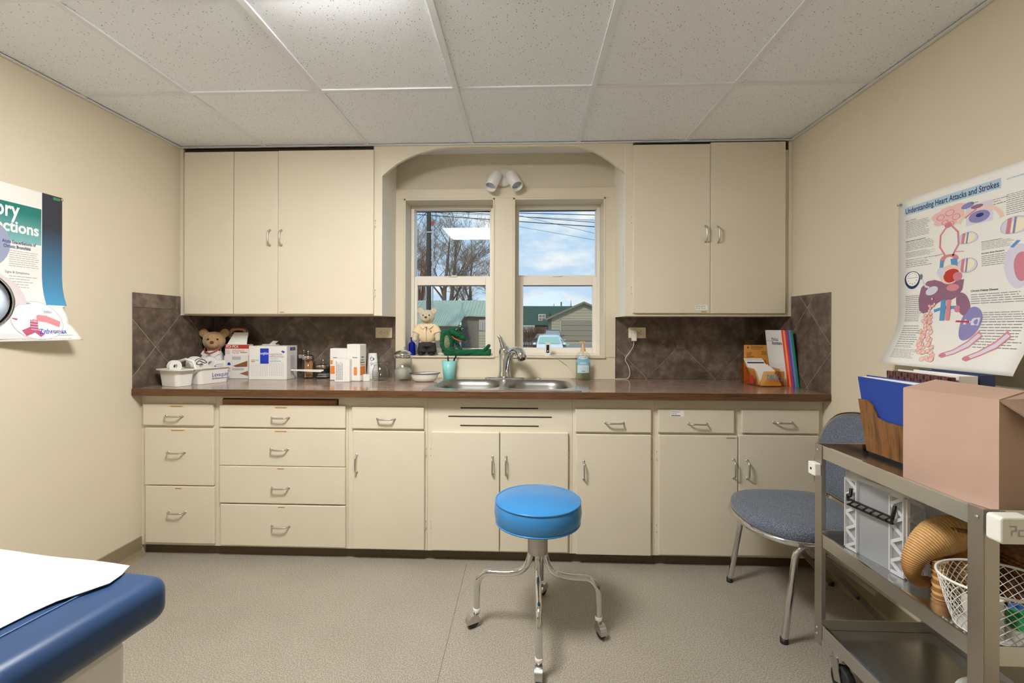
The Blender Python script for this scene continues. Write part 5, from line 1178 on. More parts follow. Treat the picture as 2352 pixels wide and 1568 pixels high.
LB().bar((-.004, -.56, ZX-.17), (-.004, -.36, ZX-.17), .012, .012).build('drawer_grip', 'steel', ex)

# ================================================================ exam lamp at the left edge
q = ray(-82, 690); tt = 1.05/q[1]; HL = Vector((q[0]*tt, 1.05, HC+q[2]*tt))
el = thing('exam_lamp', 'chrome gooseneck exam lamp standing by the poster wall', 'lamp', (-1.72, 1.25, 0))
D_ = Vector((.62, -.75, -.15)).normalized(); qm = Vector((0, 0, 1)).rotation_difference(D_).to_matrix()
b = MB(); b.lathe([(0, -.085), (.03, -.083), (.055, -.065), (.075, -.03), (.083, 0), (.085, .004), (.081, .004), (.073, -.028), (.05, -.06), (0, -.078)], 40, HL, mtx=qm); b.build('head', 'chrome', el)
MB().lathe([(0, .012), (.04, .009), (.074, -.004), (.074, -.008), (0, -.008)], 36, HL, mtx=qm).build('lens', mat('dome_sheen', '#c9d6e6', .12), el)  # pale disc added for the bright reflections inside the chrome dome
MB().tube(fillet([HL-D_*.085, HL-D_*.16, Vector((-1.72, 1.25, 1.25)), Vector((-1.72, 1.25, .9))], .2, 10), .009, 10).build('gooseneck', 'chrome', el)
MB().tube([(-1.72, 1.25, .03), (-1.72, 1.25, .92)], .013, 12).build('pole', 'chrome', el)
MB().lathe([(0, .001), (.14, .001), (.14, .02), (.03, .04), (0, .04)], 32, (-1.72, 1.25, 0)).build('foot', 'white_plastic', el)
# ================================================================ steel cart and what is on it
CX0, CX1, CY0, CY1 = 1.008, 1.395, 1.060, 1.645
ct_ = thing('utility_cart', 'three-shelf stainless steel utility cart against the chair wall', 'cart', ((CX0+CX1)/2, (CY0+CY1)/2, 0))
SH = [(.788, .032), (.488, .032), (.176, .036)]     # shelf surfaces, lip heights
for zs_, lip in SH:
    b = MB(); b.box(CX0+.004, CX1-.004, CY0+.004, CY1-.004, zs_-.004, zs_)
    b.box(CX0, CX0+.003, CY0, CY1, zs_-.012, zs_+lip).box(CX1-.003, CX1, CY0, CY1, zs_-.012, zs_+lip).box(CX0+.003, CX1-.003, CY0, CY0+.003, zs_-.012, zs_+lip).box(CX0+.003, CX1-.003, CY1-.003, CY1, zs_-.012, zs_+lip)
    b.build('shelf', 'steel', ct_, bevel=.001)
    b = MB(); b.box(CX0-.001, CX0+.006, CY0, CY1, zs_+lip-.003, zs_+lip+.001); b.build('rolled_edge', 'chrome', ct_)
for (x, dx) in ((CX0, 1), (CX1, -1)):
    for (y, dy) in ((CY0, 1), (CY1, -1)):
        b = MB(); x0, y0 = x-dx*.003, y-dy*.003
        b.box(x0, x0+dx*.003, y0, y0+dy*.036, .14, SH[0][0]+.034).box(x0+dx*.003, x0+dx*.036, y0, y0+dy*.003, .14, SH[0][0]+.034); po = b.build('post', 'brushed', ct_, bevel=.001)
        for zz in (.17, .19, .80): MB().ell((x0-dx*.001, y0+dy*.014, zz), (.002, .005, .005), 10, 6).build('rivet', 'steel', po)
        r = .048; P = Vector((x+dx*.05, y-dy*(-.045), 0)); 
        o = MB().box(P.x-.028, P.x+.028, P.y-.028, P.y+.028, .142, .150).lathe([(.02, .105), (.02, .142)], 14, (P.x, P.y, 0)).bar((P.x-.019, P.y, .112), (P.x-.019, P.y-.022, .045), .004, .034, up=(0, 1, .4)).bar((P.x+.019, P.y, .112), (P.x+.019, P.y-.022, .045), .004, .034, up=(0, 1, .4)).build('caster', 'steel', ct_)
        MB().lathe([(0, -.014), (r*.55, -.014), (r*.6, -.011), (r*.95, -.013), (r, -.008), (r, .008), (r*.95, .013), (r*.6, .011), (r*.55, .014), (0, .014)], 32, (P.x, P.y-.022, r+.0003), mtx=Matrix.Rotation(PI/2, 3, 'Y')).build('wheel', 'rubber', o)
        # corner bumpers
        if dx == 1 and dy == -1:
            bz = 1.219-(1071-CY)/F_*1.6; b = MB().box(x-.026, x-.004, y-.034, y+.004, bz-.021, bz+.021).build('bumper', 'white_plastic', ct_, bevel=.003); MB().lathe([(0, 0), (.004, 0), (.004, .002), (0, .002)], 10, (x-.026, y-.014, bz), mtx=Matrix.Rotation(-PI/2, 3, 'Y')).build('screw', 'rubber', b)
X, Z = atY(2320, 1213, CY0-.03)
bm = MB().prism(rrect(X-.034, X+.034, Z-.029, Z+.029, .008), lambda u, v, off: Vector((u, off, v)), CY0-.045, CY0-.012).build('bumper', 'white_plastic', ct_, bevel=.004)
F = plane((X, CY0-.045, Z), (1, 0, 0), (0, 0, 1)); b = MB().stroke(F, [(-.016, .010), (-.003, .010), (-.003, .0), (-.012, .0), (-.012, -.010)], .003, 0, .0006).stroke(F, [(.016, -.010), (.003, -.010), (.003, .002), (.014, .002)], .003, 0, .0006); b.build('moulded_mark', 'ink_lightgrey', bm)
MB().box(CX0+.012, X+.01, CY0-.012, CY0-.003, Z-.012, Z+.012).build('bumper_bracket', 'steel', ct_)
MB().tube(fillet([(X, CY0-.02, Z), (X+.06, CY0-.02, Z), (CX1-.03, CY0-.02, Z), (CX1-.03, CY0-.004, Z)], .02), .010, 10).build('push_handle', 'white_plastic', ct_)
zt1 = SH[0][0]+.0005; zt2 = SH[1][0]+.0005; zt3 = SH[2][0]+.0005
# ---- cardboard box (open, flaps out)
fl_, nl_ = Vector((1.062, 1.345, 0)), Vector((1.112, 1.132, 0)); u = nl_-fl_; w_ = u.length; rz = math.atan2(u.y, u.x)
t = thing('cardboard_box', 'open brown cardboard box with bent flaps on top of the steel cart', 'box', ((fl_.x+nl_.x)/2, (fl_.y+nl_.y)/2, zt1), rz)
hB, dB, th = .262, .255, .004
b = LB(); b.box(-w_/2, w_/2, 0, th, 0, hB).build('long_side', 'cardboard', t); LB().box(-w_/2, w_/2, dB-th, dB, 0, hB).build('long_side', 'cardboard', t)
b = LB(); b.box(w_/2-th, w_/2, th, dB-th, 0, hB).build('end_side', 'cardboard', t); LB().box(-w_/2, -w_/2+th, th, dB-th, 0, hB).build('end_side', 'cardboard', t); LB().box(-w_/2+th, w_/2-th, th, dB-th, 0, th).build('bottom', 'cardboard', t)
LB().add([(-w_/2, .001, hB), (w_/2, .001, hB), (w_/2-.01, .10, hB+.016), (-w_/2+.01, .10, hB+.022)], [(0, 1, 2, 3)]).build('flap', 'cardboard', t, solid=.004)
LB().add([(w_/2-.001, 0, hB), (w_/2-.001, dB, hB), (w_/2+.045, dB*.9, hB-.075), (w_/2+.06, dB*.35, hB-.085)], [(0, 1, 2, 3)]).build('flap', 'cardboard', t, solid=.004)
LB().add([(-w_/2, dB, hB), (w_/2, dB, hB), (w_/2-.01, dB+.02, hB-.07), (-w_/2+.01, dB+.02, hB-.07)], [(0, 1, 2, 3)]).build('flap', 'cardboard', t, solid=.004)
LB().box(-w_/2+.02, w_/2-.02, th+.002, dB-th-.002, th+.001, hB-.05).build('packed_papers', 'cardboard_dark', t)
# ---- woodgrain file holder with a blue folder
t = thing('file_holder', 'dark woodgrain file holder with a blue folder standing behind the cardboard box', 'file holder', (1.186, 1.50, zt1))
hF = .262; Fx = lambda u, v, off: Vector((off, u, v))
def slab(name, m, pts, x0, x1, par=t): return MB().prism(pts, lambda u, v, off: Vector((off+(v-zt1)*(-.06), u+(v-zt1)*.0, v)), x0, x1).build(name, m, par)
ya, yb2 = 1.418, 1.628
slab('base_wedge', 'black', [(ya, zt1), (yb2, zt1), (yb2+.004, zt1+.012), (ya-.004, zt1+.012)], 1.172, 1.218)
cut = [(ya-.01, zt1+.012), (yb2+.004, zt1+.012), (yb2+.030, zt1+.185), (yb2-.012, zt1+.188), (yb2-.035, zt1+.172), (yb2-.055, zt1+.135), (yb2-.09, zt1+.128), (ya-.02, zt1+.128)]
slab('front_board', 'file_wood', cut, 1.168, 1.174); slab('back_board', 'file_wood', [(ya-.01, zt1+.012), (yb2+.004, zt1+.012), (yb2+.03, zt1+.2), (ya-.03, zt1+.2)], 1.222, 1.226)
slab('end_board', 'file_wood', [(yb2, zt1+.012), (yb2+.005, zt1+.012), (yb2+.032, zt1+.185), (yb2+.027, zt1+.185)], 1.174, 1.222)
fo = mat('folder_blue', '#1b3f96', .45); slab('blue_folder', fo, [(ya, zt1+.014), (yb2-.002, zt1+.014), (yb2+.036, zt1+hF), (ya-.03, zt1+hF-.002)], 1.1755, 1.182)
slab('folder_paper', 'paper', [(ya, zt1+.02), (yb2-.008, zt1+.02), (yb2+.018, zt1+hF+.002), (ya-.02, zt1+hF+.004)], 1.183, 1.200)
slab('blue_folder', fo, [(ya, zt1+.014), (yb2-.004, zt1+.014), (yb2+.030, zt1+hF+.006), (ya-.03, zt1+hF+.006)], 1.2015, 1.205)
# ---- binders standing behind it
def binder(label, x0, x1, y0, y1, h, m, extra=None):
    t = thing('binder', label, 'binder', ((x0+x1)/2, (y0+y1)/2, zt1)); r = .004
    MB().box(x0, x0+.004, y0, y1, zt1, zt1+h).build('cover', m, t, bevel=.0015); MB().box(x1-.004, x1, y0, y1, zt1, zt1+h).build('cover', m, t, bevel=.0015)
    MB().box(x0, x1, y0-.004, y0, zt1, zt1+h).build('spine', m, t, bevel=.0015); MB().box(x0+.006, x1-.006, y0+.02, y1-.01, zt1+.006, zt1+h-.012).build('pages', 'paper', t)
    MB().lathe([(.010, 0), (.012, 0), (.012, .001), (.010, .001)], 16, ((x0+x1)/2, y0-.004, zt1+h-.05), mtx=Matrix.Rotation(PI/2, 3, 'X')).build('finger_hole', 'steel', t)
    return t
def m_plaid():
    m = mat('plaid', '#2e2622', .6); k = N(m.node_tree); p = k.n['Principled BSDF']; tcx = k.new('ShaderNodeTexCoord').outputs['Object']
    ck = k.new('ShaderNodeTexChecker', ins={'Vector': tcx, 'Scale': 70., 'Color1': lin('#241f1e'), 'Color2': lin('#57433a')}); wv = k.new('ShaderNodeTexWave', ins={'Vector': tcx, 'Scale': 26.}); wv.bands_direction = 'Y'
    k.l.new(k.mix(k.math('GREATER_THAN', wv.outputs['Fac'], .93), ck.outputs[0], '#a83a38'), p.inputs['Base Color'])
m_plaid()
binder('dark plaid binder with red stripes next to the woodgrain file holder', 1.236, 1.262, 1.412, 1.636, .286, 'plaid')
binder('white binder standing between the plaid and navy binders', 1.274, 1.330, 1.418, 1.637, .290, 'white_plastic')
binder('navy blue binder standing against the chair wall on the cart', 1.345, 1.390, 1.430, 1.637, .292, mat('binder_navy', '#1f3566', .4))
# ---- clear storage bin with black handle
fa, na = Vector((1.075, 1.588, 0)), Vector((1.108, 1.392, 0)); u = na-fa; wl_ = u.length; rz = math.atan2(u.y, u.x)
t = thing('storage_bin', 'clear plastic storage bin with ribbed corners and a black handle', 'storage bin', ((fa.x+na.x)/2, (fa.y+na.y)/2, zt2), rz)
hb_, db_ = .25, .25; b = LB(); wd = .0025; e0 = .006
for (x0, x1, y0, y1) in ((-wl_/2, wl_/2, 0, wd), (-wl_/2, wl_/2, db_-wd, db_), (-wl_/2, -wl_/2+wd, wd, db_-wd), (wl_/2-wd, wl_/2, wd, db_-wd)): b.box(x0, x1, y0, y1, 0, hb_-.012)
b.box(-wl_/2, wl_/2, 0, db_, 0, wd); b.build('tub', 'bin_plastic', t)
b = LB(); pr = rrect(-wl_/2-.010, wl_/2+.010, -.010, db_+.010, .02, 4); k_ = len(pr); b.add([(x, y, hb_-.012) for x, y in pr]+[(x, y, hb_) for x, y in pr], [tuple(range(k_))[::-1], tuple(range(k_, 2*k_))]+[(j, (j+1) % k_, k_+(j+1) % k_, k_+j) for j in range(k_)]); b.build('lid', 'bin_rib', t)
def truss(o, u_, W2, n=4):
    b = LB(); o, u_ = Vector(o), Vector(u_); z0, z1 = .006, hb_-.016
    q = lambda a, z: o+u_*a+Vector((0, 0, z)); 
    for a in (0, W2): b.bar(q(a, z0), q(a, z1), .004, .009)
    for i in range(n):
        za, zb2_ = z0+(z1-z0)*i/n, z0+(z1-z0)*(i+1)/n; zm = (za+zb2_)/2
        b.bar(q(0, za), q(W2, zm), .004, .009).bar(q(W2, zm), q(0, zb2_), .004, .009)
    for z in (z0, z1): b.bar(q(0, z), q(W2, z), .004, .009)
    return b
truss((-wl_/2, -.006, 0), (1, 0, 0), .042).build('corner_truss', 'bin_rib', t); truss((wl_/2, -.006, 0), (-1, 0, 0), .042).build('corner_truss', 'bin_rib', t)
truss((wl_/2+.006, .0, 0), (0, 1, 0), .06).build('corner_truss', 'bin_rib', t); truss((wl_/2+.006, db_, 0), (0, -1, 0), .06).build('corner_truss', 'bin_rib', t)
b = LB(); hz_ = hb_*.66; b.tube(fillet([(-.075, -.010, hb_-.045), (-.070, -.018, hb_-.07), (-.078, -.020, hz_+.02), (-.075, -.020, hz_)], .02, 4), .005, 8).tube(fillet([(.075, -.010, hb_-.045), (.078, -.016, hb_-.06), (.075, -.020, hz_)], .02, 4), .005, 8)
for z in (hz_-.012, hz_+.006): b.bar((-.078, -.020, z), (.078, -.020, z), .008, .004)
for i in range(7): x = -.075+.150*i/6; b.bar((x, -.020, hz_-.012), (x+(.022 if i < 6 else 0), -.020, hz_+.006), .008, .003)
b.build('handle', 'black', t)
# ---- wicker elephant-shaped basket
t = thing('wicker_basket', 'tan wicker basket with a curled trunk-like front beside the clear bin', 'wicker basket', (1.17, 1.325, zt2))
def ridged(path, rad, rings, n=20, flat=1., amp=.0020):
    P = [Vector(p) for p in path]; Lr = len(P)-1; pts = []; rs = []
    for i in range(rings+1):
        q = i/rings*Lr; a = min(int(q), Lr-1); f = q-a; p0, p1, p2, p3 = P[max(a-1, 0)], P[a], P[a+1], P[min(a+2, Lr)]
        pts.append(.5*((2*p1)+(p2-p0)*f+(2*p0-5*p1+4*p2-p3)*f*f+(-p0+3*p1-3*p2+p3)*f**3)); r = rad[a]*(1-f)+rad[a+1]*f; rs.append(r+(amp if i % 2 else -amp))
    b = MB().tube(pts, rs, n, flat=flat)
    for i in range(rings*n): b.m[i] = 1 if (i//n) % 2 == 0 else 0
    return b
yE = 1.325
def ep(px, py, Y=yE): q = atY(px, py, Y); return Vector((q[0], Y, q[1]))
ridged([ep(2222, 1240), ep(2185, 1226), ep(2150, 1236), ep(2118, 1258), ep(2097, 1286), ep(2095, 1316), ep(2113, 1334)-Vector((0, 0, .001)), ep(2135, 1334)], [.035, .048, .045, .035, .025, .017, .013, .011], 110, 22).build('trunk', ['wicker_tan', 'wicker_gap'], t)
ridged([ep(2198, 1208, yE+.005), ep(2206, 1240, yE+.005), ep(2210, 1280, yE+.005), Vector((ep(2212, 1318, yE+.005).x, yE+.005, zt2+.002))], [.048, .054, .052, .045], 60, 24).build('bowl', ['wicker_tan', 'wicker_gap'], t)
ridged([ep(2158, 1285, yE-.028), ep(2160, 1308, yE-.028), Vector((ep(2160, 1330, yE-.028).x, yE-.028, zt2))], [.020, .019, .018], 18, 16).build('foot', ['wicker_tan', 'wicker_gap'], t)
b = MB(); b.tube([ep(2198, 1208)+Vector((.050*math.cos(a), .045*math.sin(a), .004)) for a in [2*PI*i/28 for i in range(28)]], .006, 8, closed=True); b.build('rim', 'wicker_brown', t)
# ---- dark brown wicker box
t = thing('wicker_box', 'dark brown woven rattan box at the wall end of the cart shelf', 'basket', (1.335, 1.27, zt2))
x0, x1, y0, y1, hh = 1.285, 1.388, 1.19, 1.36, .135
n_ = 26
for (nm, fn, W2) in (('woven_side', lambda u, z, o: Vector((x0-o, y0+u, zt2+z)), y1-y0), ('woven_side', lambda u, z, o: Vector((x0+u, y0-o, zt2+z)), x1-x0)):
    b = MB(); rows = 14; cols = int(W2/.012)
    for r in range(rows):
        pts = [fn(W2*i/(cols*2), hh*(r+.5)/rows, .0018*(1 if (i+r) % 2 else -1)+.001) for i in range(cols*2+1)]; b.tube(pts, hh/rows*.5, 5)
    b.build(nm, 'wicker_brown', t)
MB().box(x0+.004, x1, y0+.004, y1, zt2, zt2+hh).build('box_core', 'wicker_brown', t); MB().tube([(x0, y0, zt2+hh), (x0, y1, zt2+hh), (x1, y1, zt2+hh), (x1, y0, zt2+hh)], .006, 8, closed=True).build('rim', 'wicker_brown', t)
# ---- white wire basket with bandages
bc = Vector((1.148, 1.168, zt2)); t = thing('wire_basket', 'white diamond-mesh wire basket full of bandages on the cart', 'wire basket', tuple(bc))
hw_ = .118
def wb(a, v): r = .72+.28*v**.8; return bc+Vector((.122*r*math.cos(a), .098*r*math.sin(a), .004+hw_*v))
b = MB(); nd = 34
for d_ in (-1, 1):
    for i in range(nd): b.tube([wb(2*PI*i/nd+d_*v*1.05, v) for v in [j/9 for j in range(10)]], .0011, 4, caps=False)
me_ = b.build('wire_mesh', 'white_plastic', t); me_['kind'] = 'stuff'
for v in (0., 1.): MB().tube([wb(2*PI*i/40, v) for i in range(40)], .0034 if v else .002, 6, closed=True).build('rim_wire' if v else 'base_ring', 'white_plastic', t)
MB().lathe([(0, .001), (.084, .001), (.084, .003), (0, .003)], 28, tuple(bc), sy=.80).build('base_liner', 'white_plastic', t)
def inb(name, label, x, y, z, r, h, m, rot=None, hole=.4):
    tt = thing(name, label, 'bandage' if 'roll' in name else 'tape', tuple(bc+Vector((x, y, z))), 0, 'supplies in the wire basket'); LB().lathe([(r*hole, -h/2), (r, -h/2), (r, h/2), (r*hole, h/2), (r*hole, -h/2)], 26, mtx=rot, smooth=False).build('roll', m, tt)
I3 = Matrix.Identity(3)
inb('bandage_roll', 'white bandage roll standing upright in the wire basket', -.045, -.015, .0485, .030, .090, 'cotton', I3, .25)
inb('bandage_roll', 'white gauze roll lying at the bottom of the wire basket', .002, .043, .0315, .027, .056, 'cotton', Matrix.Rotation(PI/2, 3, 'Y'), .2)
inb('tape_roll', 'green tape roll in the wire basket', .028, -.030, .0392, .030, .026, mat('tape_green', '#2c9a5e', .5), I3, .55)
inb('tape_roll', 'blue tape roll with printed stars in the wire basket', .064, .012, .0365, .022, .024, mat('tape_blue', '#3b6ea8', .5), I3, .5)
inb('tape_roll', 'white and red printed tape roll in the wire basket', .062, .009, .0138, .021, .020, mat('tape_red', '#c9483f', .5), I3, .5)
inb('tape_roll', 'plain white tape roll under the green one', .018, -.033, .0147, .028, .022, 'paper', I3, .5)
# ---- white basin on the lower shelf
t = thing('basin', 'white plastic basin on the bottom shelf of the cart', 'basin', (1.24, 1.205, zt3))
LB().lathe([(0, 0), (.09, 0), (.112, .075), (.122, .080), (.122, .084), (.110, .080), (.088, .004), (0, .004)], 40).build('bowl', 'white_plastic', t)
# ================================================================ wall posters
def pushpin(par, P, n, m):
    q = Vector((0, 0, 1)).rotation_difference(Vector(n)).to_matrix(); MB().lathe([(0, 0), (.006, 0), (.006, .002), (.003, .004), (.003, .009), (.005, .011), (.005, .013), (0, .014)], 12, P, mtx=q).build('push_pin', m, par)
# ---- heart poster on the right wall
RY0, RZ0, RW, RH = atX(2066, 465, XR)[0], atX(2066, 465, XR)[1]-.655, .51, .655
def FR_(u, v, off=0.):                             # u right (towards the viewer), v up; lower edge curls off the wall
    c = smooth((.24-v)/.30)**1.4; k = .085*c
    return Vector((XR-.0035-off-k, RY0-u+.0*c, RZ0+v+.012*c))
pr_ = thing('wall_poster', 'large anatomical poster about heart attacks and strokes curling at the bottom', 'poster', (XR-.004, RY0-RW/2, RZ0))
b = MB(); b.grid(lambda i, j: FR_(RW*i, RH*j), 6, 40); b.build('sheet', 'paper', pr_, solid=.0006)
for u_ in (.014, RW-.014): pushpin(pr_, FR_(u_, RH-.014, .001), (-1, 0, 0), 'steel')
def uvR(px, py): y, z = atX(px, py, XR-.004); return RY0-y, z-RZ0
F = FR_; MM = ['ink_lightblue', 'ink_deepblue', 'ink_grey', 'ink_brain', 'ink_rose', 'ink_pink', 'ink_liver', 'ink_fat', 'ink_midblue', 'ink_red', 'ink_lav', 'ink_yellow', 'ink_black', 'ink_white', 'ink_violet', 'ink_lightgrey', 'ink_purple']
I = {n: i for i, n in enumerate(MM)}; I['ink_purple'] = I['ink_violet']; I['ink_darkpink'] = I['ink_rose']
rp = random.Random(11)
def OB(nm, b): return b.build(nm, MM, pr_)
a = uvR(2081, 489); b = MB(); b.rect(F, .030, .402, RH-.062, RH-.030, I['ink_lightblue'], .0006, 4, 1).text(F, 'Understanding Heart Attacks and Strokes', .036, RH-.056, .021, I['ink_deepblue'], .0010, width=.36, bold=.02).lines(F, .42, .49, RH-.045, RH-.035, 1, I['ink_lightblue'], .0008); OB('title', b)
VP = [(-.1, -.02), (.0, .02), (.06, .08), (.12, .175), (.255, .340), (.335, .406), (.43, .452), (.555, .555), (.60, .585), (.7, .7)]
def wv_(v):
    for (a, c), (d, e) in zip(VP[:-1], VP[1:]):
        if v <= d: return c+(e-c)*(v-a)/(d-a)
    return v
F = lambda u, v, off=0.: FR_(min(u*1.2+.010, RW-.004), wv_(v), off)
b = MB(); tb = [(.022, .115, RH-.165, RH-.085, 12), (.022, .13, RH-.225, RH-.185, 6), (.022, .13, RH-.28, RH-.245, 5), (.022, .12, RH-.345, RH-.31, 4), (.022, .085, .12, .205, 14), (.022, .095, .05, .112, 11), (.022, .115, .008, .046, 8), (.245, .345, RH-.115, RH-.085, 3), (.34, .405, RH-.165, RH-.080, 11), (.275, .36, .335, .385, 7), (.275, .36, .27, .315, 6), (.245, .40, .165, .195, 5), (.28, .40, .06, .145, 14)]
for (u0, u1, v0, v1, n) in tb: b.lines(F, u0, u1, v0, v1, n, I['ink_grey'], .0007, .28, .2, rp)
for (u0, v, s_) in ((.022, RH-.080, 'Heart Attack'), (.022, RH-.182, 'Heart Attack Symptoms'), (.022, RH-.242, 'Heart Attack Risk Factors'), (.022, RH-.302, 'High Blood Pressure, High Cholesterol,'), (.245, RH-.080, 'Stroke'), (.275, .39, 'Stroke Symptoms'), (.275, .32, 'Stroke Risk Factors'), (.245, .20, 'Chronic Kidney Disease')): b.text(F, s_, u0, v, .0055, I['ink_black'], .0010, bold=.02)
OB('body_text', b)
b = MB()                                           # brain
for (u_, v, r) in ((.145, .555, .026), (.175, .57, .030), (.205, .575, .026), (.165, .535, .028), (.20, .545, .026), (.145, .528, .018), (.185, .515, .018)): b.disc(F, u_, v, r, I['ink_brain'], .0008, r*.85)
for (u_, v, r) in ((.15, .548, .012), (.18, .56, .014), (.20, .535, .012), (.165, .522, .010), (.185, .512, .008)): b.ring(F, u_, v, r, .003, I['ink_pink'], .0010, 18)
b.disc(F, .235, .572, .020, I['ink_purple'], .0009, .014, .4).disc(F, .175, .508, .012, I['ink_darkpink'], .0012); OB('brain_drawing', b)
b = MB()                                           # neck arteries
for s_ in (-1, 1): b.stroke(F, [(.178+s_*.006, .505), (.178+s_*.028, .47), (.178+s_*.030, .41), (.178+s_*.018, .365), (.178+s_*.012, .335)], .006, I['ink_pink'], .0010).stroke(F, [(.178+s_*.018, .36), (.178+s_*.045, .352)], .005, I['ink_pink'], .0010)
OB('artery_drawing', b)
b = MB()                                           # heart
b.stroke(F, arcpts((.178, .318), .022, PI*.0, PI, 10), .016, I['ink_pink'], .0010).stroke(F, [(.193, .318), (.196, .285)], .020, I['ink_midblue'], .0011).stroke(F, [(.155, .318), (.152, .285)], .012, I['ink_midblue'], .0011).disc(F, .180, .262, .036, I['ink_fat'], .0012, .034, .5).disc(F, .185, .255, .026, I['ink_red'], .0013, .022, .6).disc(F, .205, .248, .014, I['ink_darkpink'], .0014).disc(F, .152, .27, .014, I['ink_lav'], .0013, .02); OB('heart_drawing', b)
b = MB(); lv = [(.075, .155), (.072, .19), (.082, .225), (.105, .243), (.13, .245), (.16, .235), (.20, .236), (.225, .238), (.22, .21), (.205, .19), (.18, .18), (.155, .182), (.135, .172), (.11, .15), (.09, .145)]
b.poly(F, lv, I['ink_liver'], .0009).disc(F, .12, .213, .022, I['ink_lav'], .0010, .012, .3).disc(F, .19, .217, .02, I['ink_pink'], .0010, .010); OB('liver_drawing', b)
b = MB(); b.stroke(F, [(.16, .18), (.158, .125)], .016, I['ink_midblue'], .0010).stroke(F, [(.178, .18), (.176, .125)], .014, I['ink_pink'], .0010).stroke(F, [(.13, .152), (.16, .16), (.20, .16)], .009, I['ink_midblue'], .0011).disc(F, .222, .168, .020, I['ink_liver'], .0012, .034, .3).disc(F, .205, .155, .010, I['ink_darkpink'], .0013).disc(F, .25, .118, .030, I['ink_purple'], .0012, .042, -.25).disc(F, .252, .118, .022, I['ink_lav'], .0013, .033, -.25)
for k in range(7): an = 2*PI*k/7; b.disc(F, .252+.012*math.cos(an), .118+.02*math.sin(an), .006, I['ink_purple'], .0014, .008)
b.stroke(F, [(.205, .12), (.245, .118)], .004, I['ink_red'], .0015); OB('kidney_drawing', b)
b = MB()
for k in range(70):
    q = rp.random()**.8; u_ = .125-.02*smooth(q*2)+.10*max(0, q-.45)+rp.uniform(-.022, .022)*(.35+q); v = .195-.185*q; b.disc(F, u_, v, .003+.0055*q, I['ink_fat'], .0013+.00002*k, n=10).ring(F, u_, v, .003+.0055*q, .0012, I['ink_pink'], .0014+.00002*k, 10)
OB('fat_cells_drawing', b)
b = MB(); gc = (.048, .258); b.disc(F, *gc, .030, I['ink_deepblue'], .0009, .034).disc(F, gc[0]+.001, gc[1]+.003, .025, I['ink_white'], .0010, .028).stroke(F, [(gc[0]-.018, gc[1]+.003), (gc[0]+.018, gc[1]+.003)], .0016, I['ink_red'], .0012).disc(F, gc[0]+.034, gc[1]+.004, .006, I['ink_grey'], .0010, .012).stroke(F, [(gc[0]+.034, gc[1]), (gc[0]+.05, gc[1]-.03), (gc[0]+.062, gc[1]-.034)], .006, I['ink_lav'], .0010)
for k in range(12): an = 2*PI*k/12; b.disc(F, gc[0]+.001+.018*math.cos(an), gc[1]+.003+.021*math.sin(an), .0018, I['ink_grey'], .0012, n=8)
OB('pressure_gauge_drawing', b)
for (u_, v, r) in ((.235, .43, .030), (.233, .285, .030), (.362, .445, .036)):
    b = MB(); b.disc(F, u_, v, r, I['ink_lav'], .0008).disc(F, u_+r*.15, v, r*.8, I['ink_yellow'], .0009, r*.55, 1.2).stroke(F, [(u_-r*.5, v-r*.8), (u_-r*.35, v+r*.85)], r*.3, I['ink_darkpink'], .0011).stroke(F, [(u_-r*.1, v-r*.9), (u_+r*.05, v+r*.9)], r*.16, I['ink_purple'], .0011).ring(F, u_, v, r, .0016, I['ink_lightgrey'], .0012); OB('inset_circle', b)
b = MB(); b.rect(F, .230, .305, .485, .57, I['ink_lav'], .0008).stroke(F, arcpts((.268, .485), .062, .1, PI*.9, 10), .012, I['ink_fat'], .0010).disc(F, .268, .513, .030, I['ink_purple'], .0009, .024).disc(F, .27, .518, .011, I['ink_deepblue'], .0011, .008).disc(F, .262, .556, .018, I['ink_liver'], .0011, .009).stroke(F, [(.228, .52), (.26, .545)], .005, I['ink_darkpink'], .0011); OB('brain_vessel_drawing', b)
b = MB(); b.disc(F, .37, .27, .036, I['ink_lav'], .0009, .07).disc(F, .378, .262, .019, I['ink_darkpink'], .0011, .045).stroke(F, [(.355, .33), (.37, .36)], .01, I['ink_midblue'], .0011); OB('heart_section_drawing', b)
for k in range(2):
    o_ = .075*k; ps = [(.205+o_, .03-.006*k), (.235+o_, .045), (.265+o_, .068), (.285+o_, .09)]; b = MB(); b.stroke(F, ps, .020, I['ink_pink'], .0009).stroke(F, ps, .011, I['ink_lav'], .0011).disc(F, ps[0][0], ps[0][1], .011, I['ink_darkpink'], .0012, .008); OB('artery_section_drawing', b)
# ---- respiratory poster on the left wall
LY1 = 1.965; LZ1 = atX(122, 452, XL)[1]+.004; LW, LH = .47, .625; LY0 = LY1-LW; LZ0 = LZ1-LH
def FL_(u, v, off=0.):                             # u right = towards the windows (+Y)
    c = smooth((.30-v)/.34)**1.5*smooth((u-.05)/.42); k = .085*c
    return Vector((XL+.0035+off+k, LY0+u, LZ0+v-.0*c))
pl_ = thing('wall_poster', 'respiratory infections poster with a blue edge strip and a torn corner', 'poster', (XL+.004, (LY0+LY1)/2, LZ0))
b = MB(); NU, NV = 30, 40
edge = lambda j: LW if j > .235 else (LW-.035+.04*math.sin((j-.10)/.135*PI)*0+.024*math.sqrt(max(0, 1-((j-.17)/.066)**2)) if j > .105 else LW-.012+.03*(1-j/.105))
b.grid(lambda i, j: FL_(min(edge(j), edge(j))*i, LH*j), NU, 80); b.build('sheet', 'paper', pl_, solid=.0006)
pushpin(pl_, FL_(LW-.012, LH-.012, .001), (1, 0, 0), 'steel'); MB().rect(lambda u, v, off=0.: FL_(u, v, off), LW-.04, LW-.008, LH-.018, LH-.006, 0, .0012).build('green_tape', 'ink_green', pl_)
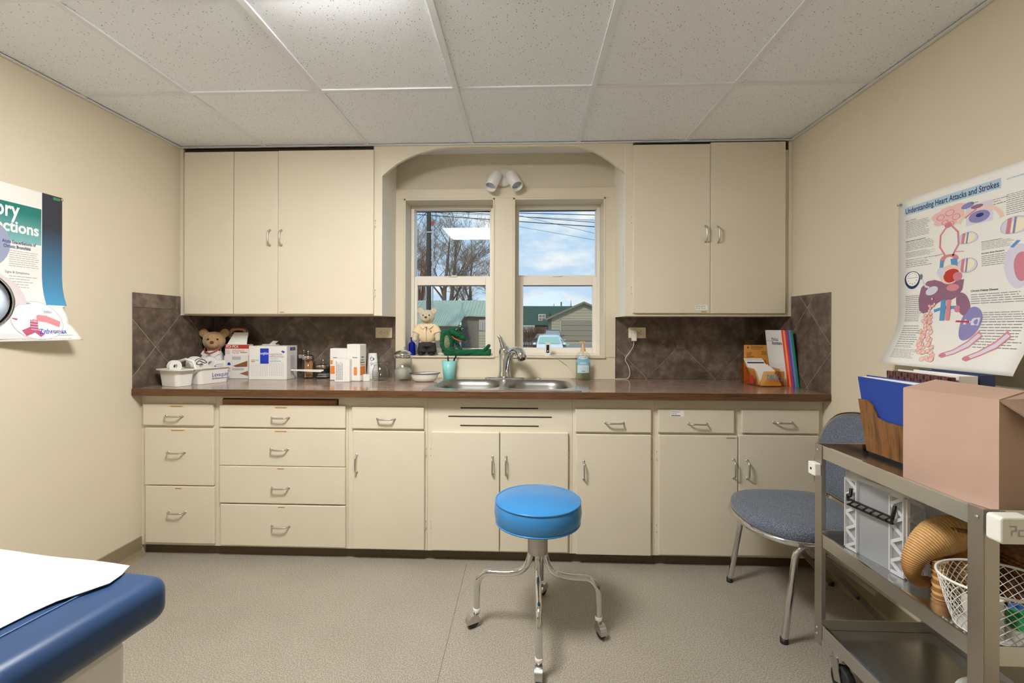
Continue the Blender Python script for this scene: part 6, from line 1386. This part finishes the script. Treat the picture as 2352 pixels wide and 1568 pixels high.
def grad(name, c0, c1, z0, z1):
    m = mat(name, c0, .5); k = N(m.node_tree); p = k.n['Principled BSDF']; o_ = k.new('ShaderNodeTexCoord').outputs['Object']; s_ = k.new('ShaderNodeSeparateXYZ', ins={0: o_})
    mr = k.new('ShaderNodeMapRange', ins={0: s_.outputs[2], 1: z0, 2: z1}); k.l.new(k.ramp(mr.outputs[0], [(0., c0), (1., c1)]), p.inputs['Base Color']); return m
grad('strip_print', '#4f9fd0', '#333642', .13, .48); grad('banner_print', '#7fb9bb', '#1f7a74', .40, .52)
F = FL_; b = MB(); b.rect(F, LW-.085, LW, LH*.24, LH, 0, .0007, 3, 12); b.build('edge_strip', 'strip_print', pl_)
b = MB(); b.rect(F, .004, LW-.088, LH*.64, LH*.885, 0, .0007, 1, 3); b.build('banner', 'banner_print', pl_)
ML = ['ink_white', 'ink_deepblue', 'ink_grey', 'ink_skin', 'ink_hair', 'ink_pink', 'ink_darkpink', 'ink_midblue', 'ink_lav', 'ink_blue', 'ink_lightgrey', 'ink_teal']; J = {n: i for i, n in enumerate(ML)}
b = MB(); b.text(F, 'Respiratory', LW-.172, LH*.795, .062, J['ink_white'], .0010, 'R', width=.30, bold=.03).text(F, 'Tract Infections', LW-.098, LH*.700, .045, J['ink_white'], .0010, 'R', width=.355, bold=.04); b.build('title', ML, pl_)
b = MB(); b.text(F, 'Acute Exacerbations of', LW-.235, LH*.625, .013, J['ink_deepblue'], .0011, width=.125, bold=.03).text(F, 'Chronic Bronchitis', LW-.230, LH*.595, .013, J['ink_deepblue'], .0011, width=.10, bold=.03).text(F, 'Signs & Symptoms', LW-.225, LH*.435, .009, J['ink_grey'], .0011, width=.09, bold=.02)
b.lines(F, LW-.21, LW-.092, LH*.475, LH*.585, 8, J['ink_lightgrey'], .0009, .3, .15).lines(F, LW-.21, LW-.095, LH*.34, LH*.425, 5, J['ink_lightgrey'], .0009, .3, .4); b.build('body_text', ML, pl_)
b = MB(); b.poly(F, [(.10, .01), (LW-.165, .01), (LW-.155, LH*.22), (LW-.16, LH*.30), (LW-.185, LH*.37), (LW-.235, LH*.42), (LW-.27, LH*.46), (LW-.33, LH*.46), (.08, LH*.42), (.02, LH*.30), (.02, .01)], J['ink_skin'], .0006).disc(F, LW-.31, LH*.565, .075, J['ink_skin'], .0008, .095).disc(F, LW-.275, LH*.60, .068, J['ink_hair'], .0010, .088, -.25).disc(F, LW-.335, LH*.565, .055, J['ink_skin'], .0012, .075); b.disc(F, LW-.30, LH*.28, .07, J['ink_lav'], .0008, .11, .4); b.build('figure_drawing', ML, pl_)
ci = (LW-.135, LH*.135); b = MB(); b.disc(F, *ci, .088, J['ink_white'], .0012, .078, n=40).ring(F, *ci, .088, .0022, J['ink_lightgrey'], .0016, 48, ry=.078)
b.stroke(F, [(ci[0]-.02, ci[1]+.06), (ci[0]-.012, ci[1]+.01), (ci[0]-.02, ci[1]-.035), (ci[0]-.05, ci[1]-.05)], .026, J['ink_darkpink'], .0014).stroke(F, [(ci[0]-.02, ci[1]-.035), (ci[0]+.0, ci[1]-.06)], .018, J['ink_darkpink'], .0014).stroke(F, [(ci[0]-.012, ci[1]+.012), (ci[0]+.03, ci[1]+.006), (ci[0]+.07, ci[1]-.014)], .028, J['ink_pink'], .0015).disc(F, ci[0]-.02, ci[1]+.05, .024, J['ink_midblue'], .0017, .022).stroke(F, [(ci[0]-.02, ci[1]+.055), (ci[0]-.06, ci[1]+.04), (ci[0]-.075, ci[1]+.005)], .016, J['ink_darkpink'], .0014)
for k in range(7): b.stroke(F, [(ci[0]-.03, ci[1]+.03-.011*k), (ci[0]-.004, ci[1]+.026-.011*k)], .0022, J['ink_lav'], .0019)
b.lines(F, ci[0]+.03, ci[0]+.06, ci[1]+.03, ci[1]+.042, 2, J['ink_grey'], .0015).lines(F, ci[0]+.035, ci[0]+.07, ci[1]-.052, ci[1]-.04, 2, J['ink_grey'], .0015); b.build('bronchi_drawing', ML, pl_)
b = MB(); b.text(F, 'Zithromax', LW-.142, .030, .020, J['ink_blue'], .0014, width=.098, bold=.02).lines(F, LW-.08, LW-.02, .018, .026, 1, J['ink_lightgrey'], .0012).lines(F, LW-.20, LW-.02, .006, .010, 1, J['ink_lightgrey'], .0012); b.build('brand_text', ML, pl_)
# ================================================================ outside the windows
GZ = -.90
mat('gravel', '#8f8a80', .9, noise=(.6, '#a39d92', .35, .65)); mat('roof_green', '#a3b49c', .5, noise=(.8, '#b0c0a8', .3, .7)); mat('roof_dark', '#35584c', .7, noise=(3, '#2c4a40', .3, .7))
mat('brick_grey', '#7d7168', .9, noise=(4, '#8a7f76', .3, .7)); mat('siding_beige', '#a8a48c', .8); mat('siding_pale', '#b9b19a', .8); mat('garage_door', '#8d8474', .7); mat('trim_grey', '#7b7668', .7)
mat('bark', '#5d5045', .9, noise=(3, '#786a5c', .3, .7)); mat('twig', '#8d7a66', .9); mat('pole_wood', '#3f3a35', .9); mat('conduit', '#b9bfc2', .4, metal=.6)
mat('conifer', '#39442f', .95, noise=(2, '#4a5540', .3, .7)); mat('car_white', '#e8eaea', .2, coat=.5); mat('car_glass', '#9fc4b8', .1); mat('car_silver', '#a9a9a2', .3, metal=.3); mat('car_dark', '#3a3c3d', .3); mat('snow', '#ffffff', .8)
mat('brush', '#6e5645', .95); mat('wire', '#2b2d30', .6)
g = MB().box(-160, 220, YO+.3, 400, GZ-.3, GZ); struct(g.build('ground', 'gravel', org=(0, 60, GZ)), 'grey gravel yard and driveway outside the windows', 'ground')
def op(px, py, Y): q = atY(px, py, Y); return Vector((q[0], Y, q[1]))
def ox(px, Y): return atY(px, 750, Y)[0]
def oz(py, Y): return HC-(py-CY-1)/F_*Y
# ---- green metal roof building (left window)
Y1 = 38.; t = thing('house', 'single storey house with a pale green ribbed metal roof', 'house', (ox(1040, Y1), Y1+3, GZ))
xa, xb = ox(930, Y1), ox(1145, Y1); xw = ox(1058, Y1)
zr, ze = oz(693, Y1+3.5), oz(727.5, Y1)
MB().box(xw, xb, Y1+.4, Y1+6.5, GZ, ze).build('wall', 'brick_grey', t)
MB().prism([(xw-9, 0), (xb+1, 0), (xb+1, 1), (xw-9, 1)], lambda u, v, off: Vector((u, Y1+3.5*v, ze+(zr-ze)*v+off)), 0, .08).build('roof', 'roof_green', t)
nr = 46
for i in range(nr):
    x = xw-9+(xb+1-xw+9)*i/nr; MB().bar((x, Y1, ze+.1), (x, Y1+3.5, zr+.1), .05, .06).build('roof_rib', 'roof_green', t)
# nearer wing with its lower eave
Y2 = Y1-4.5; ze2 = oz(749, Y2); x2a, x2b = ox(925, Y2), ox(1052, Y2)
MB().box(x2a, x2b-.6, Y2+.4, Y1+.4, GZ, ze2).build('wall', 'brick_grey', t)
zq = oz(697, Y1+1.5)
MB().add([(x2a, Y2, ze2), (x2b, Y2, ze2), (ox(1068, Y1), Y1+.2, oz(724, Y1)), (ox(1060, Y1+3), Y1+3, zr-.1), (x2a, Y1+3, zr-.1)], [(0, 1, 2, 3, 4)]).build('wing_roof', 'roof_green', t, solid=.08)
for i in range(22):
    f = i/22; A = Vector((x2a+(x2b-x2a)*f, Y2, ze2+.05)); Bq = Vector((x2a+(ox(1064, Y1+2)-x2a)*f, Y1+2.8, zr-.12)); MB().bar(A, Bq, .05, .05).build('roof_rib', 'roof_green', t)
MB().box(ox(1099, Y1), xb, Y1+.34, Y1+.4, GZ, oz(734, Y1)).build('entry_panel', 'siding_pale', t)
for k in range(6): z = GZ+.3+.22*k; MB().box(ox(1101, Y1), xb, Y1+.30, Y1+.34, z, z+.17).build('siding_board', 'siding_pale', t)
for k in range(8): x = ox(1100.5, Y1)+.085*k; MB().box(x, x+.04, Y1+.24, Y1+.28, oz(760, Y1), oz(741, Y1)).build('lattice_bar', 'car_white', t)
MB().box(ox(1100, Y1), ox(1120, Y1), Y1+.28, Y1+.33, oz(760, Y1), oz(741, Y1)).build('window_pane', 'car_dark', t)
MB().tube([(ox(1075, Y1+1), Y1+1., oz(719, Y1+1)), (ox(1075, Y1+1), Y1+1., oz(714, Y1+1))], .12, 8).build('roof_vent', 'conduit', t)
# ---- dark green roofed house and garage (right window)
Y3 = 74.; t = thing('house', 'distant house with a dark green shingle roof and small deck', 'house', (ox(1240, Y3), Y3+4, GZ))
xa, xb = ox(1160, Y3), ox(1345, Y3); zr, ze = oz(705, Y3+5), oz(747, Y3)
MB().prism([(xa, 0), (xb, 0), (xb, 1), (xa, 1)], lambda u, v, off: Vector((u, Y3+5*v, ze+(zr-ze)*v+off)), 0, .1).build('roof', 'roof_dark', t)
for k in range(12): z = ze+(zr-ze)*(k+.5)/12; MB().box(xa, xb, Y3+5*(k+.5)/12-.03, Y3+5*(k+.5)/12+.03, z+.08, z+.14).build('shingle_course', 'roof_dark', t)
MB().box(xa, xb, Y3+.4, Y3+9, GZ, ze).build('wall', 'brush', t)
MB().box(ox(1237, Y3), ox(1253.5, Y3), Y3+.9, Y3+2.5, oz(737, Y3), oz(722, Y3)).build('dormer_window', 'car_white', t)
for k in range(2):
    for j in range(2): a = ox(1238.2+7.6*k, Y3); MB().box(a, a+.46, Y3+.85, Y3+.9, oz(736+-7*j, Y3), oz(730.3-7*j, Y3)).build('pane', 'brick_grey', t)
MB().tube([(ox(1289, Y3+5), Y3+5, zr-.2), (ox(1289, Y3+5), Y3+5, oz(694, Y3+5))], .13, 8).build('chimney_pipe', 'trim_grey', t)
MB().box(xa, ox(1228, Y3), Y3-1.2, Y3-1.1, oz(763, Y3), oz(761.8, Y3)).box(xa, ox(1228, Y3), Y3-1.2, Y3-1.1, oz(749.5, Y3), oz(748, Y3)).build('deck_rail', 'car_white', t)
for k in range(16): x = ox(1200+1.8*k, Y3); MB().box(x, x+.05, Y3-1.18, Y3-1.12, oz(763, Y3), oz(749, Y3)).build('baluster', 'car_white', t)
Y4 = 60.; t = thing('garage', 'beige gabled garage with a wide grey roller door', 'garage', (ox(1340, Y4), Y4+4, GZ))
xg0, xg1, xp = ox(1267, Y4), ox(1417, Y4), ox(1340, Y4); ze, zp = oz(727, Y4), oz(697.5, Y4); zgb = oz(783, Y4)
MB().prism([(xg0, zgb-.6), (xg1, zgb-.6), (xg1, ze), (xp, zp), (xg0, ze)], lambda u, v, off: Vector((u, Y4+off, v)), 0, 9).build('wall', 'siding_beige', t)
for k in range(15):
    z = zgb+.36*k; 
    if z > zp-.5: break
    f = 0 if z < ze else (z-ze)/(zp-ze); MB().box(xg0+(xp-xg0)*f, xg1+(xp-xg1)*f, Y4-.04, Y4+.01, z, z+.045).build('siding_board', 'siding_beige', t)
for s_, xe in ((-1, ox(1252, Y4)), (1, ox(1432, Y4))): MB().add([(xe, Y4-.6, ze-.45), (xp, Y4-.6, zp+.12), (xp, Y4+9, zp+.12), (xe, Y4+9, ze-.45)], [(0, 1, 2, 3)]).build('roof', 'trim_grey', t, solid=.22)
for k in range(4): z0, z1 = zgb+(oz(736, Y4)-zgb)*k/4, zgb+(oz(736, Y4)-zgb)*(k+1)/4; MB().box(ox(1288, Y4), ox(1398, Y4), Y4-.14, Y4-.06, z0+.02, z1-.02).build('door_panel', 'garage_door', t)
MB().box(ox(1286, Y4), ox(1288, Y4), Y4-.16, Y4-.05, zgb, oz(734.5, Y4)).box(ox(1286, Y4), ox(1400, Y4), Y4-.16, Y4-.05, oz(736, Y4), oz(734.5, Y4)).build('door_trim', 'siding_pale', t)
# ---- cars
def car(label, cx, Y, w_, L_, h, m, rz, glass='car_glass', kind='suv', zg=GZ):
    t = thing('car', label, 'car', (cx, Y, zg), rz); k = h/1.5; hw = w_/2
    rows = [(.0, .25, .55), (.02, .55, .86), (.22, .90, .98), (.28, 1.0, .97), (.40, 1.42, .80), (.50, 1.5, .76), (.80, 1.48, .76), (.94, 1.02, .9), (1., .85, .9), (1., .3, .85)]
    b = LB(); vs = []; n = len(rows)
    for i, (f, z, q) in enumerate(rows):
        for x in (-1, -.92, .92, 1): vs.append((x*hw*q, L_*f, z*k if abs(x) < 1 else max(.28*k, z*k-.06)))
    fs = [(i*4+j, i*4+j+1, (i+1)*4+j+1, (i+1)*4+j) for i in range(n-1) for j in range(3)]
    b.add(vs, fs, 0, True)
    for s_ in (0, 3):
        prof = [vs[i*4+s_] for i in range(n)]; low = [(p[0]*1., p[1], .25*k) for p in prof]; m_ = len(b.v)
        b.add(prof+low, [(i, i+1, n+i+1, n+i) for i in range(n-1)], 0, False)
    b.add([(-hw*.9, 0, .25*k), (hw*.9, 0, .25*k), (hw*.9, L_, .25*k), (-hw*.9, L_, .25*k)], [(0, 1, 2, 3)]); b.build('body', m, t)
    b = LB(); b.add([(-hw*.84, L_*.285, 1.03*k), (hw*.84, L_*.285, 1.03*k), (hw*.69, L_*.392, 1.40*k), (-hw*.69, L_*.392, 1.40*k)], [(0, 1, 2, 3)]); b.v = [(x, y-.03, z+.015) for x, y, z in b.v]; b.build('windshield', glass, t)
    for s_ in (-1, 1):
        LB().ell((s_*(hw+.10), L_*.31, 1.02*k), (.11, .07, .08), 12, 8).build('mirror', m, t)
        LB().box(s_*hw*.62-.18, s_*hw*.62+.18, -.02, .04, .68*k, .80*k).build('headlight', 'car_glass', t, bevel=.02)
        for f in (.16, .80): LB().lathe([(0, -.1), (.33*k, -.1), (.33*k, .1), (0, .1)], 20, (s_*hw*.86, L_*f, .33*k), mtx=Matrix.Rotation(PI/2, 3, 'Y')).build('wheel', 'rubber', t)
    LB().box(-hw*.45, hw*.45, -.03, .02, .60*k, .76*k).build('grille', 'car_dark', t)
    return t
Yc = 27.; car('white SUV parked nose towards the windows', ox(1265, Yc), Yc, 1.62, 4.3, oz(770, Yc+1.8)-GZ, 'car_white', .0)
Yc2 = 36.; car('silver sedan parked beside the white SUV', ox(1283, Yc2)+.2, Yc2, 1.7, 4.4, oz(767, Yc2+1.8)-GZ, 'car_silver', .35, 'car_glass')
Yc3 = 46.; car('dark pickup parked behind the white SUV before the garage', ox(1272, Yc3), Yc3, 1.9, 4.6, oz(757.5, Yc3+1.8)-GZ, 'car_dark', .0, 'car_silver')
# ---- utility pole, conduit, guy wires and overhead lines
Yp = 30.; X = ox(984.5, Yp); t = thing('utility_pole', 'dark wooden utility pole with a metal conduit on its side', 'utility pole', (X, Yp, GZ))
MB().tube([(X, Yp, GZ), (X, Yp, 10.5)], [.17, .14], 14).build('pole', 'pole_wood', t); xc = ox(993.5, Yp-.2); MB().tube([(xc, Yp-.2, GZ), (xc, Yp-.2, oz(520, Yp))], .05, 8).build('conduit', 'conduit', t); MB().tube([(xc, Yp-.2, oz(520, Yp)), (xc-.05, Yp-.2, oz(510, Yp))], [.07, .09], 8).build('conduit_cap', 'hat_red', t)
MB().bar((X-.1, Yp-.2, oz(534, Yp)), (xc+.1, Yp-.2, oz(534, Yp)), .06, .06).build('bracket', 'conduit', t)
for i, (a, c, r) in enumerate((((985, 483), (1372, 494), .022), ((950, 478), (1372, 511), .018), ((950, 492), (1372, 521), .024), ((985, 446), (1372, 537), .010), ((985, 484), (1372, 552), .010), ((985, 487), (1372, 506), .014), ((950, 512), (985, 484), .016))):
    dY = (0, -.5, -.6, -.13, .13, 0, .05)[i]; A, Bq = op(a[0], a[1], Yp+dY), op(c[0], c[1], Yp-4+dY*3); d = Bq-A; A2, B2 = (A-d*(1. if i in (1, 2) else 0), Bq+d*1.2)
    if i == 6: B2 = Bq; A2 = A-d*.4
    pts = [A2+(B2-A2)*(j/12) for j in range(13)]
    o = MB().tube(pts, r, 5).build('overhead_wire', 'wire', org=A2); tag(o, ('thick black power line high across the windows', 'black power line sagging above the trees', 'lowest thick black power line across the windows', 'thin slanting service wire crossing a power line', 'thin short service wire low in the sky', 'thin black phone line between the power lines', 'pale guy wire running down from the utility pole')[i], 'wire', 'overhead wires')
# ---- trees
def tree(name, label, px, Y, h, r0, levels, spread, seed, lean=0., m1='bark', m2='twig', forks=3, start=.3, group='bare trees behind the houses'):
    rn = random.Random(seed); X = ox(px, Y); t = thing(name, label, 'tree', (X, Y, GZ), 0, group); tr_, tw = MB(), MB()
    def grow(p, d, L, r, lv):
        n = 4; pts = [p]; rs = [r]; q = Vector(d)
        for i in range(n):
            q = (q+Vector((rn.uniform(-1, 1), rn.uniform(-1, 1), rn.uniform(-.3, .6)))*.13).normalized(); pts.append(pts[-1]+q*L/n); rs.append(max(.017, r*(1-.45*(i+1)/n)))
        (tr_ if lv < 2 else tw).tube(pts, rs, 7 if lv == 0 else (5 if lv == 1 else 3), caps=False)
        if lv >= levels: return
        k = forks+(1 if lv < 2 else 0)+(1 if lv == levels-1 else 0)
        for i in range(k):
            f = rn.uniform(start if lv == 0 else .25, 1.); j = min(int(f*n), n-1); a = pts[j]+(pts[j+1]-pts[j])*(f*n-j)
            ax = Vector((rn.uniform(-1, 1), rn.uniform(-1, 1), rn.uniform(-.1, .5))).normalized(); nd = (q*(1-spread)+ax*spread*1.25).normalized(); nd.z = max(nd.z, -.15)
            grow(a, nd, L*rn.uniform(.5, .72), r*rn.uniform(.38, .52)*(1-.3*f), lv+1)
        grow(pts[-1], q, L*.55, r*.5, lv+1)
    grow(Vector((X, Y, GZ)), Vector((lean, 0, 1)), h*.52, r0, 0)
    tr_.build('trunk', m1, t); tw.build('twigs', m2, t); return t
tree('bare_tree', 'thick bare tree trunk beside the utility pole', 966, 52, 17, .55, 5, .42, 3)
tree('bare_tree', 'tall bare spreading tree behind the green roof', 1012, 65, 18, .46, 5, .5, 5)
tree('bare_tree', 'slender bare tree with a straight trunk behind the green roof', 1037, 77, 19.8, .52, 5, .45, 8)
tree('bare_tree', 'forked bare tree leaning towards the right window', 1078, 89, 19., .45, 5, .5, 12, .12)
tree('bare_tree', 'bare tree whose twigs reach across the window post', 1165, 102, 19., .5, 5, .55, 21)
tree('bare_tree', 'small bare tree behind the garage roof', 1395, 84, 11.5, .3, 5, .55, 33)
# reddish upright willow at the left edge
rn = random.Random(4); Y = 46.; X = ox(958, Y); t = thing('bare_tree', 'dense reddish brown upright twiggy tree at the pole', 'tree', (X, Y, GZ), 0, 'bare trees behind the houses'); b = MB()
MB().tube([(X, Y, GZ), (X, Y, 4.)], [.25, .15], 8).build('trunk', 'bark', t)
for k in range(150):
    x, y = rn.uniform(-1.4, 1.2), rn.uniform(-1, 1); a = Vector((X+x*.35, Y+y*.3, rn.uniform(.5, 4.))); b.tube([a, a+Vector((x*.35, y*.2, 2.6)), a+Vector((x*.6+rn.uniform(-.2, .2), y*.3, rn.uniform(4.2, 7.5)))], [.035, .025, .008], 3, caps=False)
b.build('twigs', mat('twig_red', '#8a6348', .9), t)
# conifers
def conifer(label, px, Y, h, r, seed):
    rn = random.Random(seed); X = ox(px, Y); t = thing('conifer', label, 'tree', (X, Y, GZ), 0, 'conifers behind the houses'); MB().tube([(X, Y, GZ), (X, Y, GZ+h)], [r*.08, .02], 6).build('trunk', 'bark', t); b = MB()
    for k in range(int(26)):
        f = k/26; z = GZ+h*(.14+.86*f); R = r*(1-f)**.8+.05
        for j in range(9):
            a = rn.uniform(0, 2*PI); d = Vector((math.cos(a), math.sin(a), 0)); q = R*rn.uniform(.65, 1.1); s_ = Vector((-d.y, d.x, 0))*q*.28; p = Vector((X, Y, z)); e = p+d*q+Vector((0, 0, -q*.35))
            b.add([p+Vector((0, 0, .12)), p+d*q*.55+s_-Vector((0, 0, q*.1)), e, p+d*q*.55-s_-Vector((0, 0, q*.1))], [(0, 1, 2, 3)])
    b.build('foliage', 'conifer', t)
conifer('dense dark conifer behind the green roof ridge', 1080, 50, 6.4, 1.35, 1); conifer('slim pale conifer behind the green roof ridge', 1050, 53, 5.9, .95, 2)
conifer('small conifer tip over the dark green roof beside the chimney pipe', 1272, 92, 6.9, 1.1, 3); conifer('narrow conifer over the dark green roof beside the garage gable', 1311, 92, 7.6, .8, 4)
conifer('dark bushy conifer before the dormer window', 1263, 71.5, 4.6, 1.2, 6)
# fence and brush at the foot of the far house
t = thing('hedge', 'brown leafless hedge below the distant deck', 'hedge', (ox(1225, 66), 66, GZ)); b = MB(); rn = random.Random(9)
for k in range(420):
    x = ox(1195, 66)+rn.random()*(ox(1246, 66)-ox(1195, 66)); a = Vector((x, 66+rn.uniform(-.6, .6), GZ)); b.tube([a, a+Vector((rn.uniform(-.4, .4), rn.uniform(-.3, .3), rn.uniform(.9, 2.3)))], [.05, .015], 3, caps=False)
b.build('branches', 'brush', t)
t = thing('yard_fence', 'dark slatted yard fence beside the white SUV', 'fence', (ox(1215, 34), 34, GZ))
for k in range(3): z = GZ+.25+.45*k; MB().box(ox(1190, 34), ox(1237, 34), 34, 34.05, z, z+.12).build('rail', 'pole_wood', t)
for k in range(12): x = ox(1192+4*k, 34); MB().box(x, x+.07, 33.95, 34, GZ, GZ+1.35).build('picket', 'pole_wood', t)
# snowy mountain far away
mt = MB(); prof = [(1085, 707), (1150, 700), (1196, 690), (1216, 687), (1235, 680), (1255, 672), (1272, 667), (1284, 672), (1296, 680), (1302, 690), (1318, 694), (1345, 700), (1420, 708)]
Ym = 3000.; vs = []
for (x, y) in prof: p = op(x, y, Ym); vs += [(p.x, Ym, p.z), (p.x, Ym-900, GZ), (p.x, Ym+900, GZ)]
mt.add(vs, [(3*i, 3*i+3, 3*i+4, 3*i+1) for i in range(len(prof)-1)]+[(3*i, 3*i+2, 3*i+5, 3*i+3) for i in range(len(prof)-1)], 0, True)
struct(mt.build('mountain', 'snow', org=(op(1272, 700, Ym).x, Ym, GZ)), 'white snow covered peak rising behind the dark green roof', 'mountain')
